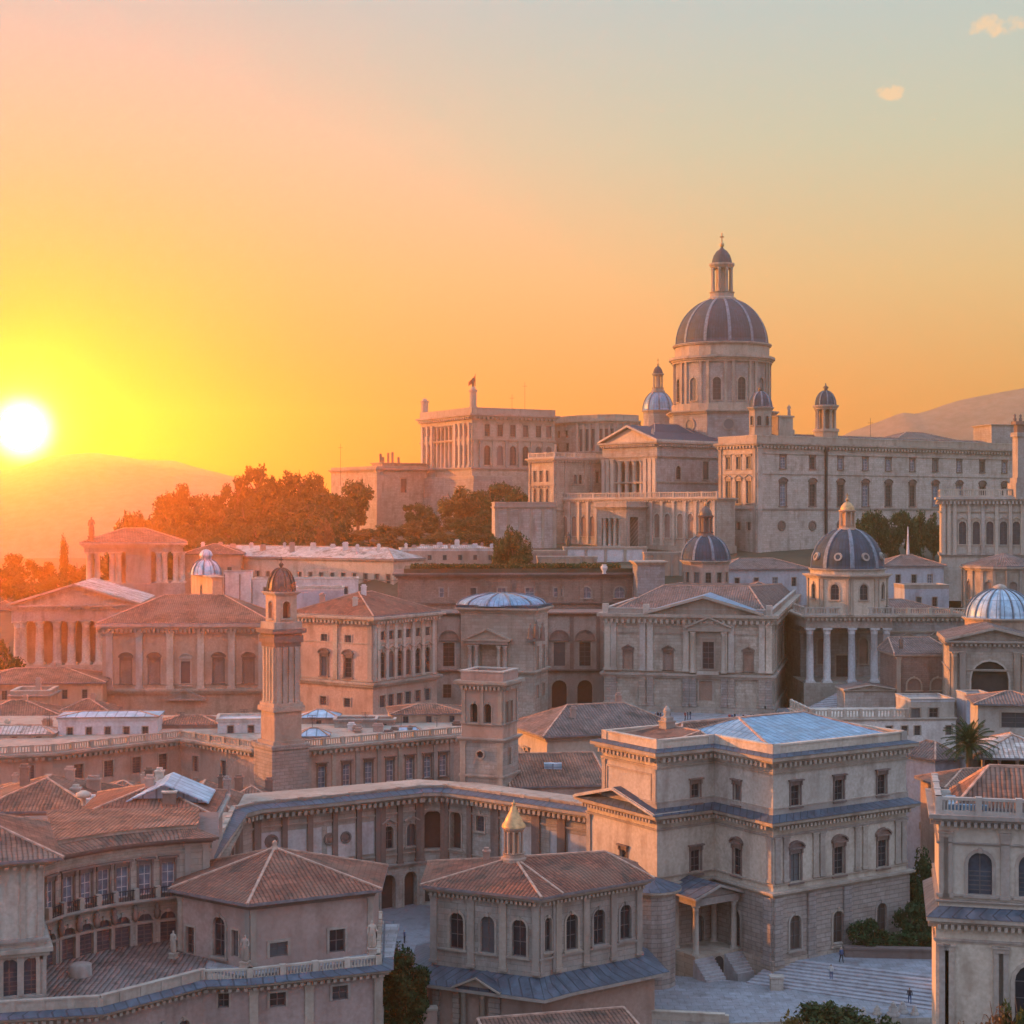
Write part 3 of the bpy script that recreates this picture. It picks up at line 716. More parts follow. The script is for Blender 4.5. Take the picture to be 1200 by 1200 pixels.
def tree(x, y, h, w, kind, label, group=None, z=None, cat='tree', name='tree', low=.12):
    """h total height, w crown width, crown starts at low*h"""
    z = ground_z(x, y) if z is None else z
    e = bpy.data.objects.new(name, None); COL.objects.link(e); e.location = (x, y, z); tag(e, label, cat, group); e.empty_display_size = .5
    t = link('trunk', TR, e); tk = min(h, w) * .8; t.scale = (tk, tk, h)
    c = link('crown', CR[kind], e); c.location = (0, 0, h * (low + (1 - low) / 2)); c.scale = (w / 2, w / 2, h * (1 - low) / 2); c.rotation_euler = (0, 0, random.uniform(0, 6.28))
    return e
def tree_px(u, D, vtop, wpx, kind, label, group=None, z=None, **k):
    p = pq(u, D); zb = ground_z(p.x, p.y) if z is None else z
    return tree(p.x, p.y, zq(vtop, D) - zb, wpx / F * D, kind, label, group, zb, **k)

# ------------------------------------------------------------------ people and statues
def skin_mesh(name, verts, edges, radii, root=0, sub=1):
    me = bpy.data.meshes.new(name); me.from_pydata(verts, edges, []); o = bpy.data.objects.new(name, me); COL.objects.link(o)
    sk = o.modifiers.new('s', 'SKIN'); sb = o.modifiers.new('u', 'SUBSURF'); sb.levels = sb.render_levels = sub
    for i, r in enumerate(radii):
        d = me.skin_vertices[0].data[i]; rr = r if isinstance(r, tuple) else (r, r); d.radius = rr; d.use_root = (i == root)
    bpy.context.view_layer.update(); dg = bpy.context.evaluated_depsgraph_get()
    out = bpy.data.meshes.new_from_object(o.evaluated_get(dg)); out.name = name
    bpy.data.objects.remove(o); bpy.data.meshes.remove(me)
    for p in out.polygons: p.use_smooth = True
    return out
def figure(stride=.0, arm=.0, robe=False):
    V = [(0, 0, .95), (0, 0, 1.2), (0, 0, 1.42), (0, .01, 1.52), (0, .02, 1.64), (0, .02, 1.73),
         (.1, 0, .9), (.11, -stride * .5, .5), (.11, -stride + .02, .08), (.11, -stride - .1, .03), (-.1, 0, .9), (-.11, stride * .5, .5), (-.11, stride + .06, .08), (-.11, stride - .06, .03),
         (.2, 0, 1.4), (.26, .03, 1.12), (.27 + arm * .1, -.08 - arm * .3, .88 + arm * .35), (-.2, 0, 1.4), (-.26, .03, 1.12), (-.27, -.05, .86)]
    E = [(0, 1), (1, 2), (2, 3), (3, 4), (4, 5), (0, 6), (6, 7), (7, 8), (8, 9), (0, 10), (10, 11), (11, 12), (12, 13), (2, 14), (14, 15), (15, 16), (2, 17), (17, 18), (18, 19)]
    r = [(.17, .12), (.16, .11), (.17, .11), .055, (.085, .10), (.07, .08), .1, .07, .05, .045, .1, .07, .05, .045, .065, .05, .04, .065, .05, .04]
    if robe: r[6] = r[10] = .16; r[7] = r[11] = .17; r[8] = r[12] = .18; r[9] = r[13] = .10; r[0] = (.22, .17); r[15] = r[18] = .08
    return skin_mesh('body', V, E, r)
FIG = [figure(.0), figure(.18), figure(.12, .6)]
OUT = [('cloth_dark', 'cloth_dark'), ('cloth_dark', 'cloth_blue'), ('cloth_blue', 'cloth_pale'), ('cloth_dark', 'cloth_red'), ('cloth_blue', 'cloth_dark')]
def dressed(fig, o):
    me = fig.copy(); me.materials.clear()
    for m in (o[0], o[1], 'skin', 'hair'): me.materials.append(M[m])
    for p in me.polygons:
        z = p.center.z; p.material_index = 0 if z < .92 else 1 if z < 1.47 and not (z < .93 and abs(p.center.x) > .22) else 3 if z > 1.70 or (z > 1.58 and p.center.y > .05) else 2
    return me
BODY = [[dressed(f, o) for o in OUT] for f in FIG]
def person(u, D, z, pose, outfit, label, group=None, rz=None, k=1.0):
    p = pq(u, D); o = link('person', BODY[pose][outfit]); o.location = (p.x, p.y, z); o.rotation_euler.z = random.uniform(0, 6.28) if rz is None else rz; o.scale = (k,) * 3
    tag(o, label, 'person', group)
ROBE = figure(.02, .5, True)
def statue(x, y, z, h, label, group=None, rz=0, mat='statue'):
    e = bpy.data.objects.new('statue', None); COL.objects.link(e); e.location = (x, y, z); tag(e, label, 'statue', group); e.rotation_euler.z = rz
    if 'st_' + mat not in _cm:
        me = ROBE.copy(); me.materials.clear(); me.materials.append(M[mat]); _cm['st_' + mat] = me
        b = MB(); b.box(-.3, .3, -.3, .3, 0, .1); b.box(-.24, .24, -.24, .24, .1, .32); b.box(-.29, .29, -.29, .29, .32, .4); _cm['pl_' + mat] = b.mesh('pedestal', [mat])
    k = h / 2.15
    a = link('pedestal', _cm['pl_' + mat], e); a.scale = (k,) * 3
    f = link('figure', _cm['st_' + mat], e); f.location = (0, 0, .39 * k); f.scale = (k,) * 3
    return e
# ------------------------------------------------------------------ the hill: long palace, domed basilica, castle
def long_palace():
    q = rect(887, 450, 33, uL=842, uR=1195); b = Bld('palace', 'long pale three-storey palace on the hill with rows of windows and an orange-lit end wall', 'palace', (*q[1], 38))
    zt = zq(524, 450); fc = Fac(q, 1)
    us = [917.5, 952, 985, 1014, 1041, 1069, 1096, 1124, 1151, 1177]
    b.row(q, 1, us, 535, 549, 2.0, 'hood', 'glass', mix=.35, tm='trim_dark'); b.row(q, 1, us, 567, 593, 2.3, 'seg', 'glass', mix=.35, tm='trim_dark')
    b.row(q, 0, [853.5, 865.5, 877.5], 536, 550, 2.0, 'hood', 'shut'); b.row(q, 0, [853.5, 865.5, 877.5], 564, 590, 2.2, 'ped', 'shut'); b.row(q, 0, [853.5, 865.5, 877.5], 612, 621, 1.6, 'bare', 'shut')
    b.body(q, 38, zt, 'pale_stone')
    b.cornice(q, zt, 1.5, 1.1, 'trim', dent=1.3, edges=(0, 1)); b.parapet(q, zt + 1.5, 1.7, .1, 'trim'); b.band(q, zq(598, 450), .6, .3); b.band(q, zq(556, 450), .35, .2); b.band(q, zq(532, 450), .3, .2)
    for u, v in ((916, 616), (952, 616), (985, 615)): b.medallion(q, 1, u, v, 1.5, 'trim_dark')
    Q = [Fac(q, 1).pt(a) for a in (4, 60)]
    ins = off(q, -3); b.roof(ins, zt + 1.5, 2.6, .2, 'tile_brown', th=.3)
    s = fc.s(967); mb = MB(); mb.box(s - .28, s + .28, -.75, -.1, 39, zt + .3, fc.mtx(0, 0)); mb.box(s - .55, s + .55, -.9, -.1, zt - .8, zt + .5, fc.mtx(0, 0)); b.part('drainpipe', mb, 'iron')
    b.pils(q, 1, ss=[.9], z0=38, z1=zt, w=1.6, d=.35, mat='trim_pale'); b.pils(q, 0, ss=[.9, Fac(q, 0).L - .9], z0=38, z1=zt, w=1.2, d=.3)
    return q, zt
LP, LPZ = long_palace()
def turrets():
    fc = Fac(LP, 1); zt = LPZ + 2.6
    # domed octagonal turret
    p = fc.pt(fc.s(908), -6); D = p.y; r = 13.5 / F * D; b = Bld('turret', 'small octagonal turret with grey ball dome at the left of the palace roof', 'turret', (p.x, p.y, zt))
    P = circ(p.x, p.y, r, 8, R_(22.5 + 30)); z1 = zq(481, D)
    for e in range(8):
        b.srow(P, e, 1, zq(499, D), zq(488, D), 1.2, 'arch_plain', 'glass', m=.3)
    b.plinth(off(P, .6), zt - 1.5, 2.6, .4, 'trim'); b.body(P, zt, z1, 'trim'); b.cornice(P, z1, .9, .7); b.dome(p.x, p.y, z1 + .9, r * .98, zq(459, D) - z1 - .9, .1, 24, 'lead', 8)
    mb = MB(); z = zq(459, D); mb.lathe(p.x, p.y, [(.7, z - .4), (.5, z + .5), (.75, z + .9), (.25, z + 1.4), (.12, zq(449, D))], 10); b.part('finial', mb, 'bronze')
    # open belfry
    p = fc.pt(fc.s(982), -5); D = p.y; r = 12.5 / F * D; b = Bld('belfry', 'open round belfry with dark dome standing on the middle of the palace roof', 'belfry', (p.x, p.y, zt))
    z1 = zq(480, D); z0 = zq(503, D); mb = MB(); mb.prism(circ(p.x, p.y, r * 1.15, 8, .4), zt - 1.5, z0 - .8); mb.prism(circ(p.x, p.y, r * 1.25, 8, .4), z0 - .8, z0); b.part('base', mb, 'trim')
    for k in range(8):
        t = 2 * math.pi * k / 8 + .4; b.cols([(p.x + r * .85 * math.cos(t), p.y + r * .85 * math.sin(t))], z0, z1, .42, 'trim')
    mb = MB(); mb.lathe(p.x, p.y, [(r * .4, z0), (r * .4, z1)], 10); b.part('core', mb, 'trim_dark')
    b.cornice(circ(p.x, p.y, r, 16), z1, 1.2, .7); b.dome(p.x, p.y, z1 + 1.2, r * .95, zq(458, D) - z1 - 1.2, .1, 24, 'lead', 8, rw=.3)
    mb = MB(); z = zq(458, D); mb.lathe(p.x, p.y, [(.8, z - .4), (.5, z + .5), (.9, z + 1.0), (.25, z + 1.5), (.1, zq(449, D))], 10); b.part('finial', mb, 'bronze')
    # scroll block with statue between the two
    p = fc.pt(fc.s(934), -4); D = p.y; b = Bld('attic_block', 'stone attic block with scroll between the turret and the belfry', 'roof block', (p.x, p.y, zt)); f2 = Fac([p - Vector((2.6, 1.5, 0)), p + Vector((2.6, 2, 0))], 0)
    mb = MB(); mb.box(0, 5.4, 0, 3, zt - 1.5, zq(489, D), f2.mtx(0, 0)); mb.box(-.3, 5.7, -.3, 3.3, zq(489, D), zq(487, D), f2.mtx(0, 0)); b.part('wall', mb, 'trim')
    mb = MB(); mb.box(4.6, 6.6, .6, 2.4, zt - 1.5, zq(503, D), f2.mtx(0, 0)); mb.box(4.9, 6.0, .8, 2.0, zq(503, D), zq(494, D), f2.mtx(0, 0)); b.part('scroll', mb, 'trim')
    statue(*f2.pt(5.0, -1.2).xy, zq(488, D), 3.6, 'weathered statue on the attic block beside the palace turret')
turrets()

def basilica():
    q = rect(770, 470, 40, uL=706, uR=842); b = Bld('basilica', 'great basilica with ribbed blue dome, lantern and orange-lit pediment front', 'basilica', (*q[1], 44))
    zt = zq(522, 470); L = Fac(q, 0).L; f0 = Fac(q, 0); f1 = Fac(q, 1)
    s0, s1 = f0.s(721), f0.s(754)
    b.row(q, 1, [795], 546, 562, 2.0, 'arch', 'glass'); b.row(q, 1, [827], 541, 562, 2.4, 'hood', 'glass')
    b.body(q, 44, zt, 'grey_stone', niches=[(0, (s0 + s1) / 2, s1 - s0, zq(586, 478), zq(540, 478), False, 4.0)])
    zc0, zc1 = zq(586, 478), zq(540, 478)
    b.cols([f0.pt(s0 + (s1 - s0) * k / 5, -.7) for k in (.55, 1.85, 3.15, 4.45)], zc0, zc1, .72, 'trim_pale')
    b.pils(q, 0, ss=[.8, 2.6, L - .9, L - 2.7, s0 - .9, s1 + .9], z0=zc0, z1=zc1 + .6, w=1.3, d=.5, mat='trim_pale')
    b.cornice(q, zc1 + .6, .7, .5); b.cornice(q, zt, 1.3, 1.2, dent=1.0, edges=(0, 1)); b.plinth(q, 44, zc0 - 44, .5, 'travertine'); b.band(q, zq(566, 470), .5, .3)
    b.gable(q, 0, zt + 1.3, zq(498, 478) - zt - 1.8, 1.0, 'lead', .5, 'trim_pale')
    # crossing, drum and dome
    cx, D = pq(846, 505); cyy = D; px = D / F
    oc = circ(cx, cyy, 64 * px, 8, R_(22.5)); z0, z1 = 44, zq(488, D)
    b.body(oc, z0, z1, 'grey_stone', name='crossing'); b.cornice(oc, z1, 1.1, 1.0)
    rr = circ(cx, cyy, 60 * px, 32); b.plinth(circ(cx, cyy, 59 * px, 32), z1 + 1.1, 2.2, 0, 'trim', 'drum_base')
    for u in (827,):
        fo = [k for k in range(8) if Fac(oc, k).n.y < -.6]
        for k in fo:
            fk = Fac(oc, k); a = fk.L / 2; m = MB(); mx = fk.mtx(a, zq(500, D)); n = 16
            P = lambda g, k2, y: mx @ Vector((g * math.cos(2 * math.pi * k2 / n), y, g * math.sin(2 * math.pi * k2 / n)))
            for k2 in range(n): m.m = 0; m.face([P(2, k2, -.25), P(2, k2 + 1, -.25), P(1.5, k2 + 1, -.25), P(1.5, k2, -.25)]); m.face([P(2, k2, 0), P(2, k2 + 1, 0), P(2, k2 + 1, -.25), P(2, k2, -.25)])
            m.m = 1; m.face([P(1.5, k2, -.06) for k2 in range(n)]); b.part('oculus', m, ['trim', 'glass'])
    dz0 = z1 + 1.1 + 2.2; dz1 = zq(428, D); n = 24; ph = R_(-90 - 13.4 - 7.5 + 0)
    dr = circ(cx, cyy, 55.5 * px, n, ph)
    for e in range(0, n, 2): b.srow(dr, e, 1, dz0 + .9, zq(446, D), 2.5, 'arch', 'glass', m=.4)
    b.body(dr, dz0, dz1, 'grey_stone', name='drum')
    for e in range(1, n, 2):
        L2 = Fac(dr, e).L; b.pils(dr, e, ss=[L2 * .2, L2 * .8], z0=dz0, z1=dz1, w=.85, d=.5, mat='trim')
    b.cornice(circ(cx, cyy, 56.5 * px, 48), dz1, 1.9, 1.4, 'trim'); at0 = dz1 + 1.9; at1 = zq(406, D)
    b.plinth(circ(cx, cyy, 55 * px, 24, ph), at0, at1 - at0 - .5, 0, 'trim', 'attic'); b.band(circ(cx, cyy, 55.5 * px, 48), at1 - .5, .7, .6)
    b.dome(cx, cyy, at1 + .2, 54 * px, zq(352, D) - at1, .26, 48, 'lead', 12, R_(-88), .95)
    b.lantern(cx, cyy, zq(353, D) - .3, 11.6 * px, zq(272, D) - zq(353, D), 'trim', 'lead', 8)
    # lead roofs beside the crossing
    w = rect(850, 484, 40, wl=16, uR=905); b.roof([f1.pt(2, -3), f1.pt(f1.L - 1, -3), f1.pt(f1.L - 1, -16), f1.pt(2, -16)], zt + 1.3, 5.5, .2, 'lead')
    # chapel dome
    cx, D = pq(771, 535); px = D / F; c = Bld('chapel', 'small bright blue chapel dome with tall lantern left of the great dome', 'chapel', (cx, D, 46))
    P = circ(cx, D, 17 * px, 16); z1 = zq(484, D); c.body(P, 46, z1, 'grey_stone'); c.cornice(P, z1, .8, .6); c.dome(cx, D, z1 + .8, 17.5 * px, zq(459, D) - z1 - .8, .3, 32, 'zinc', 8, rw=.5)
    c.lantern(cx, D, zq(460, D), 5.6 * px, zq(420, D) - zq(460, D), 'trim', 'lead', 6)
    for u, v, D, t in ((741, 496, 489, 'small statue on the left end of the basilica pediment wall'), (765, 500, 474, 'small statue at the right foot of the basilica pediment')):
        x, y = pq(u, D); statue(x, y, zt + 1.2, 4.2, t, rz=-.6)
basilica()

def screen_wall():
    A, C = pq(652, 488), pq(840, 444); d = (C - A).normalized(); nn = Vector((-d.y, d.x)); q = [A, C, C + nn * 8, A + nn * 8]
    zt = 57.0; b = Bld('forecourt_wing', 'orange-lit ornate wing with carved arches below the basilica front', 'wing', (*A, 44))
    fc = Fac(q, 0)
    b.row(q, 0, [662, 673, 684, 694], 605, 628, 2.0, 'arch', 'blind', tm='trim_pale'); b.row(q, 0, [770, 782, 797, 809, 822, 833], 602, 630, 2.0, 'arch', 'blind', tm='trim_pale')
    b.body(q, 40, zt, 'travertine'); b.cornice(q, zt, .9, .7, dent=1.0, edges=(0,)); b.balustrade([q[0], q[1]], zt + .9, 1.7, .6, 5, 'trim_pale'); b.plinth(q, 40, 4.6, .35)
    b.pils(q, 0, us=[656, 667.5, 678.5, 689, 699, 764, 776, 789.5, 803, 815.5, 828, 837], z0=44.6, z1=zt, w=.9, d=.4, mat='trim_pale')
    p = rect(734, 456, 46, uL=700, uR=768); z1 = zq(597, 456); c = Bld('porch', 'projecting porch with dark opening in the middle of the lit wing', 'porch', (*p[1], 42))
    f0, f1 = Fac(p, 0), Fac(p, 1); m0, m1 = f0.s(705), f0.s(727); a0, a1 = f1.s(736.5), f1.s(748)
    c.body(p, 42, z1, 'travertine', niches=[(0, (m0 + m1) / 2, m1 - m0, 44.3, zq(607, 460), False, 2.5), (1, (a0 + a1) / 2, a1 - a0, 44.3, zq(606, 460), False, 3)])
    c.cols([f0.pt(m0 + (m1 - m0) * k / 4, -.6) for k in (.4, 1.5, 2.6, 3.7)], 44.3, zq(607, 460), .5, 'trim_pale')
    c.cornice(p, z1, 1.0, .9); c.parapet(p, z1 + 1.0, 1.0, .2); c.pils(p, 1, ss=[.7, f1.L - .8], z0=43, z1=z1, w=1, d=.3)
screen_wall()

def left_pavilion():
    q = rect(650, 484, 35, uL=620, uR=708); zt = zq(541, 484); b = Bld('pavilion', 'three-storey corner pavilion left of the basilica with orange-lit arched windows', 'pavilion', (*q[1], 42))
    b.row(q, 0, [627, 634, 641.5], 552, 565, 1.3, 'bare', 'shut'); b.row(q, 0, [627, 634, 641.5], 573, 595, 1.4, 'arch_ped', 'shut'); b.row(q, 0, [627, 634, 641.5], 610, 625, 1.2, 'arch_plain', 'blind')
    b.row(q, 1, [674, 680], 556, 567, 1.2, 'arch_plain', 'glass'); b.row(q, 1, [700], 553, 566, 1.4, 'hood', 'glass')
    b.body(q, 40, zt, 'travertine'); b.cornice(q, zt, 1.2, .9, dent=1.0, edges=(0, 1)); b.balustrade([q[0], q[1], q[2]], zt + 1.2, 1.6, .55, 4); b.band(q, zq(569, 484), .4, .25); b.band(q, zq(599, 484), .5, .35)
    b.pils(q, 0, ss=[.5, Fac(q, 0).L - .5], z0=40, z1=zt, w=.9, d=.3); b.pils(q, 1, us=[653, 663, 686, 693, 706], z0=56, z1=zt, w=.9, d=.3)
    statue(*q[1] + Vector((.3, .6)), zt + 2.4, 3.2, 'statue on the balustrade corner of the three-storey pavilion', rz=-.4)
    w = rect(580, 462, 8, wl=7, uR=652); c = Bld('garden_wall', 'pale garden wall with low parapet left of the corner pavilion', 'wall', (*w[1], 40)); c.body(w, 38, zq(596, 462), 'pale_stone'); c.cornice(w, zq(596, 462), .6, .4); c.parapet(w, zq(596, 462) + .6, 1.1, 0)
    c.pils(w, 1, n=6, z0=40, z1=zq(596, 462), w=.8, d=.25)
left_pavilion()

def castle():
    q = rect(553, 620, 30, uL=493, uR=650); zt = zq(490, 620); b = Bld('castle', 'massive square castle palace on the skyline with orange-lit colonnaded side', 'castle', (*q[1], 48))
    b.row(q, 1, [571, 586, 601, 616, 631, 643], 497, 511, 2.4, 'hood', 'glass'); b.row(q, 1, [571, 586, 601, 616, 631, 643], 522, 545, 2.8, 'arch', 'glass')
    f0 = Fac(q, 0); s0, s1 = f0.s(509), f0.s(532)
    b.row(q, 0, [499, 504], 500, 512, 1.6, 'bare', 'shut'); b.row(q, 0, [499, 504], 522, 545, 1.8, 'bare', 'shut'); b.row(q, 0, [536.5, 542, 547.5], 500, 512, 1.7, 'bare', 'shut'); b.row(q, 0, [536.5, 542, 547.5], 522, 545, 1.9, 'bare', 'shut')
    zl = zq(548, 630)
    b.body(q, 46, zt, 'travertine', niches=[(0, (s0 + s1) / 2, s1 - s0, zl, zq(498, 630), False, 4)])
    b.cols([f0.pt(s0 + (s1 - s0) * k / 6, -.8) for k in (.6, 1.8, 3.0, 4.2, 5.4)], zl, zq(498, 630), .8, 'trim_pale')
    b.pils(q, 0, us=[496, 501.5, 507, 534, 539.3, 544.8, 550.5], z0=zl, z1=zq(495, 620), w=1.3, d=.7, mat='trim_pale'); b.pils(q, 1, us=[556, 563, 578.5, 593.5, 608.5, 623.5, 637], z0=zq(549, 620), z1=zq(516, 620), w=1.3, d=.5)
    b.cornice(q, zt, 1.8, 1.6, dent=1.8, edges=(0, 1)); b.parapet(q, zt + 1.8, 2.2, .2); b.band(q, zq(516, 620), .7, .5); b.band(q, zq(550, 620), .9, .7); b.plinth(q, 44, 6, .8)
    for (e, a, h) in ((0, 1.2, 22), (0, f0.L - 1.2, 30)):
        p = f0.pt(a, -1.2); z = zt + 2.5; k = p.y / F; m = MB(); r = 4.2 * k; m.prism(circ(p.x, p.y, r * 1.2, 8, .3), z - 1, z + 2); m.prism(circ(p.x, p.y, r, 8, .3), z + 2, z + h * k * .78); m.prism(circ(p.x, p.y, r * 1.25, 8, .3), z + h * k * .78, z + h * k * .86); m.lathe(p.x, p.y, [(r * .8, z + h * k * .86), (r * .6, z + h * k * .97), (.3, z + h * k)], 8)
        b.part('corner_turret', m, 'trim')
    p = f0.pt(f0.L - 1.2, -1.2); z = zt + 2.5 + 30 * p.y / F; statue(p.x, p.y, z - .5, 4.0, 'statue holding a flag on the castle corner turret', mat='bronze')
    e = Bld('flag', 'small red flag flying above the castle corner turret', 'flag', (p.x + .8, p.y, z)); m = MB(); m.lathe(p.x + .8, p.y, [(.12, z), (.1, zq(438, p.y))], 6); e.part('pole', m, 'iron'); m = MB()
    zz = zq(440, p.y)
    for i in range(6):
        x0, x1 = p.x + .7 - i * .42, p.x + .7 - (i + 1) * .42; y0, y1 = p.y + .4 * math.sin(i), p.y + .4 * math.sin(i + 1); a, c = .45 * i, .45 * (i + 1)
        m.face([(x0, y0, zz - a - 2.6 + .2 * i), (x1, y1, zz - c - 2.6 + .2 * (i + 1)), (x1, y1, zz - c), (x0, y0, zz - a)])
    e.part('cloth', m, 'flag')
    # curved wing to the right
    P = [pq(646, 655), pq(676, 641), pq(700, 636), pq(722, 634), pq(748, 640), pq(748, 668), pq(646, 680)]; zt = zq(497, 641); c = Bld('palace_wing', 'long shaded wing between the castle and the basilica with tall pilasters', 'wing', (*P[1], 48))
    c.row(P, 0, [655, 664], 505, 513, 1.6, 'bare', 'glass'); c.row(P, 0, [653, 665], 520, 529, 2, 'bare', 'glass')
    for e in (1, 2, 3): c.srow(P, e, 3, zq(529, 640), zq(503, 640), 1.5, 'bare', 'shut', m=.6)
    c.body(P, 46, zt, 'travertine'); c.cornice(P, zt, 1.3, 1.0); c.parapet(P, zt + 1.3, 2.0, .1); c.band(P, zq(531, 640), .8, .6)
    for e in (1, 2, 3): c.pils(P, e, n=4, m=.4, z0=zq(530, 640), z1=zt, w=.9, d=.5)
    # low bastions to the left
    q = rect(441, 628, 36, uL=388, uR=500); zt = zq(552, 628); c = Bld('bastion', 'plain low bastion left of the castle with one window', 'bastion', (*q[1], 44)); c.row(q, 1, [473], 561, 577, 2.6, 'hood', 'shut'); c.body(q, 40, zt, 'travertine'); c.cornice(q, zt, 1.0, .9); c.parapet(q, zt + 1, .8, 0); c.pils(q, 1, ss=[.9], z0=42, z1=zt, w=1.8, d=.4)
    u = rect(448, 640, 36, uL=436, uR=500); c.body(u, zt, zq(544, 640), 'travertine', name='upper_wall'); c.cornice(u, zq(544, 640), .7, .7)
    for uu, hh in ((446, 533), (449, 537), (455, 532), (460, 531), (467, 537)): x, y = pq(uu, 644); c.chimney(x, y, zq(544, 644), zq(hh, 644), .9, .9, 'brown_stone')
    w = rect(555, 606, 30, uL=497, uR=600); c = Bld('castle_terrace', 'sloping rusticated terrace wall at the foot of the castle', 'terrace wall', (*w[1], 46)); m = MB(); z1 = zq(561, 606)
    lo, hi = off(w, 2.4), w
    for i in range(4):
        j = (i + 1) % 4; m.face([(*lo[i], 42), (*lo[j], 42), (*hi[j], z1), (*hi[i], z1)], [(0, 0), (30, 0), (30, 18), (0, 18)])
    m.face([(*p, z1) for p in hi]); c.part('wall', m, 'rust_stone'); c.parapet(w, z1, 1.0, .05)
    for u, vt, D in ((615, 448, 640), (600, 462, 640), (1020, 490, 520), (399, 520, 640)):
        x, y = pq(u, D); zb = zq(500 if u < 1000 and u > 500 else 560 if u < 500 else 520, D); m = MB(); m.lathe(x, y, [(.10, zb - 3), (.06, zq(vt, D))], 5); m.box(x - .9, x + .9, y - .04, y + .04, zq(vt, D) - 1.6, zq(vt, D) - 1.5)
        tag(link('mast', m.mesh('mast', ['iron'])), {615: 'thin tall radio mast rising behind the castle roof', 600: 'shorter thin mast left of the tall radio mast', 1020: 'thin mast above the roof beside the belfry', 399: 'thin mast above the low bastion'}[u], 'mast')
castle()

def hill_misc():
    # pinkish roof and block beyond the palace
    q = rect(1050, 545, 25, wl=14, uR=1122); b = Bld('hall', 'low brown hipped roof peeping over the palace parapet', 'building', (*q[1], 48)); b.body(q, 48, zq(516, 545), 'pink'); b.roof(q, zq(516, 545), 3.0, .8, 'tile_brown', frac=.38)
    q = rect(1162, 520, 12, wl=12, uR=1215); b = Bld('rooftop_block', 'plain flat grey block above the far right end of the palace', 'building', (*q[1], 48)); b.body(q, 48, zq(499, 520), 'grey_stone'); b.cornice(q, zq(499, 520), .5, .5); b.srow(q, 1, 2, 71, 73, 1.2, 'bare', 'glass')
    # long lit building with cluttered pale roof
    q = rect(461, 420, 58, uL=212, uR=500); zt = zq(659, 420); b = Bld('long_house', 'long low orange-lit house with a row of little windows under a pale roof', 'house', (*q[1], 30))
    b.row(q, 0, [220, 455], 667, 677, 1.25, 'bare', 'shut', n=20); b.body(q, 28, zt, 'cream'); b.cornice(q, zt, .6, .5); b.roof(q, zt + .6, 2.8, .4, 'tile_pale'); b.band(q, zq(681, 420), .3, .2)
    f = Fac(q, 0)
    rn = random.Random(3)
    for k in range(12): p = f.pt(f.L * (.06 + .075 * k), -rn.uniform(3, 8)); b.chimney(p.x, p.y, zt + .8, zt + rn.uniform(3.4, 4.6), rn.uniform(.6, 1.6), .8, rn.choice(('white', 'pink', 'white')))
    q = rect(470, 431, 6, wl=14, uR=590); zt = 43.6; b = Bld('house', 'low flat house with pale cluttered roof under the hill trees', 'house', (*q[1], 34)); b.srow(q, 1, 6, zt - 2.4, zt - 1.1, 1, 'bare', 'shut'); b.body(q, 34, zt, 'pink'); b.parapet(q, zt, .5, .1, 'white'); b.roof(off(q, -1.5), zt, 1.2, 0, 'tile_pale')
    rn = random.Random(9)
    for k in range(11): p = Fac(q, 1).pt(1.5 + 2.3 * k, -rn.uniform(1.5, 9)); b.chimney(p.x, p.y, zt, zt + rn.uniform(1.0, 2.6), rn.uniform(.6, 1.8), .9, ('white', 'pink', 'white', 'brown_stone')[k % 4])
    # ruined marble walls in front of the lit wing
    for i, (u0, u1, v, D, m) in enumerate(((600, 662, 648, 431, 'pink'), (661, 758, 644, 434, 'white'), (755, 800, 650, 425, 'ochre'), (630, 700, 655, 424, 'ochre'))):
        q = rect(u0, D, 3, wl=3, uR=u1); lab = ('pink low terrace wall beside the bushy shrub', 'white weathered terrace wall at the foot of the lit wing', 'ochre terrace wall left of the small lead dome', 'short ochre wall in front of the white terrace wall')[i]
        b = Bld('terrace_wall', lab, 'wall', (*q[1], 34)); b.body(q, 32, zq(v, D), m); b.parapet(q, zq(v, D), .5, .12, t=.4); b.pils(q, 1, n=5, z0=34, z1=zq(v, D), w=.7, d=.25)
    statue(*pq(666, 442), 43.5, 5.2, 'dark statue standing in front of the carved arches of the lit wing', mat='bronze')
    # small lead dome in front of the palace
    cx, D = pq(827, 372); px = D / F; b = Bld('cupola_church', 'small grey lead dome with tall dark lantern in front of the basilica wing', 'church', (cx, D, 22))
    P = circ(cx, D, 27 * px, 12, .26); z1 = zq(660, D)
    for e in range(12): b.srow(P, e, 1, zq(682, D), zq(670, D), 1.3, 'bare', 'glass', m=.3)
    b.body(P, 22, z1, 'pink'); b.cornice(P, z1, .7, .7); b.dome(cx, D, z1 + .7, 29 * px, zq(628, D) - z1 - .7, .28, 32, 'lead', 8, R_(-80), .6); b.lantern(cx, D, zq(630, D), 7.5 * px, zq(583, D) - zq(630, D), 'trim_dark', 'bronze', 8)
hill_misc()

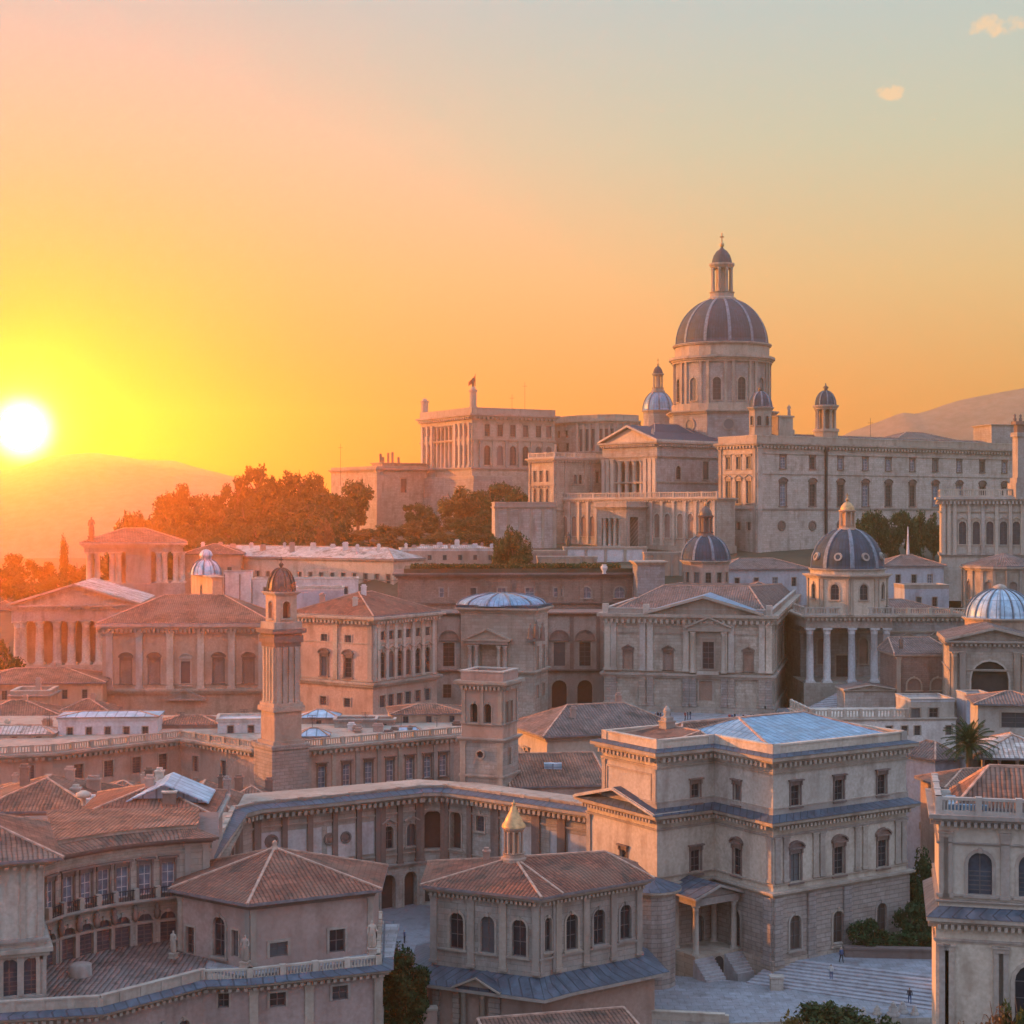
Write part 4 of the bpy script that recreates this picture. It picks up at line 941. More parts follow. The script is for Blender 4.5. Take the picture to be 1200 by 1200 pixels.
def library():
    q = rect(1103, 402, -13, wl=14, uR=1235); zt = zq(590, 402); b = Bld('library', 'ornate cream building with arched niches and heavy cornice at the right edge', 'building', (*q[1], 34)); f = Fac(q, 1)
    b.row(q, 1, [1128, 1144, 1160, 1176, 1191], 611, 638, 1.7, 'arch_ped', 'shut', tm='trim_pale'); b.body(q, 32, zt, 'cream'); b.cornice(q, zt, 1.6, 1.3, 'trim_pale', dent=.9, edges=(0, 1, 3)); b.balustrade([q[0], q[1], q[2]], zt + 1.6, 1.9, .5, 4)
    b.pils(q, 1, us=[1106, 1112, 1119, 1136, 1152, 1168, 1184, 1198], z0=zq(650, 402), z1=zt, w=.8, d=.5, mat='trim_pale'); b.band(q, zq(652, 402), .8, .5); b.band(q, zq(601, 402), .4, .35)
    # tall pier with carved top
    p = pq(1196, 399); c = Bld('column', 'tall square monument pier with carved crown at the right edge', 'monument', (p.x, p.y, zt)); z0 = zt + 1; k = 399 / F
    m = MB(); 
    for (r, a, e) in ((13, 575, 566), (10.5, 566, 560), (8, 560, 512), (10, 512, 507)): m.prism(circ(p.x, p.y, r * k * 1.2, 4, R_(45 + 9)), zq(a, 399) if a != 575 else z0, zq(e, 399))
    c.part('shaft', m, 'trim'); m = MB(); m.prism(circ(p.x, p.y, 8 * k, 8), zq(507, 399), zq(498, 399)); m.prism(circ(p.x, p.y, 11 * k, 8), zq(498, 399), zq(494, 399)); c.part('capital', m, 'trim_dark')
    for i, dx in enumerate((-1.4, 0, 1.4)): m = MB(); m.lathe(p.x + dx, p.y, [(.3, zq(494, 399)), (.45, zq(491, 399)), (.2, zq(489, 399)), (.35, zq(487, 399)), (.1, zq(485, 399))], 8); c.part('finial', m, 'trim_dark')
    # round apse below
    cx, D = pq(1176, 356); px = D / F; b = Bld('apse', 'round stone apse with shallow tiled roof above the pale blue dome', 'church', (cx, D, 22)); P = circ(cx, D, 46 * px, 20, .1); z1 = zq(668, D)
    for e in range(20):
        if e % 2 == 0: b.srow(P, e, 1, zq(702, D), zq(680, D), 1.7, 'arch', 'blind', m=.2)
    b.body(P, 20, z1, 'trim'); b.cornice(P, z1, .9, .8); b.roof(P, z1 + .9, 2.6, .5, 'tile_brown', caps=False)
    for e in range(20): b.pils(P, e, ss=[.1], z0=zq(712, D), z1=z1, w=.6, d=.3)
    # bluish houses between the domes
    def house(name, u0, u1, D, vt, zb, wall, roofm, lab, th=6, wl=12, nw=0, rise=2.4, wins=None, **k):
        q = rect(u0, D, th, wl=wl, uR=u1); b = Bld(name, lab, 'house', (*q[1], zb)); zt = zq(vt, D)
        if nw: b.srow(q, 1, nw, zt - 4.2, zt - 2.0, 1.1, 'bare', 'glass', mix=.3)
        b.body(q, zb, zt, wall)
        if roofm: b.roof(q, zt, rise, .6, roofm)
        else: b.parapet(q, zt, .8, .05)
        return b, q, zt
    house('house', 846, 948, 402, 668, 22, 'bluish', 'tile_brown', 'blue-grey rendered house with brown tile roof right of the small lead dome', 12, 14, 4)
    house('house', 1036, 1106, 398, 664, 22, 'bluish', 'tile_brown', 'blue-grey house with weathered roof right of the portico dome', 4, 12, 3)
    house('house', 1060, 1112, 380, 690, 20, 'bluish', None, 'plain blue-grey annex between the portico dome and the round apse', 4, 8, 2)
    house('house', 878, 905, 385, 690, 20, 'white', 'tile_brown', 'little whitewashed house beside the blue-grey rendered house', 4, 6, 1, 1.2)
    m = MB(); x, y = pq(1064, 408); z = 33; m.prism(circ(x, y, 1.3, 4, .7), z, z + 4); m.lathe(x, y, [(.9, z + 4), (.5, z + 8), (.1, zq(617, 408))], 6); tag(link('obelisk', m.mesh('obelisk', ['white'])), 'small white obelisk in front of the dark palace garden trees', 'obelisk')
library()
# ------------------------------------------------------------------ middle distance
def mid_left():
    # pilastered palace glowing on the left
    q = rect(120, 330, 2, wl=20, uR=316); zt = zq(740, 330); b = Bld('palace', 'orange-glowing pilastered palace with terracotta hipped roof on the left', 'palace', (*q[1], 8))
    b.row(q, 1, [147.5, 180.5, 256, 291], 774, 801, 2.0, 'seg', 'blind', tm='trim_dark'); b.row(q, 1, [217.5], 775, 803, 1.9, 'seg', 'glass', tm='trim_pale')
    b.body(q, 6, zt, 'ochre'); b.cornice(q, zt, 1.5, 1.4, dent=.9, edges=(0, 1)); b.roof(q, zt + 1.5, 5.2, 1.0, 'tile', frac=.33)
    b.pils(q, 1, us=[128.5, 163.5, 199.5, 235.5, 271.5, 307], z0=zq(808, 330), z1=zt, w=1.35, d=.5, mat='trim_pale'); b.band(q, zq(813, 330), 1.0, .9); b.band(q, zq(803, 330), .3, .25); b.band(q, zq(738, 330) - 1.2, .35, .3)
    f = Fac(q, 1); m = MB(); a = f.s(217.5); mx = f.mtx(a, zq(820, 330)); m.face([mx @ Vector(p) for p in ((-4, -.5, 0), (4, -.5, 0), (0, -.5, 1.9))])
    for s in (-1, 1): m.bar(mx @ Vector((s * 4.2, -.6, .1)), mx @ Vector((0, -.6, 2.1)), .7, .35)
    m.bar(mx @ Vector((-4.2, -.6, 0)), mx @ Vector((4.2, -.6, 0)), .7, .3); b.part('pediment', m, 'trim')
    # domed skylight house on that roof
    q = rect(249, 343, 22, uL=224, uR=260); z1 = zq(679, 343); c = Bld('lantern_house', 'small square lantern house with ribbed white dome on the terracotta roof', 'lantern', (*q[1], 32)); c.row(q, 0, [236], 686, 699, 1.7, 'bare', 'shut'); c.body(q, 30, z1, 'ochre'); c.cornice(q, z1, .6, .5)
    cx, D = (q[0] + q[2]) / 2; px = D / F; c.dome(cx, D, z1 + .6, 17.5 * px, zq(656, D) - z1 - .6, .35, 24, 'zinc_pale', 8, 0, .3, 'rib'); m = MB(); z = zq(656, D); r = 6.5 * px
    m.lathe(cx, D, [(r, z - .3), (r, z + .8), (r * 1.2, z + .9)] + [(r * 1.2 * math.cos(t), z + 1 + 1.3 * math.sin(t)) for t in (0, .4, .8, 1.2, 1.5)], 14); c.part('cap', m, 'zinc_pale')
    q = rect(262, 350, 4, wl=5, uR=294); c = Bld('stair_head', 'plain pale rooftop block with two dark seams beside the white-domed lantern house', 'roof block', (*q[1], 32)); c.body(q, 30, zq(672, 350), 'white'); c.parapet(q, zq(672, 350), .3, .04, 'white', .3)
    f = Fac(q, 1)
    for a in (.15, 3.4): c.boxpart('drainpipe', f, a, a + .18, .02, .2, 30, zq(673, 350), 'trim_dark')
    # temple with columns
    q = rect(14, 362, 7, wl=32, uR=160); zt = zq(714, 362); b = Bld('temple', 'columned temple with broad pediment glowing in the haze at far left', 'temple', (*q[1], 14)); f = Fac(q, 1); z0 = zq(780, 362); z1 = zq(728, 362)
    inn = [q[0] + f.n.to_2d() * -0 if False else q[0], q[1], q[2], q[3]]
    d = f.d; nn = -f.n; cell = [q[1] + d * 1.5 + nn * 30, q[1] + d * 1.5 + nn * 5, q[2] - d * 1.5 + nn * 5, q[2] - d * 1.5 + nn * 30]
    b.row(cell, 1, [58, 95], 742, 779, 2.2, 'bare', 'blind'); b.body(cell, z0, z1, 'ochre'); b.plinth(q, 12, z0 - 13.2, .8, 'pink'); b.plinth(q, z0 - 1.2, 1.2, 0.2, 'trim')
    b.cols([f.pt(f.s(u), -1.2) for u in (20, 25.5, 45.5, 66, 83, 100, 116, 134, 150)], z0, z1, .95, 'trim_pale'); fl = Fac(q, 0)
    b.cols([fl.pt(s, -1.2) for s in (5, 10, 15, 20, 25)], z0, z1, .95, 'trim_pale')
    b.plinth(q, z1, zt - z1, .1, 'trim', 'entablature'); b.cornice(q, zt, .9, 1.0, dent=1, edges=(1,)); b.gable(q, 1, zt + .9, 4.4, 1.0, 'tile_pale', .4, 'trim')
    # upper colonnaded pavilion with statue
    q = rect(99, 424, 12, wl=20, uR=214); zt = zq(642, 424); b = Bld('pavilion', 'square colonnaded pavilion with low hipped roof behind the temple', 'pavilion', (*q[1], 26)); f = Fac(q, 1); z0 = zq(684, 424); z1 = zq(647, 424); d = f.d; nn = -f.n
    b.plinth(q, 22, z0 - 22, .6, 'pink'); cell = [q[1] + d * 7 + nn * 18, q[1] + d * 7 + nn * 3.4, q[2] - d * 7 + nn * 3.4, q[2] - d * 7 + nn * 18]; b.body(cell, z0, z1, 'ochre')
    c2 = [q[1] + d * 10.5 + nn * 3.2, q[1] + d * 10.5 + nn * .6, q[1] + d * 17 + nn * .6, q[1] + d * 17 + nn * 3.2]; b.body(c2, z0, z1, 'trim', 'pier')
    b.cols([f.pt(s, -1.0) for s in (1.2, 3.2, 7.0, 8.6, 19, 20.5, 23.4, 25)], z0, z1, .8, 'trim_pale'); fl = Fac(q, 0); b.cols([fl.pt(s, -1) for s in (4, 8, 12, 16)], z0, z1, .8, 'trim_pale')
    b.plinth(q, z1, zt - z1, .1, 'trim', 'entablature'); b.cornice(q, zt, 1.2, 1.3); b.roof(q, zt + 1.2, 3.6, 1.2, 'tile', frac=.4)
    statue(*q[1] + Vector((1.6, .8)), zt + 2.0, 6.2, 'dark standing statue on the left roof corner of the colonnaded pavilion', mat='bronze')
    q = rect(216, 440, 4, wl=14, uR=282); b = Bld('house', 'low terracotta-roofed house right of the colonnaded pavilion', 'house', (*q[1], 28)); b.srow(q, 1, 4, 37, 39, 1.2, 'bare', 'shut'); b.body(q, 26, zq(650, 440), 'ochre'); b.roof(q, zq(650, 440), 2.6, .8, 'tile')
    # low houses in the glow below the temple
    for (u0, u1, D, v, th, wl, m, rf, nw, lab) in ((-40, 120, 318, 803, 8, 16, 'ochre', 'tile', 6, 'wide terracotta-roofed house below the temple steps'), (-30, 66, 292, 842, 14, 12, 'ochre', 'tile', 4, 'low house with sunlit tile roof at the left edge below the temple'), (12, 58, 304, 818, 4, 8, 'ochre', None, 2, 'small flat-roofed house with panelled wall at the left edge'), (66, 128, 300, 838, 3, 9, 'pink', 'tile', 3, 'small terracotta house under the pilastered palace')):
        q = rect(u0, D, th, wl=wl, uR=u1); zt = zq(v, D); b = Bld('house', lab, 'house', (*q[1], zt - 10)); b.srow(q, 1, nw, zt - 3, zt - 1.2, 1, 'bare', 'shut'); b.body(q, zt - 14, zt, m)
        if rf: b.roof(q, zt, 2.2, .7, rf)
        else: b.cornice(q, zt, .5, .5); b.parapet(q, zt + .5, .7, 0)
        p = Fac(q, 1).pt(Fac(q, 1).L * .6, -wl * .5); b.chimney(p.x, p.y, zt, zt + 3, .9, .7)
    for i, (u0, u1, D, v) in enumerate(((-60, 30, 470, 700), (-20, 26, 445, 716), (-70, 14, 425, 742))):
        q = rect(u0, D, 10, wl=12, uR=u1); zt = zq(v, D); b = Bld('house', ('hazy tiled house among the trees at the far left', 'second hazy house just below it at the left edge', 'hazy house left of the temple columns')[i], 'house', (*q[1], zt - 8)); b.srow(q, 1, 4, zt - 3, zt - 1.4, 1, 'bare', 'shut'); b.body(q, zt - 12, zt, 'ochre'); b.roof(q, zt, 2.2, .7, 'tile')
mid_left()

def corner_palazzo():
    q = rect(437, 300, 56, uL=343, uR=512); zt = zq(731, 300); b = Bld('palazzo', 'corner palazzo with red tile roof and a long receding row of arched windows', 'palazzo', (*q[1], 4))
    b.row(q, 0, [380, 408], 743, 752, 1.6, 'bare', 'shut'); b.row(q, 0, [380, 408], 769, 792, 1.8, 'seg', 'glass', tm='trim_dark'); b.row(q, 0, [379, 407], 816, 826, 1.6, 'bare', 'shut')
    us = [448, 458, 468, 478, 489.5, 501]
    b.row(q, 1, us, 740, 750, 1.5, 'bare', 'shut'); b.row(q, 1, us, 764, 795, 1.7, 'arch_ped', 'glass'); b.row(q, 1, us, 815, 829, 1.7, 'bare', 'shut')
    b.body(q, 2, zt, 'pink'); b.cornice(q, zt, 1.2, 1.3, dent=.9, edges=(0, 1)); b.roof(q, zt + 1.2, 3.8, .6, 'tile_red', frac=.4); [b.chimney(*Fac(q, 0).pt(a_, -o_).xy, zt + 2, zt + h_, 1.0, .8, m_) for a_, o_, h_, m_ in ((4, 4, 4.6, 'pink'), (11, 8, 6.3, 'white'), (13, 3, 4.2, 'cream'))]; b.band(q, zq(806, 300), .9, .8); b.band(q, zq(800, 300), .3, .2); b.band(q, zq(756, 300), .25, .15)
    b.pils(q, 1, us=[439, 443, 453, 463, 473, 483.5, 495, 507], z0=zq(799, 300), z1=zq(733, 300), w=.8, d=.3, mat='trim_pale'); b.pils(q, 0, us=[347, 393.5, 434], z0=zq(799, 300), z1=zq(733, 300), w=1.0, d=.25)
    q2 = rect(345, 314, 4, wl=7, uR=402); c = Bld('roof_terrace', 'pale blue-grey rooftop block behind the cupola tower', 'roof block', (*q2[1], 32)); c.body(q2, 30, zq(692, 314), 'bluish'); c.parapet(q2, zq(692, 314), .4, .05, 'white', .3)
    q3 = rect(296, 352, 6, wl=10, uR=420); c = Bld('house', 'long flat pale roof terrace behind the corner palazzo', 'house', (*q3[1], 26)); c.srow(q3, 1, 7, 36, 37.6, 1.1, 'bare', 'shut'); c.body(q3, 24, zq(682, 352), 'white'); c.parapet(q3, zq(682, 352), .5, .05, 'white', .3)
corner_palazzo()

def brick_palace():
    q = rect(466, 374, 3, wl=26, uR=764); zt = zq(678, 374); b = Bld('palace', 'long brown brick palace with small square windows and a hedge along its roof', 'palace', (*q[1], 20))
    b.row(q, 1, [520, 553, 588, 621, 654], 689, 700, 2.0, 'bare', 'pale', mix=.5); b.row(q, 1, [687, 726], 688, 701, 2.3, 'arch_plain', 'pale'); b.row(q, 1, [746], 688, 701, 1.6, 'bare', 'shut')
    b.body(q, 16, zt, 'brown_stone'); b.cornice(q, zt, 1.2, 1.2, 'trim_dark'); b.band(q, zq(709, 374), .6, .5, 'trim_dark'); b.band(q, zq(717, 374), .5, .7, 'trim_dark')
    b.pils(q, 1, n=12, z0=zq(708, 374), z1=zt, w=.9, d=.25, mat='brown_stone')
    b.plinth(off(q, -1.4), zt + 1.2, 1.0, 0, 'earth', 'roof_bed')
    mb = MB(); rn = random.Random(8); f = Fac(q, 1)
    for k in range(9000):
        a = rn.uniform(3, f.L - 7); o = -rn.uniform(1.5, 9); h = 1.5 * (0.55 + .45 * noise.noise(Vector((a * .25, o * .3, 0)))); c = f.pt(a, o, zt + 2.2 + rn.random() * h); l = .34
        d1 = Vector((rn.gauss(0, 1), rn.gauss(0, 1), rn.gauss(0, .6))).normalized() * l; d2 = Vector((rn.gauss(0, 1), rn.gauss(0, 1), rn.gauss(0, .6))).normalized() * l * .6
        mb.face([c - d1, c + d2, c + d1, c - d2])
    b.part('roof_hedge', mb, 'leaf_a', merge=False)
    t = rect(747, 369, 3, wl=9, uR=779); b2 = Bld('block', 'grey stone corner block at the right end of the brick palace', 'building', (*t[1], 20)); b2.body(t, 18, zq(662, 369), 'grey_stone'); b2.cornice(t, zq(662, 369), .8, .8)
    m = MB(); x, y = pq(708, 372); z = zt + 1.2; m.lathe(x, y, [(.5, z), (.35, z + .4), (.75, z + 1.1), (.8, z + 1.6), (.45, z + 1.9), (.6, z + 2.1)], 12); tag(link('urn', m.mesh('urn', ['white'])), 'white stone urn on the cornice of the brick palace', 'urn')
    # recessed court with big arched windows
    q = rect(500, 352, 2, wl=10, uR=716); zt = zq(722, 352); b = Bld('court_building', 'shaded recessed court facade with tall lunette windows behind the round blue roof', 'building', (*q[1], 8))
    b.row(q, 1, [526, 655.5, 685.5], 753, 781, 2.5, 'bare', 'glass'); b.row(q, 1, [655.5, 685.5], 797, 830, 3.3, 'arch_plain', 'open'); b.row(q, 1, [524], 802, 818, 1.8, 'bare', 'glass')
    b.body(q, 4, zt, 'trim'); b.band(q, zq(788, 352), .6, .6, 'trim_dark'); b.cornice(q, zt, .8, .9, 'trim_dark')
    f = Fac(q, 1)
    for u in (526, 655.5, 685.5):
        m = MB(); mx = f.mtx(f.s(u), zq(750, 352)); A = arc_pts(3.6, 0, 10); B = arc_pts(4.4, 0, 10)
        for k in range(10):
            P = [mx @ Vector((x, -.25, z)) for x, z in (A[k], A[k + 1], B[k + 1], B[k])]; m.m = 0; m.face(list(reversed(P))); P2 = [mx @ Vector((x, y, z)) for (x, z), y in ((B[k], -.25), (B[k + 1], -.25), (B[k + 1], 0), (B[k], 0))]; m.face(P2)
            m.m = 1; m.face([mx @ Vector(p) for p in ((0, -.06, 0), (A[k + 1][0], -.06, A[k + 1][1]), (A[k][0], -.06, A[k][1]))])
        m.m = 0; m.box(-2.2, 2.2, -.3, 0, -.3, 0, mx); b.part('lunette', m, ['trim_dark', 'niche'])
    b.pils(q, 1, us=[510, 541, 640, 670, 701], z0=zq(787, 352), z1=zt, w=.8, d=.3, mat='trim_dark')
brick_palace()

def blue_rotunda():
    q = rect(626, 318, 74, uL=540, uR=642); zt = zq(719, 318); b = Bld('rotunda', 'stone block under a bright low blue dome with a columned window', 'building', (*q[1], 4)); f = Fac(q, 0)
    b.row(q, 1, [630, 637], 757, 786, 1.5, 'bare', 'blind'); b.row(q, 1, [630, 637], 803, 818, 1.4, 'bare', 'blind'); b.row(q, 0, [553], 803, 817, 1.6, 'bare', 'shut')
    b.body(q, 2, zt, 'travertine', niches=[(0, f.s(572), 3.6, zq(786, 322), zq(754, 322), False, 1.6)]); b.cornice(q, zt, 1.0, 1.0); b.band(q, zq(789, 320), .6, .6); b.plinth(off(q, .5), zt + 1, .5, .3, 'lead')
    b.cols([f.pt(f.s(u), .55) for u in (551.5, 559, 585, 592.5)], zq(786, 322), zq(755, 322), .42); a0, a1 = f.s(548), f.s(597); z = zq(754, 322)
    b.boxpart('entablature', f, a0, a1, 0, 1.1, z, z + .8, 'trim'); m = MB(); mx = f.mtx((a0 + a1) / 2, z + .8); w = (a1 - a0) / 2 + .4
    m.face([mx @ Vector(p) for p in ((-w, -.9, 0), (w, -.9, 0), (0, -.9, 2.0))]); m.bar(mx @ Vector((-w, -.7, 0)), mx @ Vector((w, -.7, 0)), 1.4, .3)
    for s in (-1, 1): m.bar(mx @ Vector((s * w * 1.04, -.7, .1)), mx @ Vector((0, -.7, 2.2)), 1.4, .35)
    b.part('pediment', m, 'trim'); b.boxpart('ledge', f, a0 - .3, a1 + .3, 0, 1.5, zq(789, 322), zq(786, 322), 'trim')
    mcx, mcy = pq(588, 328); px = mcy / F; b.dome(mcx, mcy, zt + 1.3, 52 * px, zq(695, 328) - zt - 1.3, .2, 40, 'zinc', 12, .2, .35, 'rib')
    # carved group at the right corner
    m = MB(); x, y = f.pt(f.L, 1.0).xy
    for k, (dx, h, r) in enumerate(((-.5, 3.0, .5), (.7, 3.6, .55), (1.9, 3.2, .5))): z = zq(748, 318); m.lathe(x + dx, y + dx * .5, [(r * 1.1, z), (r * .8, z + h * .4), (r * .95, z + h * .62), (r * .35, z + h * .75), (r * .45, z + h * .86), (.05, z + h)], 9)
    m.prism([(x - 1.2, y - .9), (x + 2.4, y + .6), (x + 2.2, y + 1.8), (x - 1.2, y + .4)], zq(751, 318), zq(748, 318)); tag(link('sculpture', m.mesh('sculpture', ['trim_dark'])), 'dark carved figure group on the corner of the blue-domed block', 'sculpture')
blue_rotunda()

def church():
    q = rect(905, 322, 77, uL=708, uR=947); zt = zq(731, 322); b = Bld('church', 'broad stone church facade with central pediment and blue roof patch', 'church', (*q[1], 12)); f = Fac(q, 0)
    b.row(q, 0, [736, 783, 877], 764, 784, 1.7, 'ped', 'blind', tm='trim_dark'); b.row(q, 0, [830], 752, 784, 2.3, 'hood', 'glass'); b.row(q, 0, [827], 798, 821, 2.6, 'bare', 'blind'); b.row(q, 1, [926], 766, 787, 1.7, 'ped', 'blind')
    z0 = zq(840, 322); zs = zq(797, 322)
    b.body(q, 10, zt, 'travertine'); b.cornice(q, zt, 1.7, 1.3, dent=1.1, edges=(0, 1)); b.band(q, zs, .9, .8); b.band(q, zq(790, 322), .4, .3); b.plinth(q, 10, z0 + 1.6 - 10, .5, 'travertine'); b.band(q, zq(745, 322), .35, .25)
    us = [712, 719, 753, 762, 804, 812, 849, 857, 893, 901]
    b.pils(q, 0, us=us, z0=zq(789, 322), z1=zt, w=1.15, d=.4, mat='trim_pale'); b.pils(q, 0, us=us, z0=z0 + 1.6, z1=zs, w=1.3, d=.45, mat='rust_stone', cap=False); b.pils(q, 1, us=[908, 917, 936, 943], z0=zq(789, 322), z1=zt, w=1.1, d=.4, mat='trim')
    # projecting centre with its pediments
    a0, a1 = f.s(806), f.s(856); m = MB(); mx = f.mtx((a0 + a1) / 2, zq(741, 322)); w = (a1 - a0) / 2
    m.box(-w, w, -.9, 0, 0, .8, mx); m.face([mx @ Vector(p) for p in ((-w, -.75, .8), (w, -.75, .8), (0, -.75, 2.7))])
    for s in (-1, 1): m.bar(mx @ Vector((s * w * 1.08, -.7, .85)), mx @ Vector((0, -.7, 2.9)), 1.3, .35)
    b.part('pediment', m, 'trim'); b.boxpart('balcony', f, f.s(817), f.s(843), 0, 1.1, zq(792, 322), zq(788, 322), 'trim_pale'); b.cols([f.pt(f.s(u), .5) for u in (812, 848)], zq(790, 322), zq(742, 322), .45)
    ga0, ga1 = f.s(762), f.s(889); g = [f.pt(ga0, .3).xy, f.pt(ga1, .3).xy, f.pt(ga1, -14).xy, f.pt(ga0, -14).xy]
    g = [f.pt(ga0, -14).xy, f.pt(ga0, .3).xy, f.pt(ga1, .3).xy, f.pt(ga1, -14).xy]; b.gable(g, 1, zt + 1.7, zq(697, 328) - zt - 2.1, 1.0, 'zinc', .45, 'trim')
    ins = off(q, -1.2); b.parapet(q, zt + 1.7, .9, 0); b.roof(ins, zt + 1.8, 4.6, 0, 'tile_brown', ridge=[f.pt(f.s(765), -16).xy, f.pt(f.s(870), -16).xy])
    for u in (709.5, 757, 901.5): b.boxpart('post', f, f.s(u) - .6, f.s(u) + .6, -.9, .3, zt + 1.7, zt + 3.6, 'trim_pale')
church()

def dome_church():
    q = rect(938, 346, 1, wl=24, uR=1140); zt = zq(727, 346); b = Bld('church', 'church with columned porch under an octagonal drum and ribbed lead dome', 'church', (*q[1], 12)); f = Fac(q, 1)
    b.row(q, 1, [987], 768, 799, 2.6, 'bare', 'door'); b.row(q, 1, [1064, 1095], 750, 772, 1.9, 'ped', 'blind'); b.row(q, 1, [963, 1012], 748, 778, 1.8, 'arch', 'blind')
    zf = zq(799, 336); b.body(q, 10, zt, 'grey_stone'); b.cornice(q, zt, 1.2, .9, dent=1, edges=(1,)); b.balustrade([q[1], q[2]], zt + 1.2, 1.4, .5, 4.5); b.roof(off(q, -2), zt + 1, 2.6, 0, 'tile_brown'); b.band(q, zq(742, 346), .5, .3)
    # porch
    p = rect(944, 334, 0, wl=13, uR=1046); zc = zq(736, 334); g = Fac(p, 1)
    b.plinth(p, 11, zf - 11, .4, 'travertine', 'podium'); b.cols([g.pt(g.s(u), -.9) for u in (950, 970, 999, 1025.5, 1040)], zf, zc, .78, 'white'); gl = Fac(p, 3)
    b.plinth(p, zc, 1.7, 0, 'trim', 'entablature'); b.cornice(p, zc + 1.7, 1.0, 1.0, dent=.9, edges=(1,)); b.balustrade([p[0], p[1], p[2], p[3]], zc + 2.7, 1.6, .5, 4.4)
    # octagonal drum and dome
    cx, D = pq(993, 341); px = D / F; z0 = zc + 2.7; z1 = zq(677, D); P = circ(cx, D, 46 * px, 8, R_(22.5 + 14))
    for e in range(8): b.srow(P, e, 1, zq(701, D), zq(683, D), 1.8, 'arch', 'glass', m=.4)
    b.body(P, z0, z1, 'cream', name='drum'); b.cornice(P, z1, .9, 1.0)
    for e in range(8): L = Fac(P, e).L; b.pils(P, e, ss=[.45, L - .45], z0=z0, z1=z1, w=.6, d=.25)
    P2 = circ(cx, D, 43 * px, 16, R_(36)); b.plinth(P2, z1 + .9, zq(666, D) - z1 - .9, 0, 'cream', 'attic'); z2 = zq(666, D); b.band(circ(cx, D, 43 * px, 32), z2 - .3, .4, .4)
    dm = b.dome(cx, D, z2 + .1, 41.5 * px, zq(621, D) - z2, .26, 40, 'lead', 8, R_(-94), .9)
    for k in range(8):
        t = R_(-94 + 22.5 + 45 * k); r = 39 * px; m = MB(); zc2 = z2 + 2.6; o = Vector((math.cos(t), math.sin(t), 0)); tt = Vector((-o.y, o.x, 0)); c = Vector((cx, D, zc2)) + o * (r + .2); n = 12; up = Vector((0, 0, 1)) - o * .35
        R1 = [c + (tt * math.cos(6.283 * j / n) + up * math.sin(6.283 * j / n)) * .85 + o * .35 for j in range(n)]; R2 = [c + (tt * math.cos(6.283 * j / n) + up * math.sin(6.283 * j / n)) * .5 + o * .35 for j in range(n)]; R0 = [v - o * .8 for v in R1]
        for j in range(n): k2 = (j + 1) % n; m.face([R1[j], R1[k2], R2[k2], R2[j]]); m.face([R0[j], R0[k2], R1[k2], R1[j]])
        m.m = 1; m.face([v - o * .15 for v in R2]); s = b.part('oculus', m, ['trim', 'glass'], dm)
    b.lantern(cx, D, zq(622, D), 8.2 * px, zq(578, D) - zq(622, D), 'ochre', 'gold', 8, cross=True)
    # flight of steps to the forecourt
    st = Bld('staircase', 'worn stone staircase climbing to the columned porch', 'staircase', (*pq(960, 326), 13)); zb = zq(836, 318); n = 18
    a = pq(1004, 333.2); e2 = pq(934, 318); m = MB(); d = (e2 - a); side = Vector((7.5, -.5)); side2 = Vector((5.5, -1.5))
    for k in range(n):
        t0, t1 = k / n, (k + 1) / n; p0, p1 = a + d * t0, a + d * t1; z = zf - (zf - zb) * t0
        m.prism([(p0.x, p0.y), (p1.x, p1.y), (p1.x + 6.5, p1.y - 3.0), (p0.x + 6.5, p0.y - 3.0)][::1], 11, z - .02)
    st.part('steps', m, 'step')
    # retaining blocks beside the steps
    w = rect(990, 313, 3, wl=6, uR=1050); c = Bld('terrace_wall', 'pale retaining wall with shallow pediment below the porch columns', 'wall', (*w[1], 12)); c.body(w, 8, zq(811, 313), 'pale_stone'); c.cornice(w, zq(811, 313), .4, .4); c.gable(w, 1, zq(811, 313) + .4, .9, .3, 'tile_brown', .2, 'trim_pale')
dome_church()

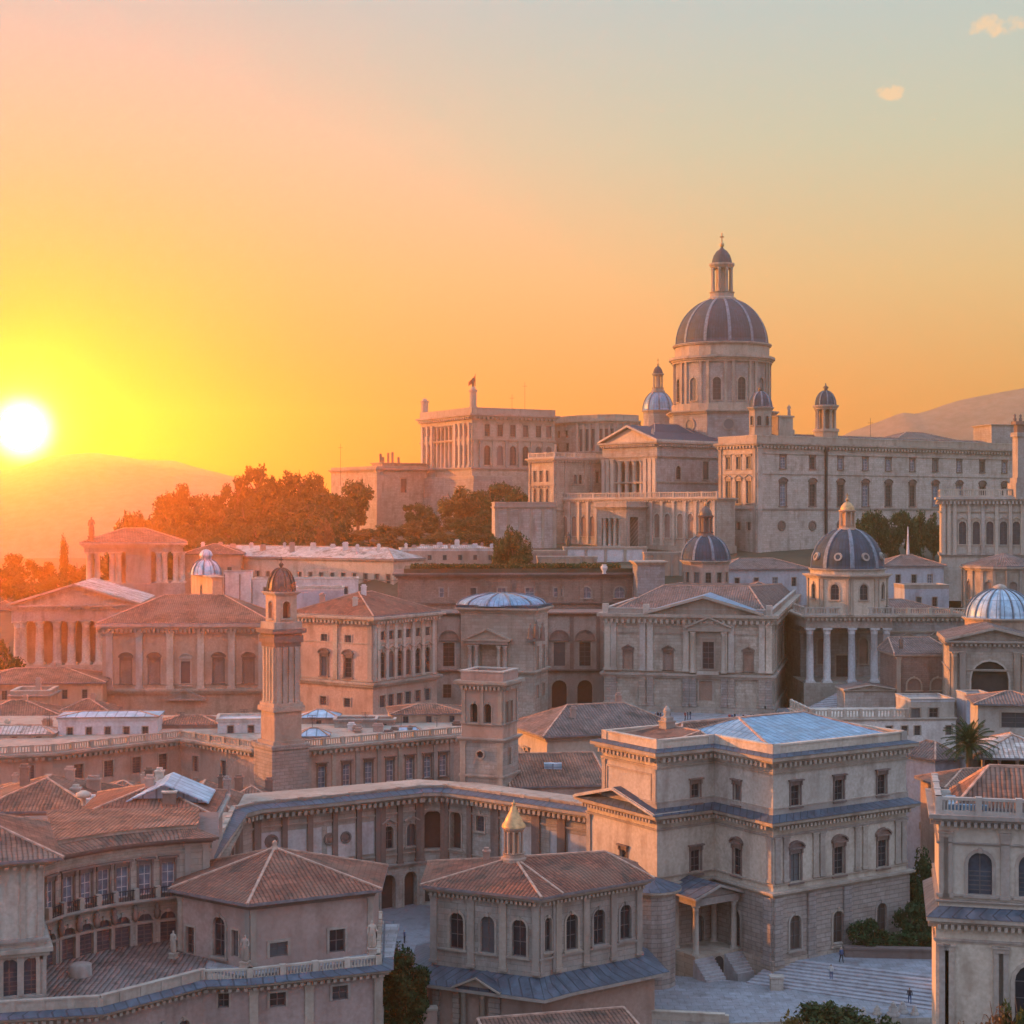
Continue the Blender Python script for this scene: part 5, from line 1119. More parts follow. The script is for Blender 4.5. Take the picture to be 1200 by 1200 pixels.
def right_church():
    q = rect(1113, 298, -10, wl=16, uR=1218); zt = zq(763, 298); b = Bld('church', 'church with great dark arch and pediment at the right edge', 'church', (*q[1], 10)); f = Fac(q, 1)
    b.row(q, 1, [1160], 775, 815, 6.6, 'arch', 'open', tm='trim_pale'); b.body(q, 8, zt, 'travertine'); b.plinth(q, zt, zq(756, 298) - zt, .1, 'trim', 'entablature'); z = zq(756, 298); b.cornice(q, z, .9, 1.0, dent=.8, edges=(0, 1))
    b.gable(q, 1, z + .9, zq(733, 300) - z - 1.3, .9, 'tile_brown', .4, 'trim'); b.cols([f.pt(f.s(u), .5) for u in (1118, 1200)], zq(822, 298), zt, .55, 'trim'); b.pils(q, 1, us=[1128, 1192], z0=zq(822, 298), z1=zt, w=1.1, d=.4)
    b.band(q, zq(786, 298), .35, .25)
    cx, D = pq(1172, 316); px = D / F; z1 = zq(723, D); P = circ(cx, D, 40 * px, 24); b.body(P, zt, z1, 'ochre', name='drum'); b.cornice(P, z1 - .6, .6, .6); b.dome(cx, D, z1, 39 * px, zq(690, D) - z1, .16, 40, 'zinc_pale', 16, .1, .22, 'rib')
    m = MB(); zt2 = zq(691, D); m.lathe(cx, D, [(1.3, zt2 - .4), (1.3, zt2 + .5), (1.0, zt2 + .8), (.2, zt2 + 1.1)], 12); b.part('finial', m, 'trim')
    s = rect(1050, 313, 3, wl=11, uR=1116); z1 = zq(770, 313); c = Bld('chapel', 'low side chapel with patterned wall and sloping tile roof left of the great arch', 'chapel', (*s[1], 10)); c.row(s, 1, [1071, 1099], 795, 809, 2.6, 'arch', 'blind'); c.body(s, 8, z1, 'brown_stone'); c.cornice(s, z1, .5, .5); c.roof(s, z1 + .5, 2.2, .5, 'tile_brown', ridge=[s[0].lerp(s[3], .15), s[0].lerp(s[3], .9)])
    c.pils(s, 1, ss=[.5, Fac(s, 1).L - .6], z0=9, z1=z1, w=.8, d=.25)
    # statue at the left end of that roof
    statue(*pq(1056, 316), z1 + .4, 3.4, 'small weathered statue at the left end of the side chapel roof', mat='trim_dark')
    w = rect(1133, 288, 5, wl=5, uR=1160); c = Bld('block', 'small pale blue rendered block in front of the great arch', 'building', (*w[1], 12)); c.body(w, 8, zq(816, 288), 'bluish'); c.parapet(w, zq(816, 288), .4, .04, 'bluish', .3)
    # white terrace building
    q = rect(951, 287, 4, wl=16, uR=1120); zt = zq(831, 287); b = Bld('terrace_building', 'long low whitewashed building with balustraded roof terrace and few windows', 'building', (*q[1], 4)); f = Fac(q, 1)
    b.row(q, 1, [1042, 1060, 1075, 1112], 851, 862, 1.1, 'bare', 'shut'); b.body(q, 0, zq(845, 287), 'white'); z = zq(845, 287); b.band(q, z, .35, .3, 'trim_pale')
    u0 = [q[0], q[1], f.pt(f.s(1066), 0).xy, q[0] + (f.pt(f.s(1066), 0).xy - q[1])]; b.balustrade([q[0] + Vector((.3, 0)), q[1] + Vector((.4, .4)), f.pt(f.s(1064), -.4).xy], z + .35, 1.6, .55, 3)
    up = [f.pt(f.s(1068), -9).xy, f.pt(f.s(1068), -.3).xy, f.pt(f.s(1119), -.3).xy, f.pt(f.s(1119), -9).xy]; b.row(up, 1, [1073, 1094], 830, 841, 1.6, 'bare', 'glass'); b.body(up, z + .35, zq(824, 287), 'cream', name='upper_wall'); b.parapet(up, zq(824, 287), .4, .06, 'white', .3)
    # houses at the right edge
    q = rect(1146, 262, -9, wl=10, uR=1230); zt = zq(826, 262); b = Bld('house', 'tile-roofed house with one wide blue window above the palm', 'house', (*q[1], 4)); b.row(q, 1, [1190], 835, 853, 4.4, 'bare', 'glass'); b.body(q, 2, zt, 'cream'); b.roof(q, zt, 1.5, .8, 'tile_brown')
    q = rect(1148, 214, -8, wl=12, uR=1240); zt = zq(889, 214); b = Bld('loggia_house', 'low house with wide tiled roof over a dark open loggia beside the palm', 'house', (*q[1], 4)); f = Fac(q, 1); z0 = zq(912, 214)
    b.body(q, 2, z0, 'pink'); b.cols([f.pt(a, -.5) for a in (.5, 2.6, 4.9, 7.2, 9.2)], z0, zt, .26, 'trim_pale'); inn = [f.pt(.3, -11).xy, f.pt(.3, -3.2).xy, f.pt(f.L - .3, -3.2).xy, f.pt(f.L - .3, -11).xy]; b.body(inn, z0, zt, 'dark', name='back_wall'); b.roof(q, zt, 2.3, .9, 'tile_pale')  # loggia shade is put into the back wall's near-black colour
    b2 = rect(1110, 205, 10, wl=8, uR=1240); zb = zq(925, 205); c = Bld('house', 'low tiled lean-to roof just behind the corner building parapet', 'house', (*b2[1], 4)); c.body(b2, 2, zb, 'pink'); c.roof(b2, zb, 1.6, .6, 'tile')
    q = rect(1096, 217, 30, uL=1058, uR=1124); zt = zq(892, 217); b = Bld('house', 'tall narrow blue-grey house with few tiny windows behind the square palazzo', 'house', (*q[1], -1)); b.row(q, 0, [1087], 916, 924, .8, 'bare', 'shut'); b.row(q, 0, [1081], 965, 972, .8, 'bare', 'shut'); b.row(q, 1, [1111], 912, 921, .8, 'bare', 'shut'); b.body(q, -3, zt, 'bluish'); b.roof(q, zt, 1.9, .5, 'tile_brown')
right_church()
# ------------------------------------------------------------------ near rows
def terrace_row():
    # long palace with roof terraces crossing the left half
    P = [pq(-40, 243), pq(62, 247), pq(212, 263), pq(298, 251), pq(357, 252), pq(546, 268), pq(548, 292), pq(-40, 290)]; zt = 16.4
    b = Bld('palace', 'long pink palace with a balustraded roof terrace crossing the left half', 'palace', (*P[1], -2))
    b.row(P, 0, [33], 897, 917, 1.7, 'bare', 'shut'); b.row(P, 1, [92, 127, 160, 191], 895, 915, 1.6, 'bare', 'shut'); b.row(P, 2, [229, 262], 886, 904, 1.3, 'bare', 'shut')
    b.row(P, 4, [377, 406, 432, 457, 480, 501, 519], 898, 924, 1.35, 'hood', 'pale', tm='trim_dark'); b.row(P, 3, [347], 900, 922, 1.2, 'hood', 'shut')
    b.body(P, -3, zt, 'pink'); b.cornice(P, zt, 1.0, 1.0, dent=.9, edges=(0, 1, 2, 3, 4)); b.balustrade(P[:6], zt + 1.0, 1.2, .42, 3.4, 'trim'); b.pils(P, 4, us=[362, 391, 419, 444, 468.5, 490.5, 510, 529], z0=6, z1=zt, w=.7, d=.2)
    zr = zt + .02
    rn = random.Random(17)
    for k in range(22):
        u = rn.choice((rn.uniform(-10, 65), rn.uniform(190, 290), rn.uniform(352, 540), rn.uniform(352, 540))); x, y = pq(u, (272 if u < 300 else 262 + (u - 350) * .07) + rn.uniform(0, 9)); b.chimney(x, y, zr - .1, zr + rn.uniform(.5, 1.9), rn.uniform(.5, 1.7), rn.uniform(.5, 1.0), rn.choice(('white', 'pink', 'cream', 'trim_dark')))
    for k, u in enumerate((58, 212, 286, 366, 428, 470, 512)):
        x, y = pq(u, 276); m = MB(); h = 3.0 + .5 * (k % 3); m.lathe(x, y, [(.06, zr - .1), (.045, zr + h)], 5)
        for i in range(4): m.box(x - .7 + .1 * i, x + .7 - .1 * i, y - .03, y + .03, zr + h - .25 * i - .12, zr + h - .25 * i - .06)
        tag(link('aerial', m.mesh('aerial', ['iron'])), 'thin television aerial standing among the boxes on the long roof terrace', 'aerial', 'aerials on the long roof terrace')
    def pent(u0, u1, D, v, lab, th=3, wl=6, m='white', nw=3, rf=None, name='penthouse'):
        q = rect(u0, D, th, wl=wl, uR=u1); z1 = zq(v, D); c = Bld(name, lab, 'rooftop house', (*q[1], zr)); 
        if nw: c.srow(q, 1, nw, zr + .5, min(z1 - .3, zr + 2.2), .9, 'bare', 'shut', m=.4)
        c.body(q, zr, z1, m)
        if rf: c.roof(q, z1, 1.1, .35, rf, th=.18)
        else: c.parapet(q, z1, .3, .18, m, .3)
        return c, q
    c, q = pent(68, 184, 266, 845, 'whitewashed penthouse with pale flat roof and four windows on the left roof terrace', 5, 7, 'white', 5, None); c.roof(off(q, .2), zq(845, 266) + .5, .5, .2, 'zinc_pale', th=.12)
    pent(183, 256, 274, 850, 'pink penthouse between two white ones on the left roof terrace', 2, 7, 'pink', 0, 'tile')
    pent(255, 309, 268, 846, 'small whitewashed penthouse beside the cupola tower with one window', 8, 7, 'white', 2, None)
    pent(392, 440, 275, 846, 'grey rendered rooftop box with a blank wall on the terrace', 1, 4, 'grey_stone', 0, None); pent(352, 395, 280, 842, 'pink rooftop box with pale roof right of the cupola tower', 1, 5, 'pink', 1, 'zinc_pale')
    pent(438, 462, 278, 846, 'narrow pink rooftop box on the terrace', 1, 4, 'pink', 1, None); pent(350, 384, 262, 864, 'low skylight with pale blue glass on the terrace beside the tower', 3, 3.2, 'white', 0, 'zinc_pale', 'skylight')
    pent(458, 498, 271, 862, 'low pale blue skylight right of the blank rooftop box', 6, 3, 'white', 0, 'zinc_pale', 'skylight')
    c, q = pent(459, 546, 281, 838, 'orange rooftop house with a wide terracotta roof left of the bell tower', 8, 10, 'ochre', 3, 'tile')
    pent(-30, 62, 262, 862, 'low pale rooftop parapet house at the left edge', 4, 5, 'cream', 3, 'tile_pale')
terrace_row()

def cupola_tower():
    cx, D = pq(329.5, 246); px = D / F; b = Bld('tower', 'fluted square tower with open belfry and dark cupola rising on the left', 'tower', (cx, D, 8)); an = R_(45 + 35)
    def sq(h): return circ(cx, D, h * px * 1.15, 4, an)
    def pr(name, rows, mat):
        m = MB()
        for (h, v0, v1) in rows: m.prism(sq(h), zq(v0, D), zq(v1, D))
        return b.part(name, m, mat)
    pr('base', [(29, 925, 875), (30.5, 875, 870)], 'rust_stone'); pr('pedestal', [(25, 871, 866), (21.5, 866, 832), (25, 832, 826), (23, 826, 822)], 'ochre')
    S4 = sq(19); z0, z1 = zq(822, D), zq(757, D); m = MB(); m.prism(S4, z0, z1); b.part('shaft', m, 'ochre')
    for e in range(4): b.pils(S4, e, n=4, m=.5, z0=z0, z1=z1, w=.62, d=.22, mat='trim', cap=False)
    pr('capital', [(21, 757, 752), (23.5, 752, 744), (22, 744, 741), (27, 741, 736)], 'trim_dark'); pr('parapet', [(22, 736, 728)], 'trim')
    B = sq(16.5)
    for e in range(4): b.srow(B, e, 1, zq(724, D), zq(704, D), 1.25, 'arch_plain', 'open', m=.3)
    b.body(B, zq(728, D), zq(697, D), 'ochre', name='belfry'); b.cornice(B, zq(697, D), .5, .5)
    r = 16 * px; z = zq(693, D); b.dome(cx, D, z, r, zq(666, D) - z, .1, 24, 'bronze', 12, 0, .16, 'bronze'); m = MB(); z = zq(667, D); m.lathe(cx, D, [(.3, z - .3), (.18, z + .3), (.38, z + .6), (.38, z + .8), (.1, z + 1.1)], 10); m.box(cx - .06, cx + .06, D - .06, D + .06, z + 1, z + 1.9); m.box(cx - .35, cx + .35, D - .06, D + .06, z + 1.35, z + 1.5); b.part('finial', m, 'bronze')
cupola_tower()

def bell_tower():
    q = rect(589, 230, 68, uL=541, uR=606); b = Bld('bell_tower', 'square stone bell tower with twin arched openings and a round window', 'tower', (*q[1], 8)); z0, zm, z1 = 10, zq(866, 230), zq(808, 230)
    b.row(q, 0, [555.5, 571.5], 824, 847, 1.15, 'arch', 'open'); b.row(q, 1, [594, 599], 822, 848, .95, 'bare', 'open'); b.body(q, zm, z1, 'pink', name='belfry'); lo = off(q, .12)
    b.row(lo, 1, [597], 876, 896, 1.0, 'bare', 'shut'); b.body(lo, z0, zm - .6, 'travertine'); b.medallion(lo, 0, 563, 884, .72, 'trim', 'round_window', 'glass'); b.cornice(lo, zm - .6, .6, .5); b.band(lo, zq(913, 230), .4, .25); b.band(q, zq(851, 230), .3, .2)
    b.cornice(q, z1, 1.1, .9, dent=.6, edges=(0, 1)); b.parapet(q, z1 + 1.1, 1.25, .1, 'pink'); b.pils(q, 0, ss=[.35, Fac(q, 0).L / 2, Fac(q, 0).L - .35], z0=zq(850, 230), z1=z1, w=.55, d=.2); b.pils(lo, 0, ss=[.4, Fac(lo, 0).L - .4], z0=z0, z1=zm - .6, w=.8, d=.2); b.pils(q, 1, ss=[.3, Fac(q, 1).L - .3], z0=zq(850, 230), z1=z1, w=.5, d=.2)
    q = rect(641, 250, 20, uL=602, uR=796); zt = zq(864, 250); b = Bld('hall', 'plain long hall with broad grey-brown hipped tile roof behind the bell tower', 'hall', (*q[1], 4)); b.row(q, 0, [618], 880, 904, 1.6, 'hood', 'shut'); b.body(q, -1, zt, 'cream'); b.band(q, zt - .7, .7, .5); b.roof(q, zt, 3.6, 1.1, 'tile_brown', frac=.3); [b.chimney(*Fac(q, 1).pt(a_, -o_).xy, zt + 1, zt + h_, .9, .7, 'pink') for a_, o_, h_ in ((6, 4, 3.6), (16, 9, 4.8))]
    q = rect(600, 231, 8, wl=11, uR=712); zt = 14.6; b = Bld('house', 'low red-brown lean-to roof with skylight right of the bell tower', 'house', (*q[1], 2)); b.body(q, -1, zt, 'pink'); b.roof(q, zt, 3.0, .3, 'tile', ridge=[q[0], q[3]]); p = Fac(q, 1).pt(7, -6); m = MB(); m.box(p.x - 1.4, p.x + 1.2, p.y - .7, p.y + .7, zt + 1, zt + 2.55); b.part('skylight', m, 'zinc_pale')
bell_tower()

def exedra():
    P = [pq(250, 181), pq(277, 207), pq(300, 210.5), pq(380, 215), pq(445, 219.5), pq(492, 223), pq(521, 223.5), pq(556, 220.5), pq(640, 213), pq(706, 207), pq(706, 215), pq(556, 228.5), pq(490, 231.5), pq(290, 219.5), pq(236, 190)]
    zt = 14.4; b = Bld('arcaded_palace', 'long curving palace with pilasters, medallions and arcades around the blue-shaded square', 'palace', (*P[5], 0)); zs = 5.6
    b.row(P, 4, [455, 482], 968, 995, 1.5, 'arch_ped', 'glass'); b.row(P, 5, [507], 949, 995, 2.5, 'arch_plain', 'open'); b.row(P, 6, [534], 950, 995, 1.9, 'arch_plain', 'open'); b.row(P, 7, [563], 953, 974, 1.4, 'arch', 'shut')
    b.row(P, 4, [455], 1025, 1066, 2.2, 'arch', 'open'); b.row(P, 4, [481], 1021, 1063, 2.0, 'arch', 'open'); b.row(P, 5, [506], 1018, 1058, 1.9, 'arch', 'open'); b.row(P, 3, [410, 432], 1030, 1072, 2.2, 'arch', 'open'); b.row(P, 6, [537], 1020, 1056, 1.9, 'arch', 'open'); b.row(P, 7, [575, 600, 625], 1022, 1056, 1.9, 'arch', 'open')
    b.body(P, -2, zt, 'travertine'); b.cornice(P, zt, 1.2, 1.4, 'trim', dent=.8, edges=range(0, 10)); b.band(P, zs, .5, .4); b.band(P, zs + 1.6, .25, .2); b.band(P, zt - 1.6, .3, .25)
    m = MB(); E = off(P, 1.5); E2 = off(P, -.2)
    for i in range(9):
        j = i + 1; m.face([(*E[i], zt + 1.22), (*E[j], zt + 1.22), (*E2[j], zt + 1.6), (*E2[i], zt + 1.6)], [(0, 0), ((E[j] - E[i]).length, 0), ((E[j] - E[i]).length, 1.8), (0, 1.8)])
    b.part('ledge', m, 'lead_ledge'); IP = off(P, -.4); m = MB()
    for i in range(9):
        fc = Fac([IP[i], IP[i + 1]], 0); mx = fc.mtx(0, zt + 1.2); m.box(0, fc.L, -.2, .2, 0, .6, mx); m.box(-.03, fc.L + .03, -.3, .3, .6, .78, mx); n = max(1, round(fc.L / 3.6)); [m.box(fc.L * k / n - .35, fc.L * k / n + .35, -.28, .28, 0, .86, mx) for k in range(n)]
    b.part('parapet', m, 'trim'); m = MB(); RP = off(P, -.7); m.face([(*p, zt + .12) for p in RP], [tuple(p) for p in RP]); b.part('roof', m, 'tile')
    w = .75
    b.pils(P, 0, n=6, m=1.2, z0=zs + .5, z1=zt, w=.7, d=.35, mat='trim_dark')
    for e, us in ((1, [280, 298]), (2, [302, 333, 363]), (3, [392, 420, 442]), (4, [448, 468, 489]), (5, [494, 519]), (6, [524, 551]), (7, [579, 583, 627, 631]), (8, [657, 661, 699])): b.pils(P, e, us=us, z0=zs + .5, z1=zt, w=.75, d=.35, mat='trim_dark')
    f2, f3 = Fac(P, 2), Fac(P, 3)
    for fc, e, u0, u1 in ((f2, 2, 305, 330), (f2, 2, 336, 360), (f3, 3, 382, 389.5), (f3, 3, 395, 417), (f3, 3, 423, 439), (f2, 2, 366, 378)): b.panel(P, e, fc.s(u0), fc.s(u1), zs + 2.2, zt - 2.0, .12, 'trim', .1, 'panel')
    f7, f8 = Fac(P, 7), Fac(P, 8)
    for e, fc, u0, u1 in ((7, f7, 587, 624), (8, f8, 644, 654), (8, f8, 665, 696)): b.panel(P, e, fc.s(u0), fc.s(u1), zs + 2.2, zt - 2.0, .12, 'trim', .1, 'panel')
    b.medallion(P, 2, 318, 986, .95); b.medallion(P, 3, 386, 983, .85); b.medallion(P, 3, 405, 981, .8)
    q = rect(700, 213, 3, wl=5, uR=720)
exedra()

def tile_roofs_left():
    def H(uC, D, th, wl, uR, z, rise, rf, lab, wall='pink', nw=0, **k):
        q = rect(uC, D, th, wl=wl, uR=uR); b = Bld('house', lab, 'house', (*q[1], 2)); 
        if nw: b.srow(q, 1, nw, z - 2.6, z - 1, 1, 'bare', 'shut')
        b.body(q, -1, z, wall); b.roof(q, z, rise, .5, rf, **k)
        r_ = random.Random(int(uC * 7 + D)); f_ = Fac(q, 1)
        for i_ in range(2): p_ = f_.pt(f_.L * r_.uniform(.15, .85), -wl * r_.uniform(.3, .7)); b.chimney(p_.x, p_.y, z, z + rise + r_.uniform(.5, 1.4), r_.uniform(.6, 1.1), .6, r_.choice(('pink', 'cream', 'trim_dark')))
        return b, q
    b, q = H(92, 174, 5, 15, 246, 21.0, 2.2, 'tile_red', 'red-tiled house with a metal skylight gable and dormer below the pink palace'); f = Fac(q, 1); L = f.L; b.cornice(q, 19.8, 1.0, .9)
    a = [f.pt(4.2, -11).xy, f.pt(4.2, -3.4).xy, f.pt(13.2, -3.4).xy, f.pt(13.2, -11).xy]; c = Bld('glass_roof', 'pale blue metal gabled skylight on the red tile roof', 'skylight', (*a[1], 21.4)); c.gable(a, 1, 21.95, 2.1, .3, 'zinc_pale', .12, 'zinc_pale')
    dq = [f.pt(8.6, -3.2).xy, f.pt(8.6, -2.2).xy, f.pt(10, -2.2).xy, f.pt(10, -3.2).xy]; c2 = Bld('dormer', 'small square brown dormer in front of the metal skylight', 'dormer', (*dq[1], 20)); c2.body(dq, 21.4, 23.2, 'trim_dark'); c2.parapet(dq, 23.2, .1, .05, 'trim_dark', .2)
    H(-30, 186, 4, 16, 110, 19.4, 2.6, 'tile', 'broad terracotta roof at the left edge below the pink palace', nw=5)
    H(190, 207, 4, 13, 272, 15.2, 2.8, 'tile', 'dark red hipped roof behind the metal skylight'); H(70, 212, 3, 14, 196, 15.0, 2.4, 'tile', 'low terracotta roof under the pink palace windows', nw=6); H(255, 222, 6, 9, 330, 13.2, 2.2, 'tile', 'small terracotta roof at the foot of the cupola tower')
    b, q = H(-40, 226, 3, 12, 70, 13.0, 2.2, 'tile', 'low ochre house with red roof at the left edge under the shuttered window', 'ochre', 4)
    for i, (u, D, z0, z1, w, m, lab) in enumerate(((110, 196, 17, 21.6, 1.6, 'pink', 'tall brick chimney stack on the terracotta roof left of the metal skylight'), (89, 192, 18, 21.2, 1.0, 'cream', 'pale chimney stack on the left terracotta roof'), (64, 193, 18, 20.8, 2.4, 'pink', 'wide low pink chimney block on the left terracotta roof'), (107, 186, 18.5, 21.0, 1.2, 'white', 'small white chimney on the red tile roof ridge'), (266, 214, 15, 18.6, .8, 'grey_stone', 'little grey chimney on the dark red hipped roof'), (40, 200, 16, 20, 1.4, 'cream', 'cream chimney near the left edge of the roofs'))):
        x, y = pq(u, D); m_ = MB(); m_.box(x - w / 2, x + w / 2, y - .4, y + .4, z0, z1); m_.box(x - w / 2 - .12, x + w / 2 + .12, y - .52, y + .52, z1, z1 + .2); m_.box(x - w / 2 + .15, x + w / 2 - .15, y - .25, y + .25, z1 + .2, z1 + .55); tag(link('chimney', m_.mesh('chimney', [m])), lab, 'chimney')
    for i, (u, D, z, k) in enumerate(((98, 178, 22.6, 1.0), (229, 208, 17.2, .9), (222, 207, 17.0, .6))):
        x, y = pq(u, D); m = MB(); m.lathe(x, y, [(.25 * k, z - .8), (.25 * k, z), (.8 * k, z + .1), (.85 * k, z + .5), (.3 * k, z + .8)], 10); tag(link('roof_vent', m.mesh('roof_vent', ['trim_pale'])), ('round pale roof vent on the left red tile roof edge', 'larger pale vent on the dark red hipped roof', 'smaller pale vent beside the larger one on the dark red roof')[i], 'vent')
tile_roofs_left()

def curved_arcade():
    P = [pq(50, 149.5), pq(69, 151.8), pq(90, 153.4), pq(111, 154.9), pq(132, 156.2), pq(157, 157.4), pq(183, 158.5), pq(214, 159.5), pq(246, 160.2), pq(246, 172), pq(40, 170)]; zt = 21.4; b = Bld('arcaded_house', 'curved palace with shuttered windows, iron balconies and an arcade at lower left', 'house', (*P[3], 2))
    us = [58.5, 80, 101, 121.5, 143.5, 170, 197]; zb = 16.2
    for e, u in enumerate(us): b.row(P, e, [u], 0, 0, 1.25, 'hood', 'pale', tm='trim_dark', z=(zb + .5, zb + 3.5)); b.row(P, e, [u], 0, 0, 1.55, 'arch', 'shut', z=(11.6, 14.9))
    b.body(P, 2, zt, 'travertine'); b.band(P, zb - .2, .5, .9, 'trim', 'balcony_slab'); b.cornice(P, zt, .6, .9, 'trim_dark', edges=range(8)); b.band(P, zt - .9, .3, .2); b.band(P, 13.9, .22, .16)
    for e, u in enumerate(us):
        fc = Fac(P, e); a = fc.s(u); m = MB(); mx = fc.mtx(a, zb + .3)
        for k in range(9): m.box(-1.0 + .25 * k - .025, -1.0 + .25 * k + .025, -.82, -.77, 0, .95, mx)
        m.box(-1.05, 1.05, -.84, -.74, .93, 1.0, mx); m.box(-1.05, 1.05, -.84, -.76, .05, .1, mx); b.part('balcony_railing', m, 'iron')
        for sx in (0.04, fc.L - .04)[:1]: b.boxpart('balcony_post', fc, sx - .25, sx + .25, .3, .85, zb + .3, zb + 1.35, 'trim')
        m = MB(); m.lathe(*fc.pt(.05, .35).xy, [(.1, 14.3), (.3, 14.5), (.35, 15.1), (.2, 15.3), (.28, 15.6), (.1, 15.9)], 8); b.part('carved_bracket', m, 'trim_dark')
    b.pils(P, 7, ss=[.5, Fac(P, 7).L - .4], z0=6, z1=zt, w=.6, d=.2)
    m = MB(); E, E2 = off(P, 1.0), off(P, -1.2)
    for i in range(8): l = (E[i + 1] - E[i]).length; m.face([(*E[i], zt + .62), (*E[i + 1], zt + .62), (*E2[i + 1], zt + 1.2), (*E2[i], zt + 1.2)], [(0, 0), (l, 0), (l, 2.3), (0, 2.3)])
    b.part('eave_roof', m, 'tile'); b.plinth(off(P, -1.3), zt, 1.5, 0, 'trim', 'attic'); m = MB(); RP = off(P, -1.1); m.face([(*p, zt + 1.56) for p in RP], [tuple(p) for p in RP]); b.part('roof', m, 'tile')
    # corner building at the far left
    q = rect(-90, 138, 20, wl=14, uR=52); zt2 = 23.2; b = Bld('corner_house', 'corner house with deep tiled eaves and tall arched windows at the left edge', 'house', (*q[2], 2)); f = Fac(q, 1)
    b.row(q, 1, [13.5], 1014, 1069, 1.7, 'arch', 'shut'); b.row(q, 1, [11, 37], 1124, 1168, 1.5, 'arch', 'shut'); b.row(q, 1, [-40], 1014, 1069, 1.7, 'arch', 'shut'); b.body(q, 0, zt2, 'cream'); b.band(q, zq(1085, 147), .5, .4); b.band(q, zq(1098, 147), .7, .7); b.cornice(q, zt2, .6, 1.0, dent=.7, edges=(1, 2)); b.roof(q, zt2 + .6, 2.6, 1.5, 'tile')
    b.pils(q, 1, us=[0, 24, 46, 50.5], z0=2, z1=zq(1098, 147), w=.55, d=.2); b.pils(q, 1, us=[27, 47], z0=zq(1085, 147), z1=zt2, w=.5, d=.2)
curved_arcade()

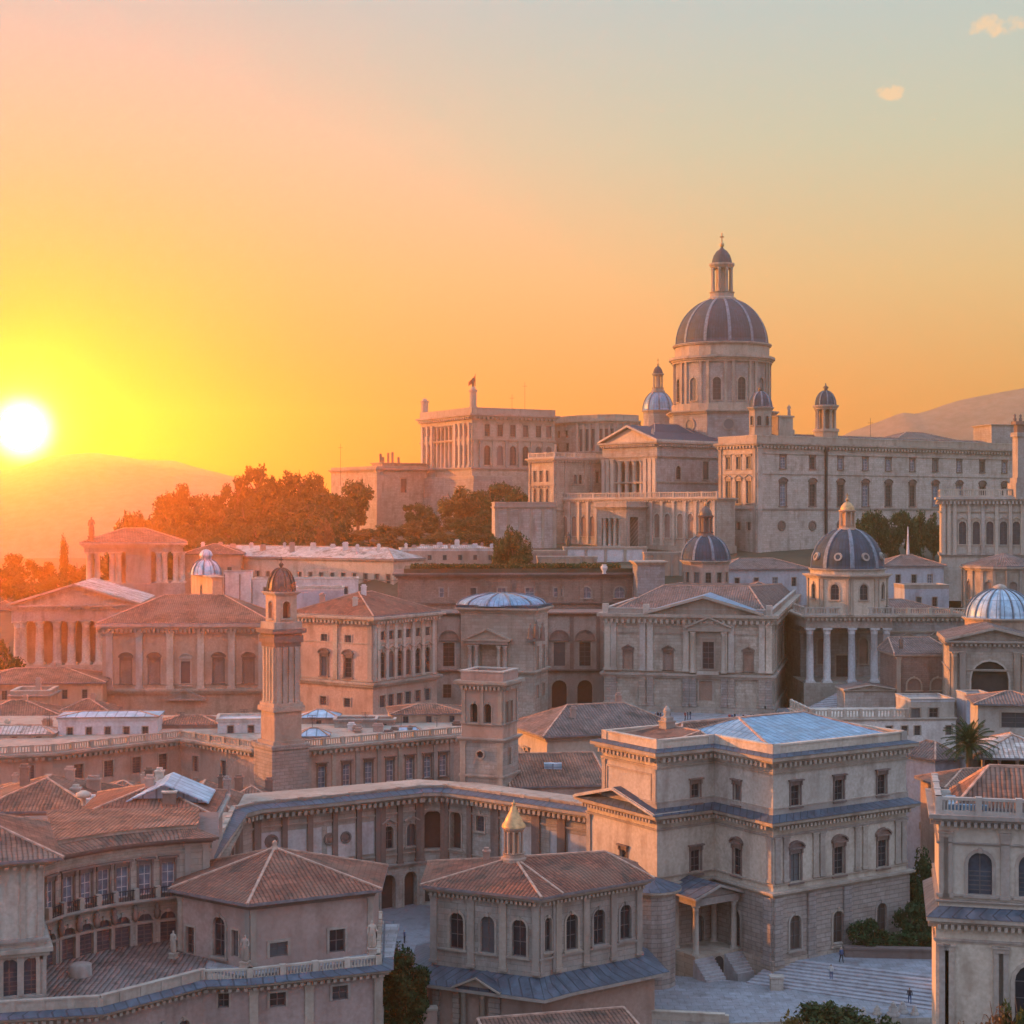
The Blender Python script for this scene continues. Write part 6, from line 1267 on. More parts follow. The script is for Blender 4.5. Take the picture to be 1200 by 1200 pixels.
def near_pavilion():
    C = pq(293, 150); L = pq(209, 155.5); R = pq(437, 155.5); bk = Vector((-.2, 10)); P = [L + bk * .9, L, C, R, R + bk * .9]; zt = zq(1060, 150); zb = 12.0
    b = Bld('pavilion', 'plastered pavilion with wide hipped tile roof on a balustraded terrace in front', 'pavilion', (*C, zb))
    b.row(P, 1, [223], 1086, 1118, 1.15, 'bare', 'glass'); b.row(P, 1, [257], 1074, 1121, 1.6, 'arch', 'glass'); b.row(P, 1, [276], 1090, 1121, .9, 'bare', 'glass'); b.row(P, 2, [326.5], 1104, 1121, 1.75, 'bare', 'glass'); b.row(P, 2, [395], 1089, 1116, 1.6, 'bare', 'glass')
    b.body(P, zb - .5, zt, 'pink'); b.band(P, zt - .5, .5, .35, 'trim_dark'); ap = pq(322, 159.5); b.roof(P, zt, 3.0, .9, 'tile_red', ridge=[ap, ap]); m = MB(); z = zt + .28 + 3.0; m.lathe(ap.x, ap.y, [(.45, z - .3), (.35, z + .1), (.2, z + .25), (.28, z + .45), (.1, z + .75)], 10); b.part('finial', m, 'ridge')
    b.pils(P, 1, ss=[.3, Fac(P, 1).L - .3], z0=zb, z1=zt - .5, w=.55, d=.12); b.pils(P, 2, ss=[.3, Fac(P, 2).L - .3], z0=zb, z1=zt - .5, w=.55, d=.12)
    # terrace and lower storey
    T = [pq(-60, 157), pq(-60, 136), pq(118, 138.5), pq(238, 146.5), pq(293, 147), pq(447, 151.5), pq(449, 168), pq(205, 170), pq(50, 163)]; zc = zb - .6
    t = Bld('terrace', 'long tiled terrace building with stone balustrade and leaded ledge along the bottom left', 'building', (*T[3], -4))
    t.row(T, 2, [215, 235], 1195, 1240, 1.3, 'arch', 'shut'); t.row(T, 3, [262], 1164, 1181, 1.0, 'bare', 'glass'); t.row(T, 4, [325.5, 398.5], 1163, 1180, 1.5, 'bare', 'glass')
    t.row(T, 2, [140, 165, 190], 1215, 1260, 1.2, 'arch', 'shut')
    t.body(T, -6, zc - .6, 'pink'); t.cornice(T, zc - .6, .6, .9, 'trim', dent=.6, edges=range(1, 6)); m = MB(); E, E2 = off(T, 1.15), off(T, .1)
    for i in range(1, 6): l = (E[i + 1] - E[i]).length; m.face([(*E[i], zc + .01), (*E[i + 1], zc + .01), (*E2[i + 1], zc + .35), (*E2[i], zc + .35)], [(0, 0), (l, 0), (l, 1.1), (0, 1.1)])
    t.part('ledge', m, 'lead_ledge'); I = off(T, -.3); t.balustrade([I[3], I[4], I[5]], zc + .02, 1.15, .3, 2.9, 'trim_pale'); t.balustrade([I[5], I[6]], zc + .02, 1.15, .3, 2.9, 'trim')
    m = MB()
    for a, c in ((1, 2), (2, 3)): fc = Fac([I[a], I[c]], 0); mx = fc.mtx(0, zc); m.box(0, fc.L, -.2, .2, 0, 1.1, mx); m.box(0, fc.L, -.28, .28, 1.1, 1.25, mx); [m.box(x - .3, x + .3, -.27, .27, 0, 1.1, mx) for x in [fc.L * k / 5 for k in range(6)]]
    t.part('parapet', m, 'trim'); m = MB(); Q = [I[1], I[2], I[3], pq(244, 154), pq(236, 166), pq(60, 158), pq(-60, 152)]; m.face([(p.x, p.y, zc + .12 + (p.y - 138) * .02) for p in Q], [(p.x, p.y) for p in Q])
    t.part('roof', m, 'tile_brown'); m = MB(); m.prism(off([q_ for q_ in P], 2.0), zc + .02, zc + .3); t.part('deck', m, 'paving')
    t.pils(T, 4, us=[297, 362, 443], z0=-5, z1=zc - .6, w=.8, d=.2); t.band(T, 4.6, .25, .15)
    x, y = pq(94, 148); m = MB(); m.lathe(x, y, [(1.1, zc + .2), (1.05, zc + 1.3), (.6, zc + 1.45), (.1, zc + 1.5)], 12); tag(link('skylight', m.mesh('skylight', ['trim'])), 'round drum skylight on the brown terrace roof at bottom left', 'skylight')
    for i, (u, D, v, h, lab, rz) in enumerate(((287, 147.6, 1120, 3.0, 'tall weathered statue on the terrace corner before the lit pavilion wall', -.3), (436, 152.0, 1115, 3.2, 'weathered statue at the right end of the pavilion balustrade', .3), (203, 152, 1140, 2.6, 'shorter statue at the left side of the pavilion terrace', -.5), (431, 157, 1030, 2.0, 'small ornament figure beside the right eave of the pavilion roof', 0))):
        if i == 3: continue
        x, y = pq(u, D); statue(x, y, zc + 1.15 if i < 2 else zc + .8, h, lab, rz=rz)
near_pavilion()

def red_hall():
    A, B, C2, D2 = pq(506, 168.5), pq(632, 163.5), pq(651, 165), pq(752, 171.5); P = [pq(513, 178), A, B, C2, D2, pq(737, 177)]; zt = zq(1060, 163.5); zb = 7.0; b = Bld('hall', 'apsidal hall with arched dark windows, red tile roof and gilded lantern', 'hall', (*B, zb))
    b.row(P, 1, [535, 571.5, 608.5], 1069, 1112, 1.55, 'arch', 'glass'); b.row(P, 2, [642], 1075, 1115, .95, 'arch', 'glass'); b.row(P, 3, [670, 702, 733], 1071, 1113, 1.5, 'arch', 'glass')
    b.body(P, -4, zt, 'travertine'); b.cornice(P, zt, .7, .9, 'trim', dent=.5, edges=(1, 2, 3)); b.band(P, zq(1078 - 14, 163.5), .2, .15); b.band(P, zb + 1.6, .3, .25)
    b.pils(P, 1, us=[509, 552.5, 590, 628.5], z0=zb + .3, z1=zt, w=.75, d=.28); b.pils(P, 3, us=[653.5, 686, 718, 748], z0=zb + .3, z1=zt, w=.7, d=.28); b.pils(P, 2, ss=[.25, Fac(P, 2).L - .25], z0=zb + .3, z1=zt, w=.45, d=.2)
    r0, r1 = pq(602, 171.5), pq(709, 174.3); ro = b.roof(P, zt + .7, 2.1, 1.2, 'tile_red', ridge=[r0, r1]); b.chimney(*pq(570, 173.5), zt + 1.5, zt + 3.2, .7, .6, 'pink')
    zl = zt + .7 + 2.0; px = 171.5 / F; k = 171.5; H = zq(938, k) - zq(1010, k)
    b.lantern(r0.x, r0.y, zl, 10.5 * px, H, 'ochre', 'gold', 10, cross=False, ball='gold', spire=True)
    # leaded skirt roof over the lower storey with small gable
    O = off(P, 2.6); m = MB()
    for i in range(0, 5): l = (O[i + 1] - O[i]).length; m.face([(*O[i], zb - 1.3), (*O[i + 1], zb - 1.3), (*off(P, 0)[i + 1], zb), (*off(P, 0)[i], zb)], [(0, 0), (l, 0), (l, 2.9), (0, 2.9)])
    m.m = 1; m.prism(O, zb - 1.65, zb - 1.31, top=False); b.part('skirt_roof', m, ['lead_ledge', 'trim'])
    f = Fac(O, 1); a0, a1 = f.s(533), f.s(583); g = [f.pt(a0, -2.5).xy, f.pt(a0, -.2).xy, f.pt(a1, -.2).xy, f.pt(a1, -2.5).xy]; b.gable(g, 1, zb - 1.3, 1.25, .3, 'lead_ledge', .18, 'trim')
    lo = off(P, 1.2); b.body(lo, -5, zb - 1.66, 'pink', name='lower_wall'); b.pils(lo, 1, us=[512, 536, 578, 583], z0=-5, z1=zb - 1.66, w=.8, d=.35, mat='rust_stone', cap=True); b.cols([Fac(lo, 1).pt(Fac(lo, 1).s(u), .6) for u in (546, 568)], -4, zb - 1.66, .34, 'trim')
    q = rect(585, 150, 14, wl=9, uR=765); zt = 3.0; c = Bld('lean_to', 'low tiled roof edge at the bottom beside the square platform', 'building', (*q[1], -5)); c.body(q, -6, zt, 'pink'); c.roof(q, zt, 1.1, .5, 'tile', ridge=[q[0], q[3]])
red_hall()

def square_palazzo():
    t = R_(33); fd = Vector((math.cos(t), math.sin(t))); ld = Vector((-fd.y, fd.x)); QC = pq(906, 186); W = reach(QC, fd, 1062)
    def at(a, l): return QC + fd * a + ld * l
    J = reach(QC, ld, 837); k = 8.7; PCt = at(-k, J); PL = J + reach(PCt, ld, 706); PL2 = J + reach(PCt, ld, 688)
    bk = PL + 1
    up = [at(-k, PL), at(-k, J), at(0, J), at(0, 0), at(W, 0), at(W, bk), at(0, bk)] if False else [at(-k, PL), at(-k, J), at(0, J), at(0, 0), at(W, 0), at(W, PL)]
    lo = [at(-k, PL2), at(-k, J), at(0, J), at(0, 0), at(W, 0), at(W, PL2)]
    z0, zs, zl, zt = 2.0, zq(1052, 186), zq(962, 186), zq(898, 186)
    b = Bld('palazzo', 'stepped three-storey stone palazzo with blue hipped roof and orange-lit left wall', 'palazzo', (*QC, z0))
    lo_ = off(lo, .35)
    # top storey
    b.row(up, 1, [815], 918, 941, 1.35, 'hood', 'glass', tm='trim_dark'); b.row(up, 2, [864], 919, 943, 1.15, 'hood', 'glass', tm='trim_dark'); b.row(up, 3, [932, 983, 1033], 920, 945, 1.45, 'hood', 'glass', tm='trim_dark')
    b.body(up, zl, zt, 'cream', name='upper_wall'); b.band(up, zq(950, 186), .25, .15); b.band(up, zt - 1.0, .3, .2); b.cornice(up, zt, 1.1, 1.1, 'trim', dent=.75, edges=range(5)); E, E2 = off(up, 1.2), off(up, .12)
    m = MB()
    for i in range(5): l = (E[i + 1] - E[i]).length; m.face([(*E[i], zt + 1.11), (*E[i + 1], zt + 1.11), (*E2[i + 1], zt + 1.4), (*E2[i], zt + 1.4)], [(0, 0), (l, 0), (l, 1.1), (0, 1.1)])
    b.part('ledge', m, 'lead_ledge'); b.parapet(up, zt + 1.1, 1.15, 0, 'cream', .5)
    for e in range(5):
        L = Fac(up, e).L
        for s in (0.45, L - .45): b.boxpart('post', Fac(up, e), s - .5, s + .5, -.3, .12, zt + 1.1, zt + 2.5, 'trim_pale')
    f0 = Fac(up, 0); b.panel(up, 0, .9, f0.L - 1.0, zq(948, 192), zq(905, 192), .22, 'trim', .12); b.pils(up, 0, ss=[.4, f0.L - .45], z0=zl + 1.2, z1=zt - 1.0, w=.7, d=.15)
    zr = zt + 1.5; b.roof([at(.5, PL - 4), at(.5, .5), at(W - .5, .5), at(W - .5, PL - 4)], zr, 2.1, 0, 'zinc', ridge=[at(5.5, PL - 9), at(W - 5.5, PL - 9)], name='roof'); b.roof([at(-k + .5, PL - .5), at(-k + .5, J + .5), at(.4, J + .5), at(.4, PL - .5)], zr - .2, .9, 0, 'tile', ridge=[at(.3, PL - 1), at(.3, J + 3)])
    b.roof([at(.5, PL - .5), at(.5, PL - 3.8), at(W - .5, PL - 3.8), at(W - .5, PL - .5)], zr - .1, 1.1, 0, 'tile')
    px, py = pq(834, 203) if False else at(-.6, PL - 2.5); m = MB(); z = zr
    for (r, a, c) in ((1.0, 0, 1.6), (1.15, 1.6, 1.8), (.8, 1.8, 2.2)): m.prism(circ(px, py, r, 4, t + R_(45)), z + a, z + c)
    m.lathe(px, py, [(.6, z + 2.2), (.35, z + 2.5), (.5, z + 2.9), (.4, z + 3.2), (.1, z + 3.6)], 10); b.part('chimney', m, 'trim')
    # middle storey with leaded ledge
    b.row(lo, 0, [731], 996, 1024, 1.35, 'hood', 'glass', tm='trim_dark'); b.row(lo, 1, [815], 996, 1024, 1.5, 'hood', 'glass', tm='trim_dark'); b.row(lo, 2, [864], 994, 1026, 1.35, 'seg', 'glass', tm='trim_dark'); b.row(lo, 3, [932, 983, 1034], 1000, 1034, 1.6, 'seg', 'glass', tm='trim_dark')
    b.body(lo, zs + .6, zl - .9, 'cream'); E, E2 = off(lo, 1.35), off(lo, -.0); b.cornice(lo, zl - .9, .9, 1.2, 'trim', dent=.6, edges=range(5)); m = MB()
    for i in range(5): l = (E[i + 1] - E[i]).length; m.face([(*E[i], zl + .01), (*E[i + 1], zl + .01), (*E2[i + 1], zl + .75), (*E2[i], zl + .75)], [(0, 0), (l, 0), (l, 1.5), (0, 1.5)])
    b.part('ledge', m, 'lead_ledge'); b.plinth(up, zl + .3, .9, .15, 'trim'); b.band(lo, zq(1040, 186), .3, .2); b.band(lo, zl - 2.0, .3, .2)
    g0 = Fac(lo, 0); d0 = [at(-k + 4, PL2), at(-k, PL2), at(-k, J + 1.6), at(-k + 4, J + 1.6)]; b.gable([at(-k + 3.5, PL2 + .2), at(-k - .1, PL2 + .2), at(-k - .1, J - .1), at(-k + 3.5, J - .1)], 1, zl + .02, 2.0, .9, 'lead_ledge', .3, 'cream', ov=1.1)
    b.pils(lo, 0, ss=[.5], z0=zs + 1.5, z1=zl - 2, w=.8, d=.2); b.pils(lo, 3, ss=[.6, 1.9], z0=zs + 1.6, z1=zl - 2, w=.75, d=.22)
    f3 = Fac(lo, 3); b.pils(lo, 3, us=[955, 963, 1004, 1013], z0=zs + 1.6, z1=zl - 2, w=.75, d=.22); b.pils(lo, 3, ss=[f3.L - .5, f3.L - 1.6], z0=zs + 1.6, z1=zl - 2, w=.75, d=.22); b.pils(lo, 2, ss=[Fac(lo, 2).L - .5], z0=zs + 1.6, z1=zl - 2, w=.8, d=.2)
    # rusticated ground storey
    G = off(lo, .3); b.row(G, 3, [932], 1072, 1113, 1.75, 'arch', 'door'); b.row(G, 3, [982, 1033], 1067, 1108, 1.65, 'arch', 'door'); b.row(G, 2, [862], 1066, 1108, 1.7, 'arch', 'shut'); b.row(G, 1, [818], 1072, 1110, 1.6, 'arch', 'glass')
    b.body(G, -3, zs, 'rust_stone', name='ground_wall'); b.cornice(lo, zs, .65, .8, 'trim'); b.plinth(G, -3, z0 + 3.6, .25, 'rust_stone'); b.pils(G, 3, ss=[.7, 5.9, 11.6], z0=z0, z1=zs, w=1.2, d=.25, mat='rust_stone', cap=False); b.pils(G, 2, ss=[Fac(G, 2).L - .8], z0=z0, z1=zs, w=1.3, d=.25, mat='rust_stone', cap=False)
    # rounded rusticated block joining the hall
    c = Bld('bastion', 'round rusticated block joining the red-roofed hall and the square palazzo', 'building', (*pq(768, 181), 0)); x, y = pq(764, 184); R8 = circ(x, y, 2.7, 14, .1); zz = zq(1050, 182)
    for e in range(14):
        if Fac(R8, e).n.y < -.3 and Fac(R8, e).n.x < -.2: c.srow(R8, e, 1, zz - 6.4, zz - 2.6, .95, 'arch', 'glass', m=.1); break
    c.body(R8, -3, zz, 'rust_stone'); c.cornice(R8, zz, .6, .7); m = MB(); m.lathe(x, y, [(3.4, zz + .61), (.3, zz + 1.7)], 14, False); c.part('roof', m, 'lead_ledge')
    # porch on four columns
    f1 = Fac(lo, 1); a0, a1 = f1.s(781), f1.s(832); zf = 2.9; zc = 8.6; p = Bld('porch', 'small columned porch with pediment before the square palazzo', 'porch', (*f1.pt(a0, 4).xy, z0)); w0, w1 = a0 + .2, a1 - .1
    p.boxpart('podium', f1, w0 - .3, w1 + .3, .35, 5.4, -1, zf, 'travertine'); p.cols([f1.pt(s, o) for s, o in ((w0 + .3, 4.8), (w1 - .3, 4.8), (w0 + .3, 1.2), (w1 - .3, 1.2))], zf, zc, .36, 'trim_pale'); p.boxpart('entablature', f1, w0 - .15, w1 + .15, .4, 5.3, zc, zc + .8, 'trim')
    g = [f1.pt(w0 - .1, .5).xy, f1.pt(w0 - .1, 5.25).xy, f1.pt(w1 + .1, 5.25).xy, f1.pt(w1 + .1, .5).xy]; p.gable(g, 1, zc + .8, 1.25, .5, 'lead_ledge', .25, 'trim')
    ww = (w1 - w0)
    for sx, nm in ((-1, 0), (1, 1)):
        m = MB()
        for i in range(7):
            h = zf - (i + 1) * (zf - .55) / 8; e0 = 5.4 + i * .34; 
            if sx < 0: m.box(w0 - .6, w0 + ww * .36, -(e0 + .34), -(e0), -1, h, f1.mtx(0, 0))
            else: m.box(w0 + ww * .64, w1 + .6, -(e0 + .34), -e0, -1, h, f1.mtx(0, 0))
        p.part('steps', m, 'step')
    m = MB(); mx = f1.mtx((w0 + w1) / 2, .85); hw = ww * .12; A = arc_pts(hw * 2, .9); m.face([mx @ Vector((x, -5.43, z)) for x, z in [(-hw, -.3), (hw, -.3)] + list(reversed(A))]); p.part('painted_arch_shade', m, 'dark')  # flat dark sheet on the podium face paints an arch's inner shade
square_palazzo()

def platform():
    zd = .55; Pl = [pq(652, 180), pq(745, 171), pq(850, 169.5), pq(1000, 171), pq(1115, 171.5), pq(1115, 174), pq(872, 184.5), pq(790, 187), pq(700, 187)]; b = Bld('terrace', 'flat pale paved platform with low wall at the bottom in front of the porch', 'terrace', (*Pl[1], -4)); b.body(Pl, -6, zd, 'pale_stone', cap=False)
    m = MB(); m.face([(*p, zd) for p in Pl], [tuple(p) for p in Pl]); b.part('deck', m, 'paving'); m = MB(); I = off(Pl, -.25)
    for a, c in ((0, 1), (1, 2)): fc = Fac([I[a], I[c]], 0); m.box(0, fc.L, -.25, .25, zd + .02, zd + .8, fc.mtx(0, 0)); m.box(0, fc.L, -.33, .33, zd + .8, zd + .95, fc.mtx(0, 0)); [m.box(x - .4, x + .4, -.32, .32, zd + .02, zd + .8, fc.mtx(0, 0)) for x in [fc.L * k / 3 for k in range(4)]]
    b.part('parapet', m, 'trim_pale')
    s = Bld('staircase', 'broad flight of pale steps descending from the palazzo toward lower right', 'staircase', (*pq(980, 184), -3)); A0, A1 = pq(914, 188.5), pq(1118, 180.5); B0, B1 = pq(874, 184), pq(1118, 172.8); n = 9
    m = MB()
    for i in range(n):
        t0, t1 = i / n, (i + 1) / n; z = 2.2 - i * .19; a, c, d, e = A0.lerp(B0, t0), A1.lerp(B1, t0), A1.lerp(B1, t1), A0.lerp(B0, t1); m.prism([e, d, c, a], -8, z)
    s.part('steps', m, 'step'); m = MB(); T = [A0, A1, pq(1118, 202), pq(1040, 202), pq(905, 192)]; m.prism(T, -6, 2.2 - .004); s.part('landing', m, 'paving')
    m = MB(); x, y = pq(910, 181.5); m.box(x - .7, x + .7, y - .5, y + .5, -1, 1.9); m.box(x - .8, x + .8, y - .6, y + .6, 1.9, 2.1); s.part('pedestal', m, 'pale_stone')
    m = MB(); x, y = pq(980, 191.5); m.box(x - .6, x + .6, y - .5, y + .5, 2.1, 3.1); m.box(x - .7, x + .7, y - .6, y + .6, 3.1, 3.25); tag(link('pedestal', m.mesh('pedestal', ['pale_stone'])), 'small pale stone pedestal at the top of the broad steps by the hedge', 'pedestal')
    q = rect(990, 188.6, -5, wl=1, uR=1112); w = Bld('garden_wall', 'dark low garden wall below the hedge right of the broad steps', 'wall', (*q[1], 2)); w.body(q, -2, 3.1, 'trim_dark'); w.plinth(q, 3.1, .25, .1, 'trim_dark', 'coping')
    # small fountain sculptures at the foot of the steps
    for i, (u, D, h) in enumerate(((1028, 172.5, 1.0), (1047, 172.0, 1.5), (1058, 173.0, 1.25), (1012, 172.6, .8), (1072, 172.4, 1.0))):
        x, y = pq(u, D); m = MB(); z = .5; rn = random.Random(i); m.lathe(x, y, [(h * .45, z), (h * .5, z + h * .2), (h * .3, z + h * .35), (h * .36, z + h * .6), (h * .16, z + h * .78), (h * .2, z + h * .9), (.03, z + h * 1.05)], 9); tag(link('stone_figure', m.mesh('stone_figure', ['pale_stone'])), ('short pale carved stone at the foot of the steps, second from left', 'tallest pale carved stone at the foot of the steps', 'pale carved stone just right of the tallest one', 'lowest pale carved stone at the left of the group', 'pale carved stone at the right end of the group')[i], 'sculpture', 'carved stones at the foot of the steps')
    # piazza sheets
    m = MB(); m.face([(*p, .0) for p in (pq(380, 205), pq(470, 178), pq(520, 180), pq(530, 226), pq(380, 226))]); tag(link('piazza', m.mesh('piazza', ['paving'])), 'blue-shaded paved square between the arcades', None, None, 'structure')
    m = MB(); m.face([(*p, zq(850, 306)) for p in (pq(700, 331), pq(720, 276), pq(960, 276), pq(960, 334))]); tag(link('forecourt', m.mesh('forecourt', ['paving'])), 'paved forecourt before the broad church facade', None, None, 'structure')
    q = rect(440, 163, 10, wl=1, uR=512); w = Bld('garden_wall', 'low stone wall at the bottom in front of the round green tree', 'wall', (*q[1], -5)); w.body(q, -7, zq(1188, 163), 'pink'); w.plinth(q, zq(1188, 163), .25, .12, 'trim', 'coping')
platform()

def right_corner():
    q = rect(1100, 141, -13, wl=12, uR=1290); zt = zq(965, 141); zm = zq(1072, 141); b = Bld('corner_palazzo', 'cream corner palazzo with balustrade and arched windows at the right edge', 'palazzo', (*q[1], -4))
    b.row(q, 1, [1148.5, 1208], 999, 1049, 2.0, 'arch', 'shut'); b.row(q, 1, [1212], 1128, 1210, 2.9, 'arch', 'glass'); b.body(q, zm, zt, 'cream'); lo = off(q, .25); b.row(lo, 1, [1212], 1130, 1210, 3.2, 'arch', 'glass'); b.body(lo, -6, zm - .9, 'cream', name='lower_wall')
    b.cornice(q, zt, .9, .85, 'trim', dent=.55, edges=(0, 1)); b.cornice(lo, zm - .9, .9, .8, 'trim', dent=.55, edges=(0, 1)); m = MB(); E, E2 = off(q, 1.1), off(q, 0)
    for i in range(2): l = (E[i + 1] - E[i]).length; m.face([(*E[i], zm + .01), (*E[i + 1], zm + .01), (*E2[i + 1], zm + .8), (*E2[i], zm + .8)], [(0, 0), (l, 0), (l, 1.8), (0, 1.8)])
    b.part('ledge', m, 'lead_ledge'); b.balustrade([q[0], q[1], q[2]], zt + .9, 1.45, .3, 3.6, 'trim_pale', .4); b.band(q, zq(1050, 141), .3, .25); b.band(q, zq(1066, 141) + .7, .25, .3); b.band(q, zq(991, 141) + .2, .2, .2); b.band(lo, zq(1102, 141), .3, .2)
    b.pils(q, 1, us=[1106, 1111, 1178], z0=zm + 1.6, z1=zt - .6, w=.75, d=.2); b.pils(lo, 1, us=[1106, 1113, 1170, 1176], z0=-5, z1=zm - 2.4, w=.8, d=.22)
    b.roof(off(q, -1.4), zt + 1.0, 3.0, 0, 'tile', frac=.3); f = Fac(q, 1); m = MB(); m.box(.8, 4.2, 1.2, 6.0, zt + .95, zt + 1.5, f.mtx(0, 0)); b.part('roof_light', m, 'zinc')
right_corner()
# ------------------------------------------------------------------ trees, plants, people
def plants():
    rn = random.Random(21); G = 'trees on the wooded hill at left'
    # skyline trees of the left hill
    for (u, D, v, w, k, lab) in ((156, 540, 592, 30, 'flat', 'small umbrella-shaped tree standing alone left of the hill wood'), (208, 560, 560, 40, 'a1', 'tall round tree at the left end of the hill wood skyline'), (252, 575, 572, 34, 'a2', 'lower bushy tree right of the tall round skyline tree'),
                             (278, 575, 556, 40, 'a0', 'tree under the left side of the highest skyline crown'), (300, 578, 543, 46, 'a3', 'highest pointed crown on the left half of the hill skyline'), (328, 580, 552, 34, 'a1', 'tree in the dip between the two highest skyline crowns'), (352, 580, 543, 50, 'a2', 'broad high crown on the right half of the hill skyline'), (377, 575, 556, 32, 'a0', 'tree at the right end of the hill skyline beside the bastion')):
        tree_px(u, D, v, w, k, lab, G)
    spots = []
    for r, (D, v0) in enumerate(((560, 583), (545, 594), (525, 606), (508, 616), (490, 626))):
        for u in range(150 - r * 5 + (r % 2) * 12, 402, 25):
            vv = v0 + rn.uniform(-6, 6) + (12 if u < 190 else 0) - (6 if u > 280 and r < 2 else 0)
            tree_px(u + rn.uniform(-5, 5), D + rn.uniform(-5, 5), vv, rn.uniform(36, 50), rn.choice(('a0', 'a1', 'a2', 'a3', 'b0', 'b1')), 'dense bushy tree in the dark orange-hazed body of the left hill wood', G, low=.05)
    tree_px(382, 480, 598, 30, 'd0', 'rust-coloured small tree at the right foot of the hill wood', low=.1)
    # far left trees in the haze
    for i, (u, D, v, w, k) in enumerate(((75, 470, 629, 16, 'cone'), (22, 480, 648, 44, 'a0'), (52, 488, 655, 34, 'a1'), (90, 480, 656, 44, 'a2'), (6, 460, 664, 40, 'a3'), (66, 455, 672, 44, 'b1'), (36, 450, 680, 46, 'b0'), (4, 352, 745, 46, 'b2'), (-8, 345, 770, 40, 'b0'))):
        lab = ('narrow pointed cypress rising above the hazy trees at far left', 'round hazy tree left of the cypress', 'low hazy tree just left of the cypress foot', 'hazy tree beside the colonnaded pavilion', 'hazy tree at the very left edge above the tiled house', 'hazy tree below the cypress', 'hazy tree behind the second hazy house', 'dark tree at the left edge beside the temple columns', 'dark shrub at the left edge below the temple columns')[i]
        tree_px(u, D, v, w, k, lab, 'hazy trees at far left' if i < 7 else None, low=.08)
    # trees below the castle
    T = [(419, 606, 556, 46, 'a1', 'round dark tree against the low bastion wall'), (490, 560, 584, 40, 'a2', 'olive tree left of the big tree below the castle'), (537, 545, 566, 52, 'c0', 'large golden-green tree below the castle corner'), (552, 556, 574, 40, 'a0', 'tree close behind the large golden-green one'), (580, 570, 561, 48, 'b0', 'dark green tree below the castle windows'), (606, 560, 568, 34, 'b1', 'dark tree beside the corner pavilion'), (566, 530, 596, 50, 'b2', 'dark bushy tree left of the pale garden wall')]
    for (u, D, v, w, k, lab) in T: tree_px(u, D, v, w, k, lab, 'trees below the castle', low=.05)
    for i, (u, D, v, w, k) in enumerate(((405, 520, 622, 46, 'c1'), (432, 500, 618, 46, 'c0'), (460, 495, 614, 44, 'c1'), (488, 500, 608, 46, 'c0'), (515, 505, 600, 46, 'c1'), (545, 495, 606, 46, 'a1'), (575, 490, 612, 40, 'b1'))):
        tree_px(u, D, v, w, k, ('leftmost golden bush in the row under the bastion', 'second golden bush from the left under the bastion', 'golden bush under the bastion corner', 'golden bush under the castle terrace wall', 'tall golden bush left of the large golden-green tree', 'olive bush in front of the large golden-green tree', 'dark green bush at the right end of the row')[i], 'bushes under the bastion', low=.02, name='bush', cat='bush')
    for i, (u, D, v, w, k) in enumerate(((412, 462, 632, 50, 'c0'), (438, 458, 634, 46, 'a1'), (465, 462, 630, 50, 'c1'), (490, 458, 628, 46, 'a0'), (516, 464, 622, 50, 'c0'), (542, 460, 626, 46, 'b1'), (566, 464, 622, 44, 'a2'), (590, 470, 618, 40, 'b0'))):
        tree_px(u, D, v, w, k, ('low golden shrub at the left end of the front row below the bastion', 'olive shrub second from the left in the front row', 'low golden shrub below the bastion window', 'olive shrub below the castle terrace wall', 'golden shrub in front of the tall golden bush', 'dark shrub in the middle of the front row below the large tree', 'olive shrub near the pale garden wall', 'dark shrub against the foot of the pale garden wall')[i], 'front shrubs on the slope below the castle', low=.0, name='shrub', cat='shrub')
    tree_px(600, 408, 617, 48, 'fine', 'round dark shrub on the roof terrace left of the lit wing', z=31, low=.03, name='shrub', cat='shrub')
    for i, u in enumerate((1014, 1030, 1046, 1062, 1078, 1094)):
        tree_px(u, 432 + (i % 2) * 4, 594 + (i % 3) * 2, 28, ('b0', 'b1', 'b2')[i % 3], ('first', 'second', 'third', 'fourth', 'fifth', 'sixth')[i] + ' clipped dark tree from the left in the garden row before the palace', 'clipped garden trees before the palace', low=.05)
    # near plants
    tree_px(473, 163, 1112, 70, 'fine_b', 'round green tree between the pavilion and the red-roofed hall', z=-3, low=.36); tree_px(452, 172, 1140, 34, 'b1', 'low green bush beside the pavilion terrace end', z=-4, low=.03, name='bush', cat='bush')
    tree_px(1082, 199, 1004, 50, 'fine_b', 'dark tree in the gap between the two palazzi', z=1, low=.05); tree_px(1068, 194, 1052, 44, 'b0', 'dark shrub below the dark tree in the palazzo gap', z=1, low=.02, name='shrub', cat='shrub')
    for i, (u, v, w) in enumerate(((1012, 1073, 40), (1034, 1088, 36), (1054, 1090, 40), (1076, 1088, 40), (1096, 1084, 34))): tree_px(u, 190.4 + i * .5, v, w, ('b0', 'b1', 'b2')[i % 3], ('rounded dark bush before the last arched door', 'hedge bush right of the rounded bush', 'middle bush of the dark hedge', 'hedge bush under the dark tree', 'rightmost hedge bush against the corner palazzo')[i], 'dark hedge bushes by the steps', z=1.8, low=.02, name='bush', cat='bush')
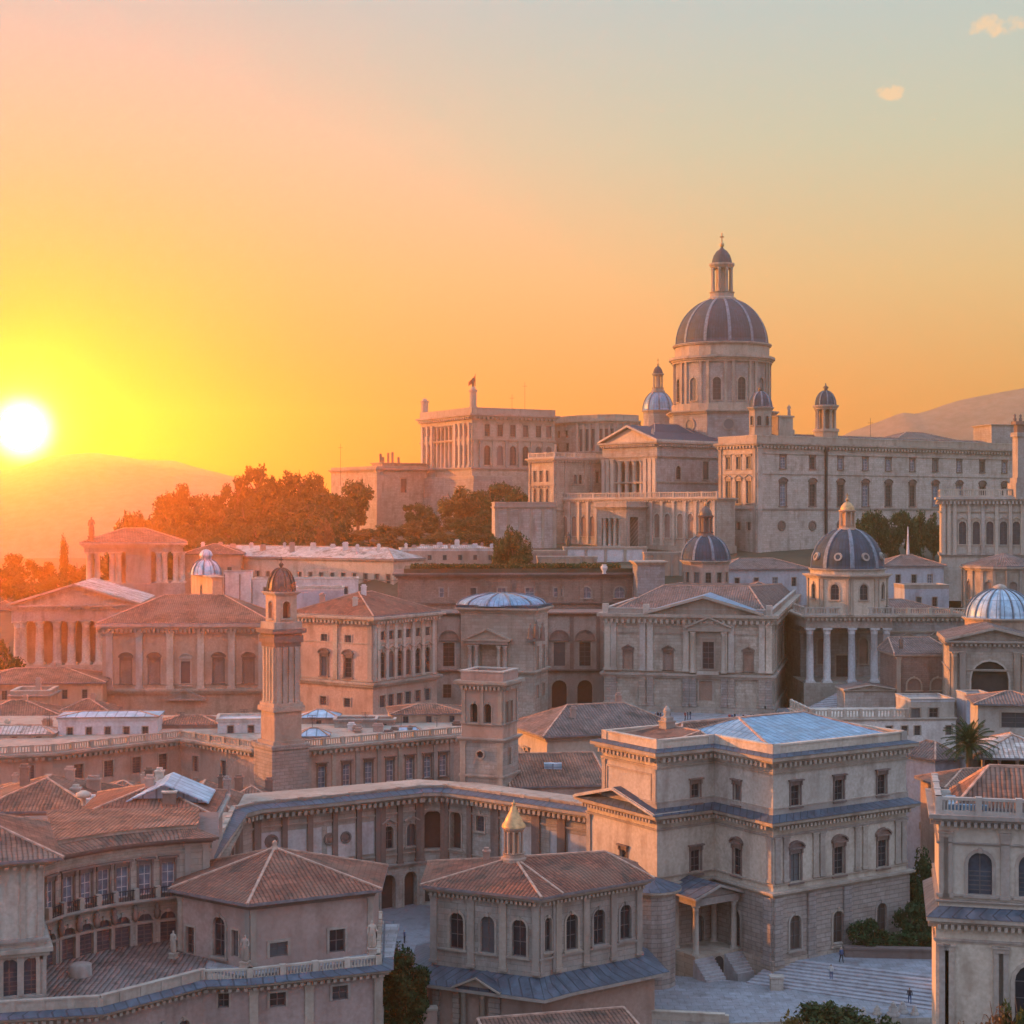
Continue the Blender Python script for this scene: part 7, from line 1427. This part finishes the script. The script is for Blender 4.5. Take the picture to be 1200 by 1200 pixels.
    for i, (u, D, v, w, k) in enumerate(((985, 160, 1172, 112, 'fine'), (940, 158, 1184, 60, 'c1'), (1035, 160, 1186, 60, 'a1'), (1135, 136, 1186, 46, 'd0'), (1168, 136, 1162, 60, 'd0'), (1196, 135, 1152, 50, 'a2'))):
        tree_px(u, D, v, w, k, ('wide leafy bush at the bottom edge below the steps', 'yellowish small bush left of the wide leafy bush', 'olive bush right of the wide leafy bush', 'sparse rusty twigs left of the corner palazzo foot', 'sparse rusty bush before the corner palazzo wall', 'olive bush at the bottom right corner')[i], None, z=(-3 if i < 3 else 1), low=.12, name='bush', cat='bush')
    # palm
    x, y = pq(1136, 213); z0 = 9.0; zc = zq(872, 213); e = bpy.data.objects.new('palm_tree', None); COL.objects.link(e); e.location = (x, y, z0); tag(e, 'date palm with arching fronds before the white terrace building', 'palm tree')
    m = MB(); m.lathe(0, 0, [(.62, -6), (.5, 0), (.42, zc - z0 - .6), (.55, zc - z0 - .2), (.2, zc - z0 + .3)], 10); link('trunk', m.mesh('trunk', ['bark']), e); m = MB(); r2 = random.Random(4)
    for k in range(64):
        t = k * 2.39996; el = R_(78 - 105 * (k / 64)); l = r2.uniform(3.4, 4.4); p = Vector((0, 0, zc - z0)); n = 12; d = Vector((math.cos(t) * math.cos(el), math.sin(t) * math.cos(el), math.sin(el))); pr = p.copy()
        for i in range(n):
            d2 = (d + Vector((0, 0, -.9)) * (i / n) ** 1.5).normalized(); q = pr + d2 * l / n; sd_ = d2.cross(Vector((0, 0, 1)))
            if sd_.length < .1: sd_ = Vector((1, 0, 0))
            sd_.normalize(); m.bar(pr, q, .05)
            for s in (-1, 1):
                for j in (0, .5):
                    b0 = pr.lerp(q, j); ll = .75 * math.sin(math.pi * min(.97, (i + j + 1.2) / (n + 1.4))); tip = b0 + sd_ * s * ll + d2 * ll * .7 + Vector((0, 0, -.22)); m.face([b0 - d2 * .05, b0 + d2 * .07, tip])
            pr = q
    link('crown', m.mesh('crown', ['leaf_b'], merge=False), e)
plants()

def folk():
    rn = random.Random(12); zf = zq(850, 306) + .005; i = 0
    def grp(us, D, z, label, group):
        for u in us: person(u, D + rn.uniform(-2, 2), z, rn.randrange(3), rn.randrange(5), label, group, k=1.05)
    grp((744, 747), 318, zf, 'distant figure in dark clothes standing by the left end of the church facade', 'people by the left end of the church facade')
    grp((768, 771, 774, 777, 780, 785), 314, zf, 'distant figure in the cluster left of the church doorway', 'people left of the church doorway')
    grp((803, 806, 809), 313, zf, 'distant figure standing before the church doorway', 'people before the church doorway')
    grp((855, 858, 861, 871, 880, 883), 311, zf, 'distant figure before the right half of the church facade', 'people before the right half of the church facade')
    grp((912, 916, 919, 922), 312, zf, 'distant figure at the foot of the porch staircase', 'people at the foot of the porch staircase')
    person(726, 320, zf, 0, 1, 'lone dark figure standing left of the church near the hall roof', rz=.3)
    person(493, 196, .0, 1, 3, 'lone walker crossing the blue-shaded square', rz=1.2); person(474, 203, .0, 0, 1, 'figure standing in the middle of the blue-shaded square', rz=2)
    person(986, 186.5, 2.2, 1, 1, 'figure walking at the top of the broad steps', rz=.5); person(974, 181.6, 1.64, 0, 2, 'figure standing on the upper half of the broad steps', rz=2.8); person(1066, 175.2, .87, 1, 4, 'figure coming down the right side of the broad steps', rz=3)
folk()
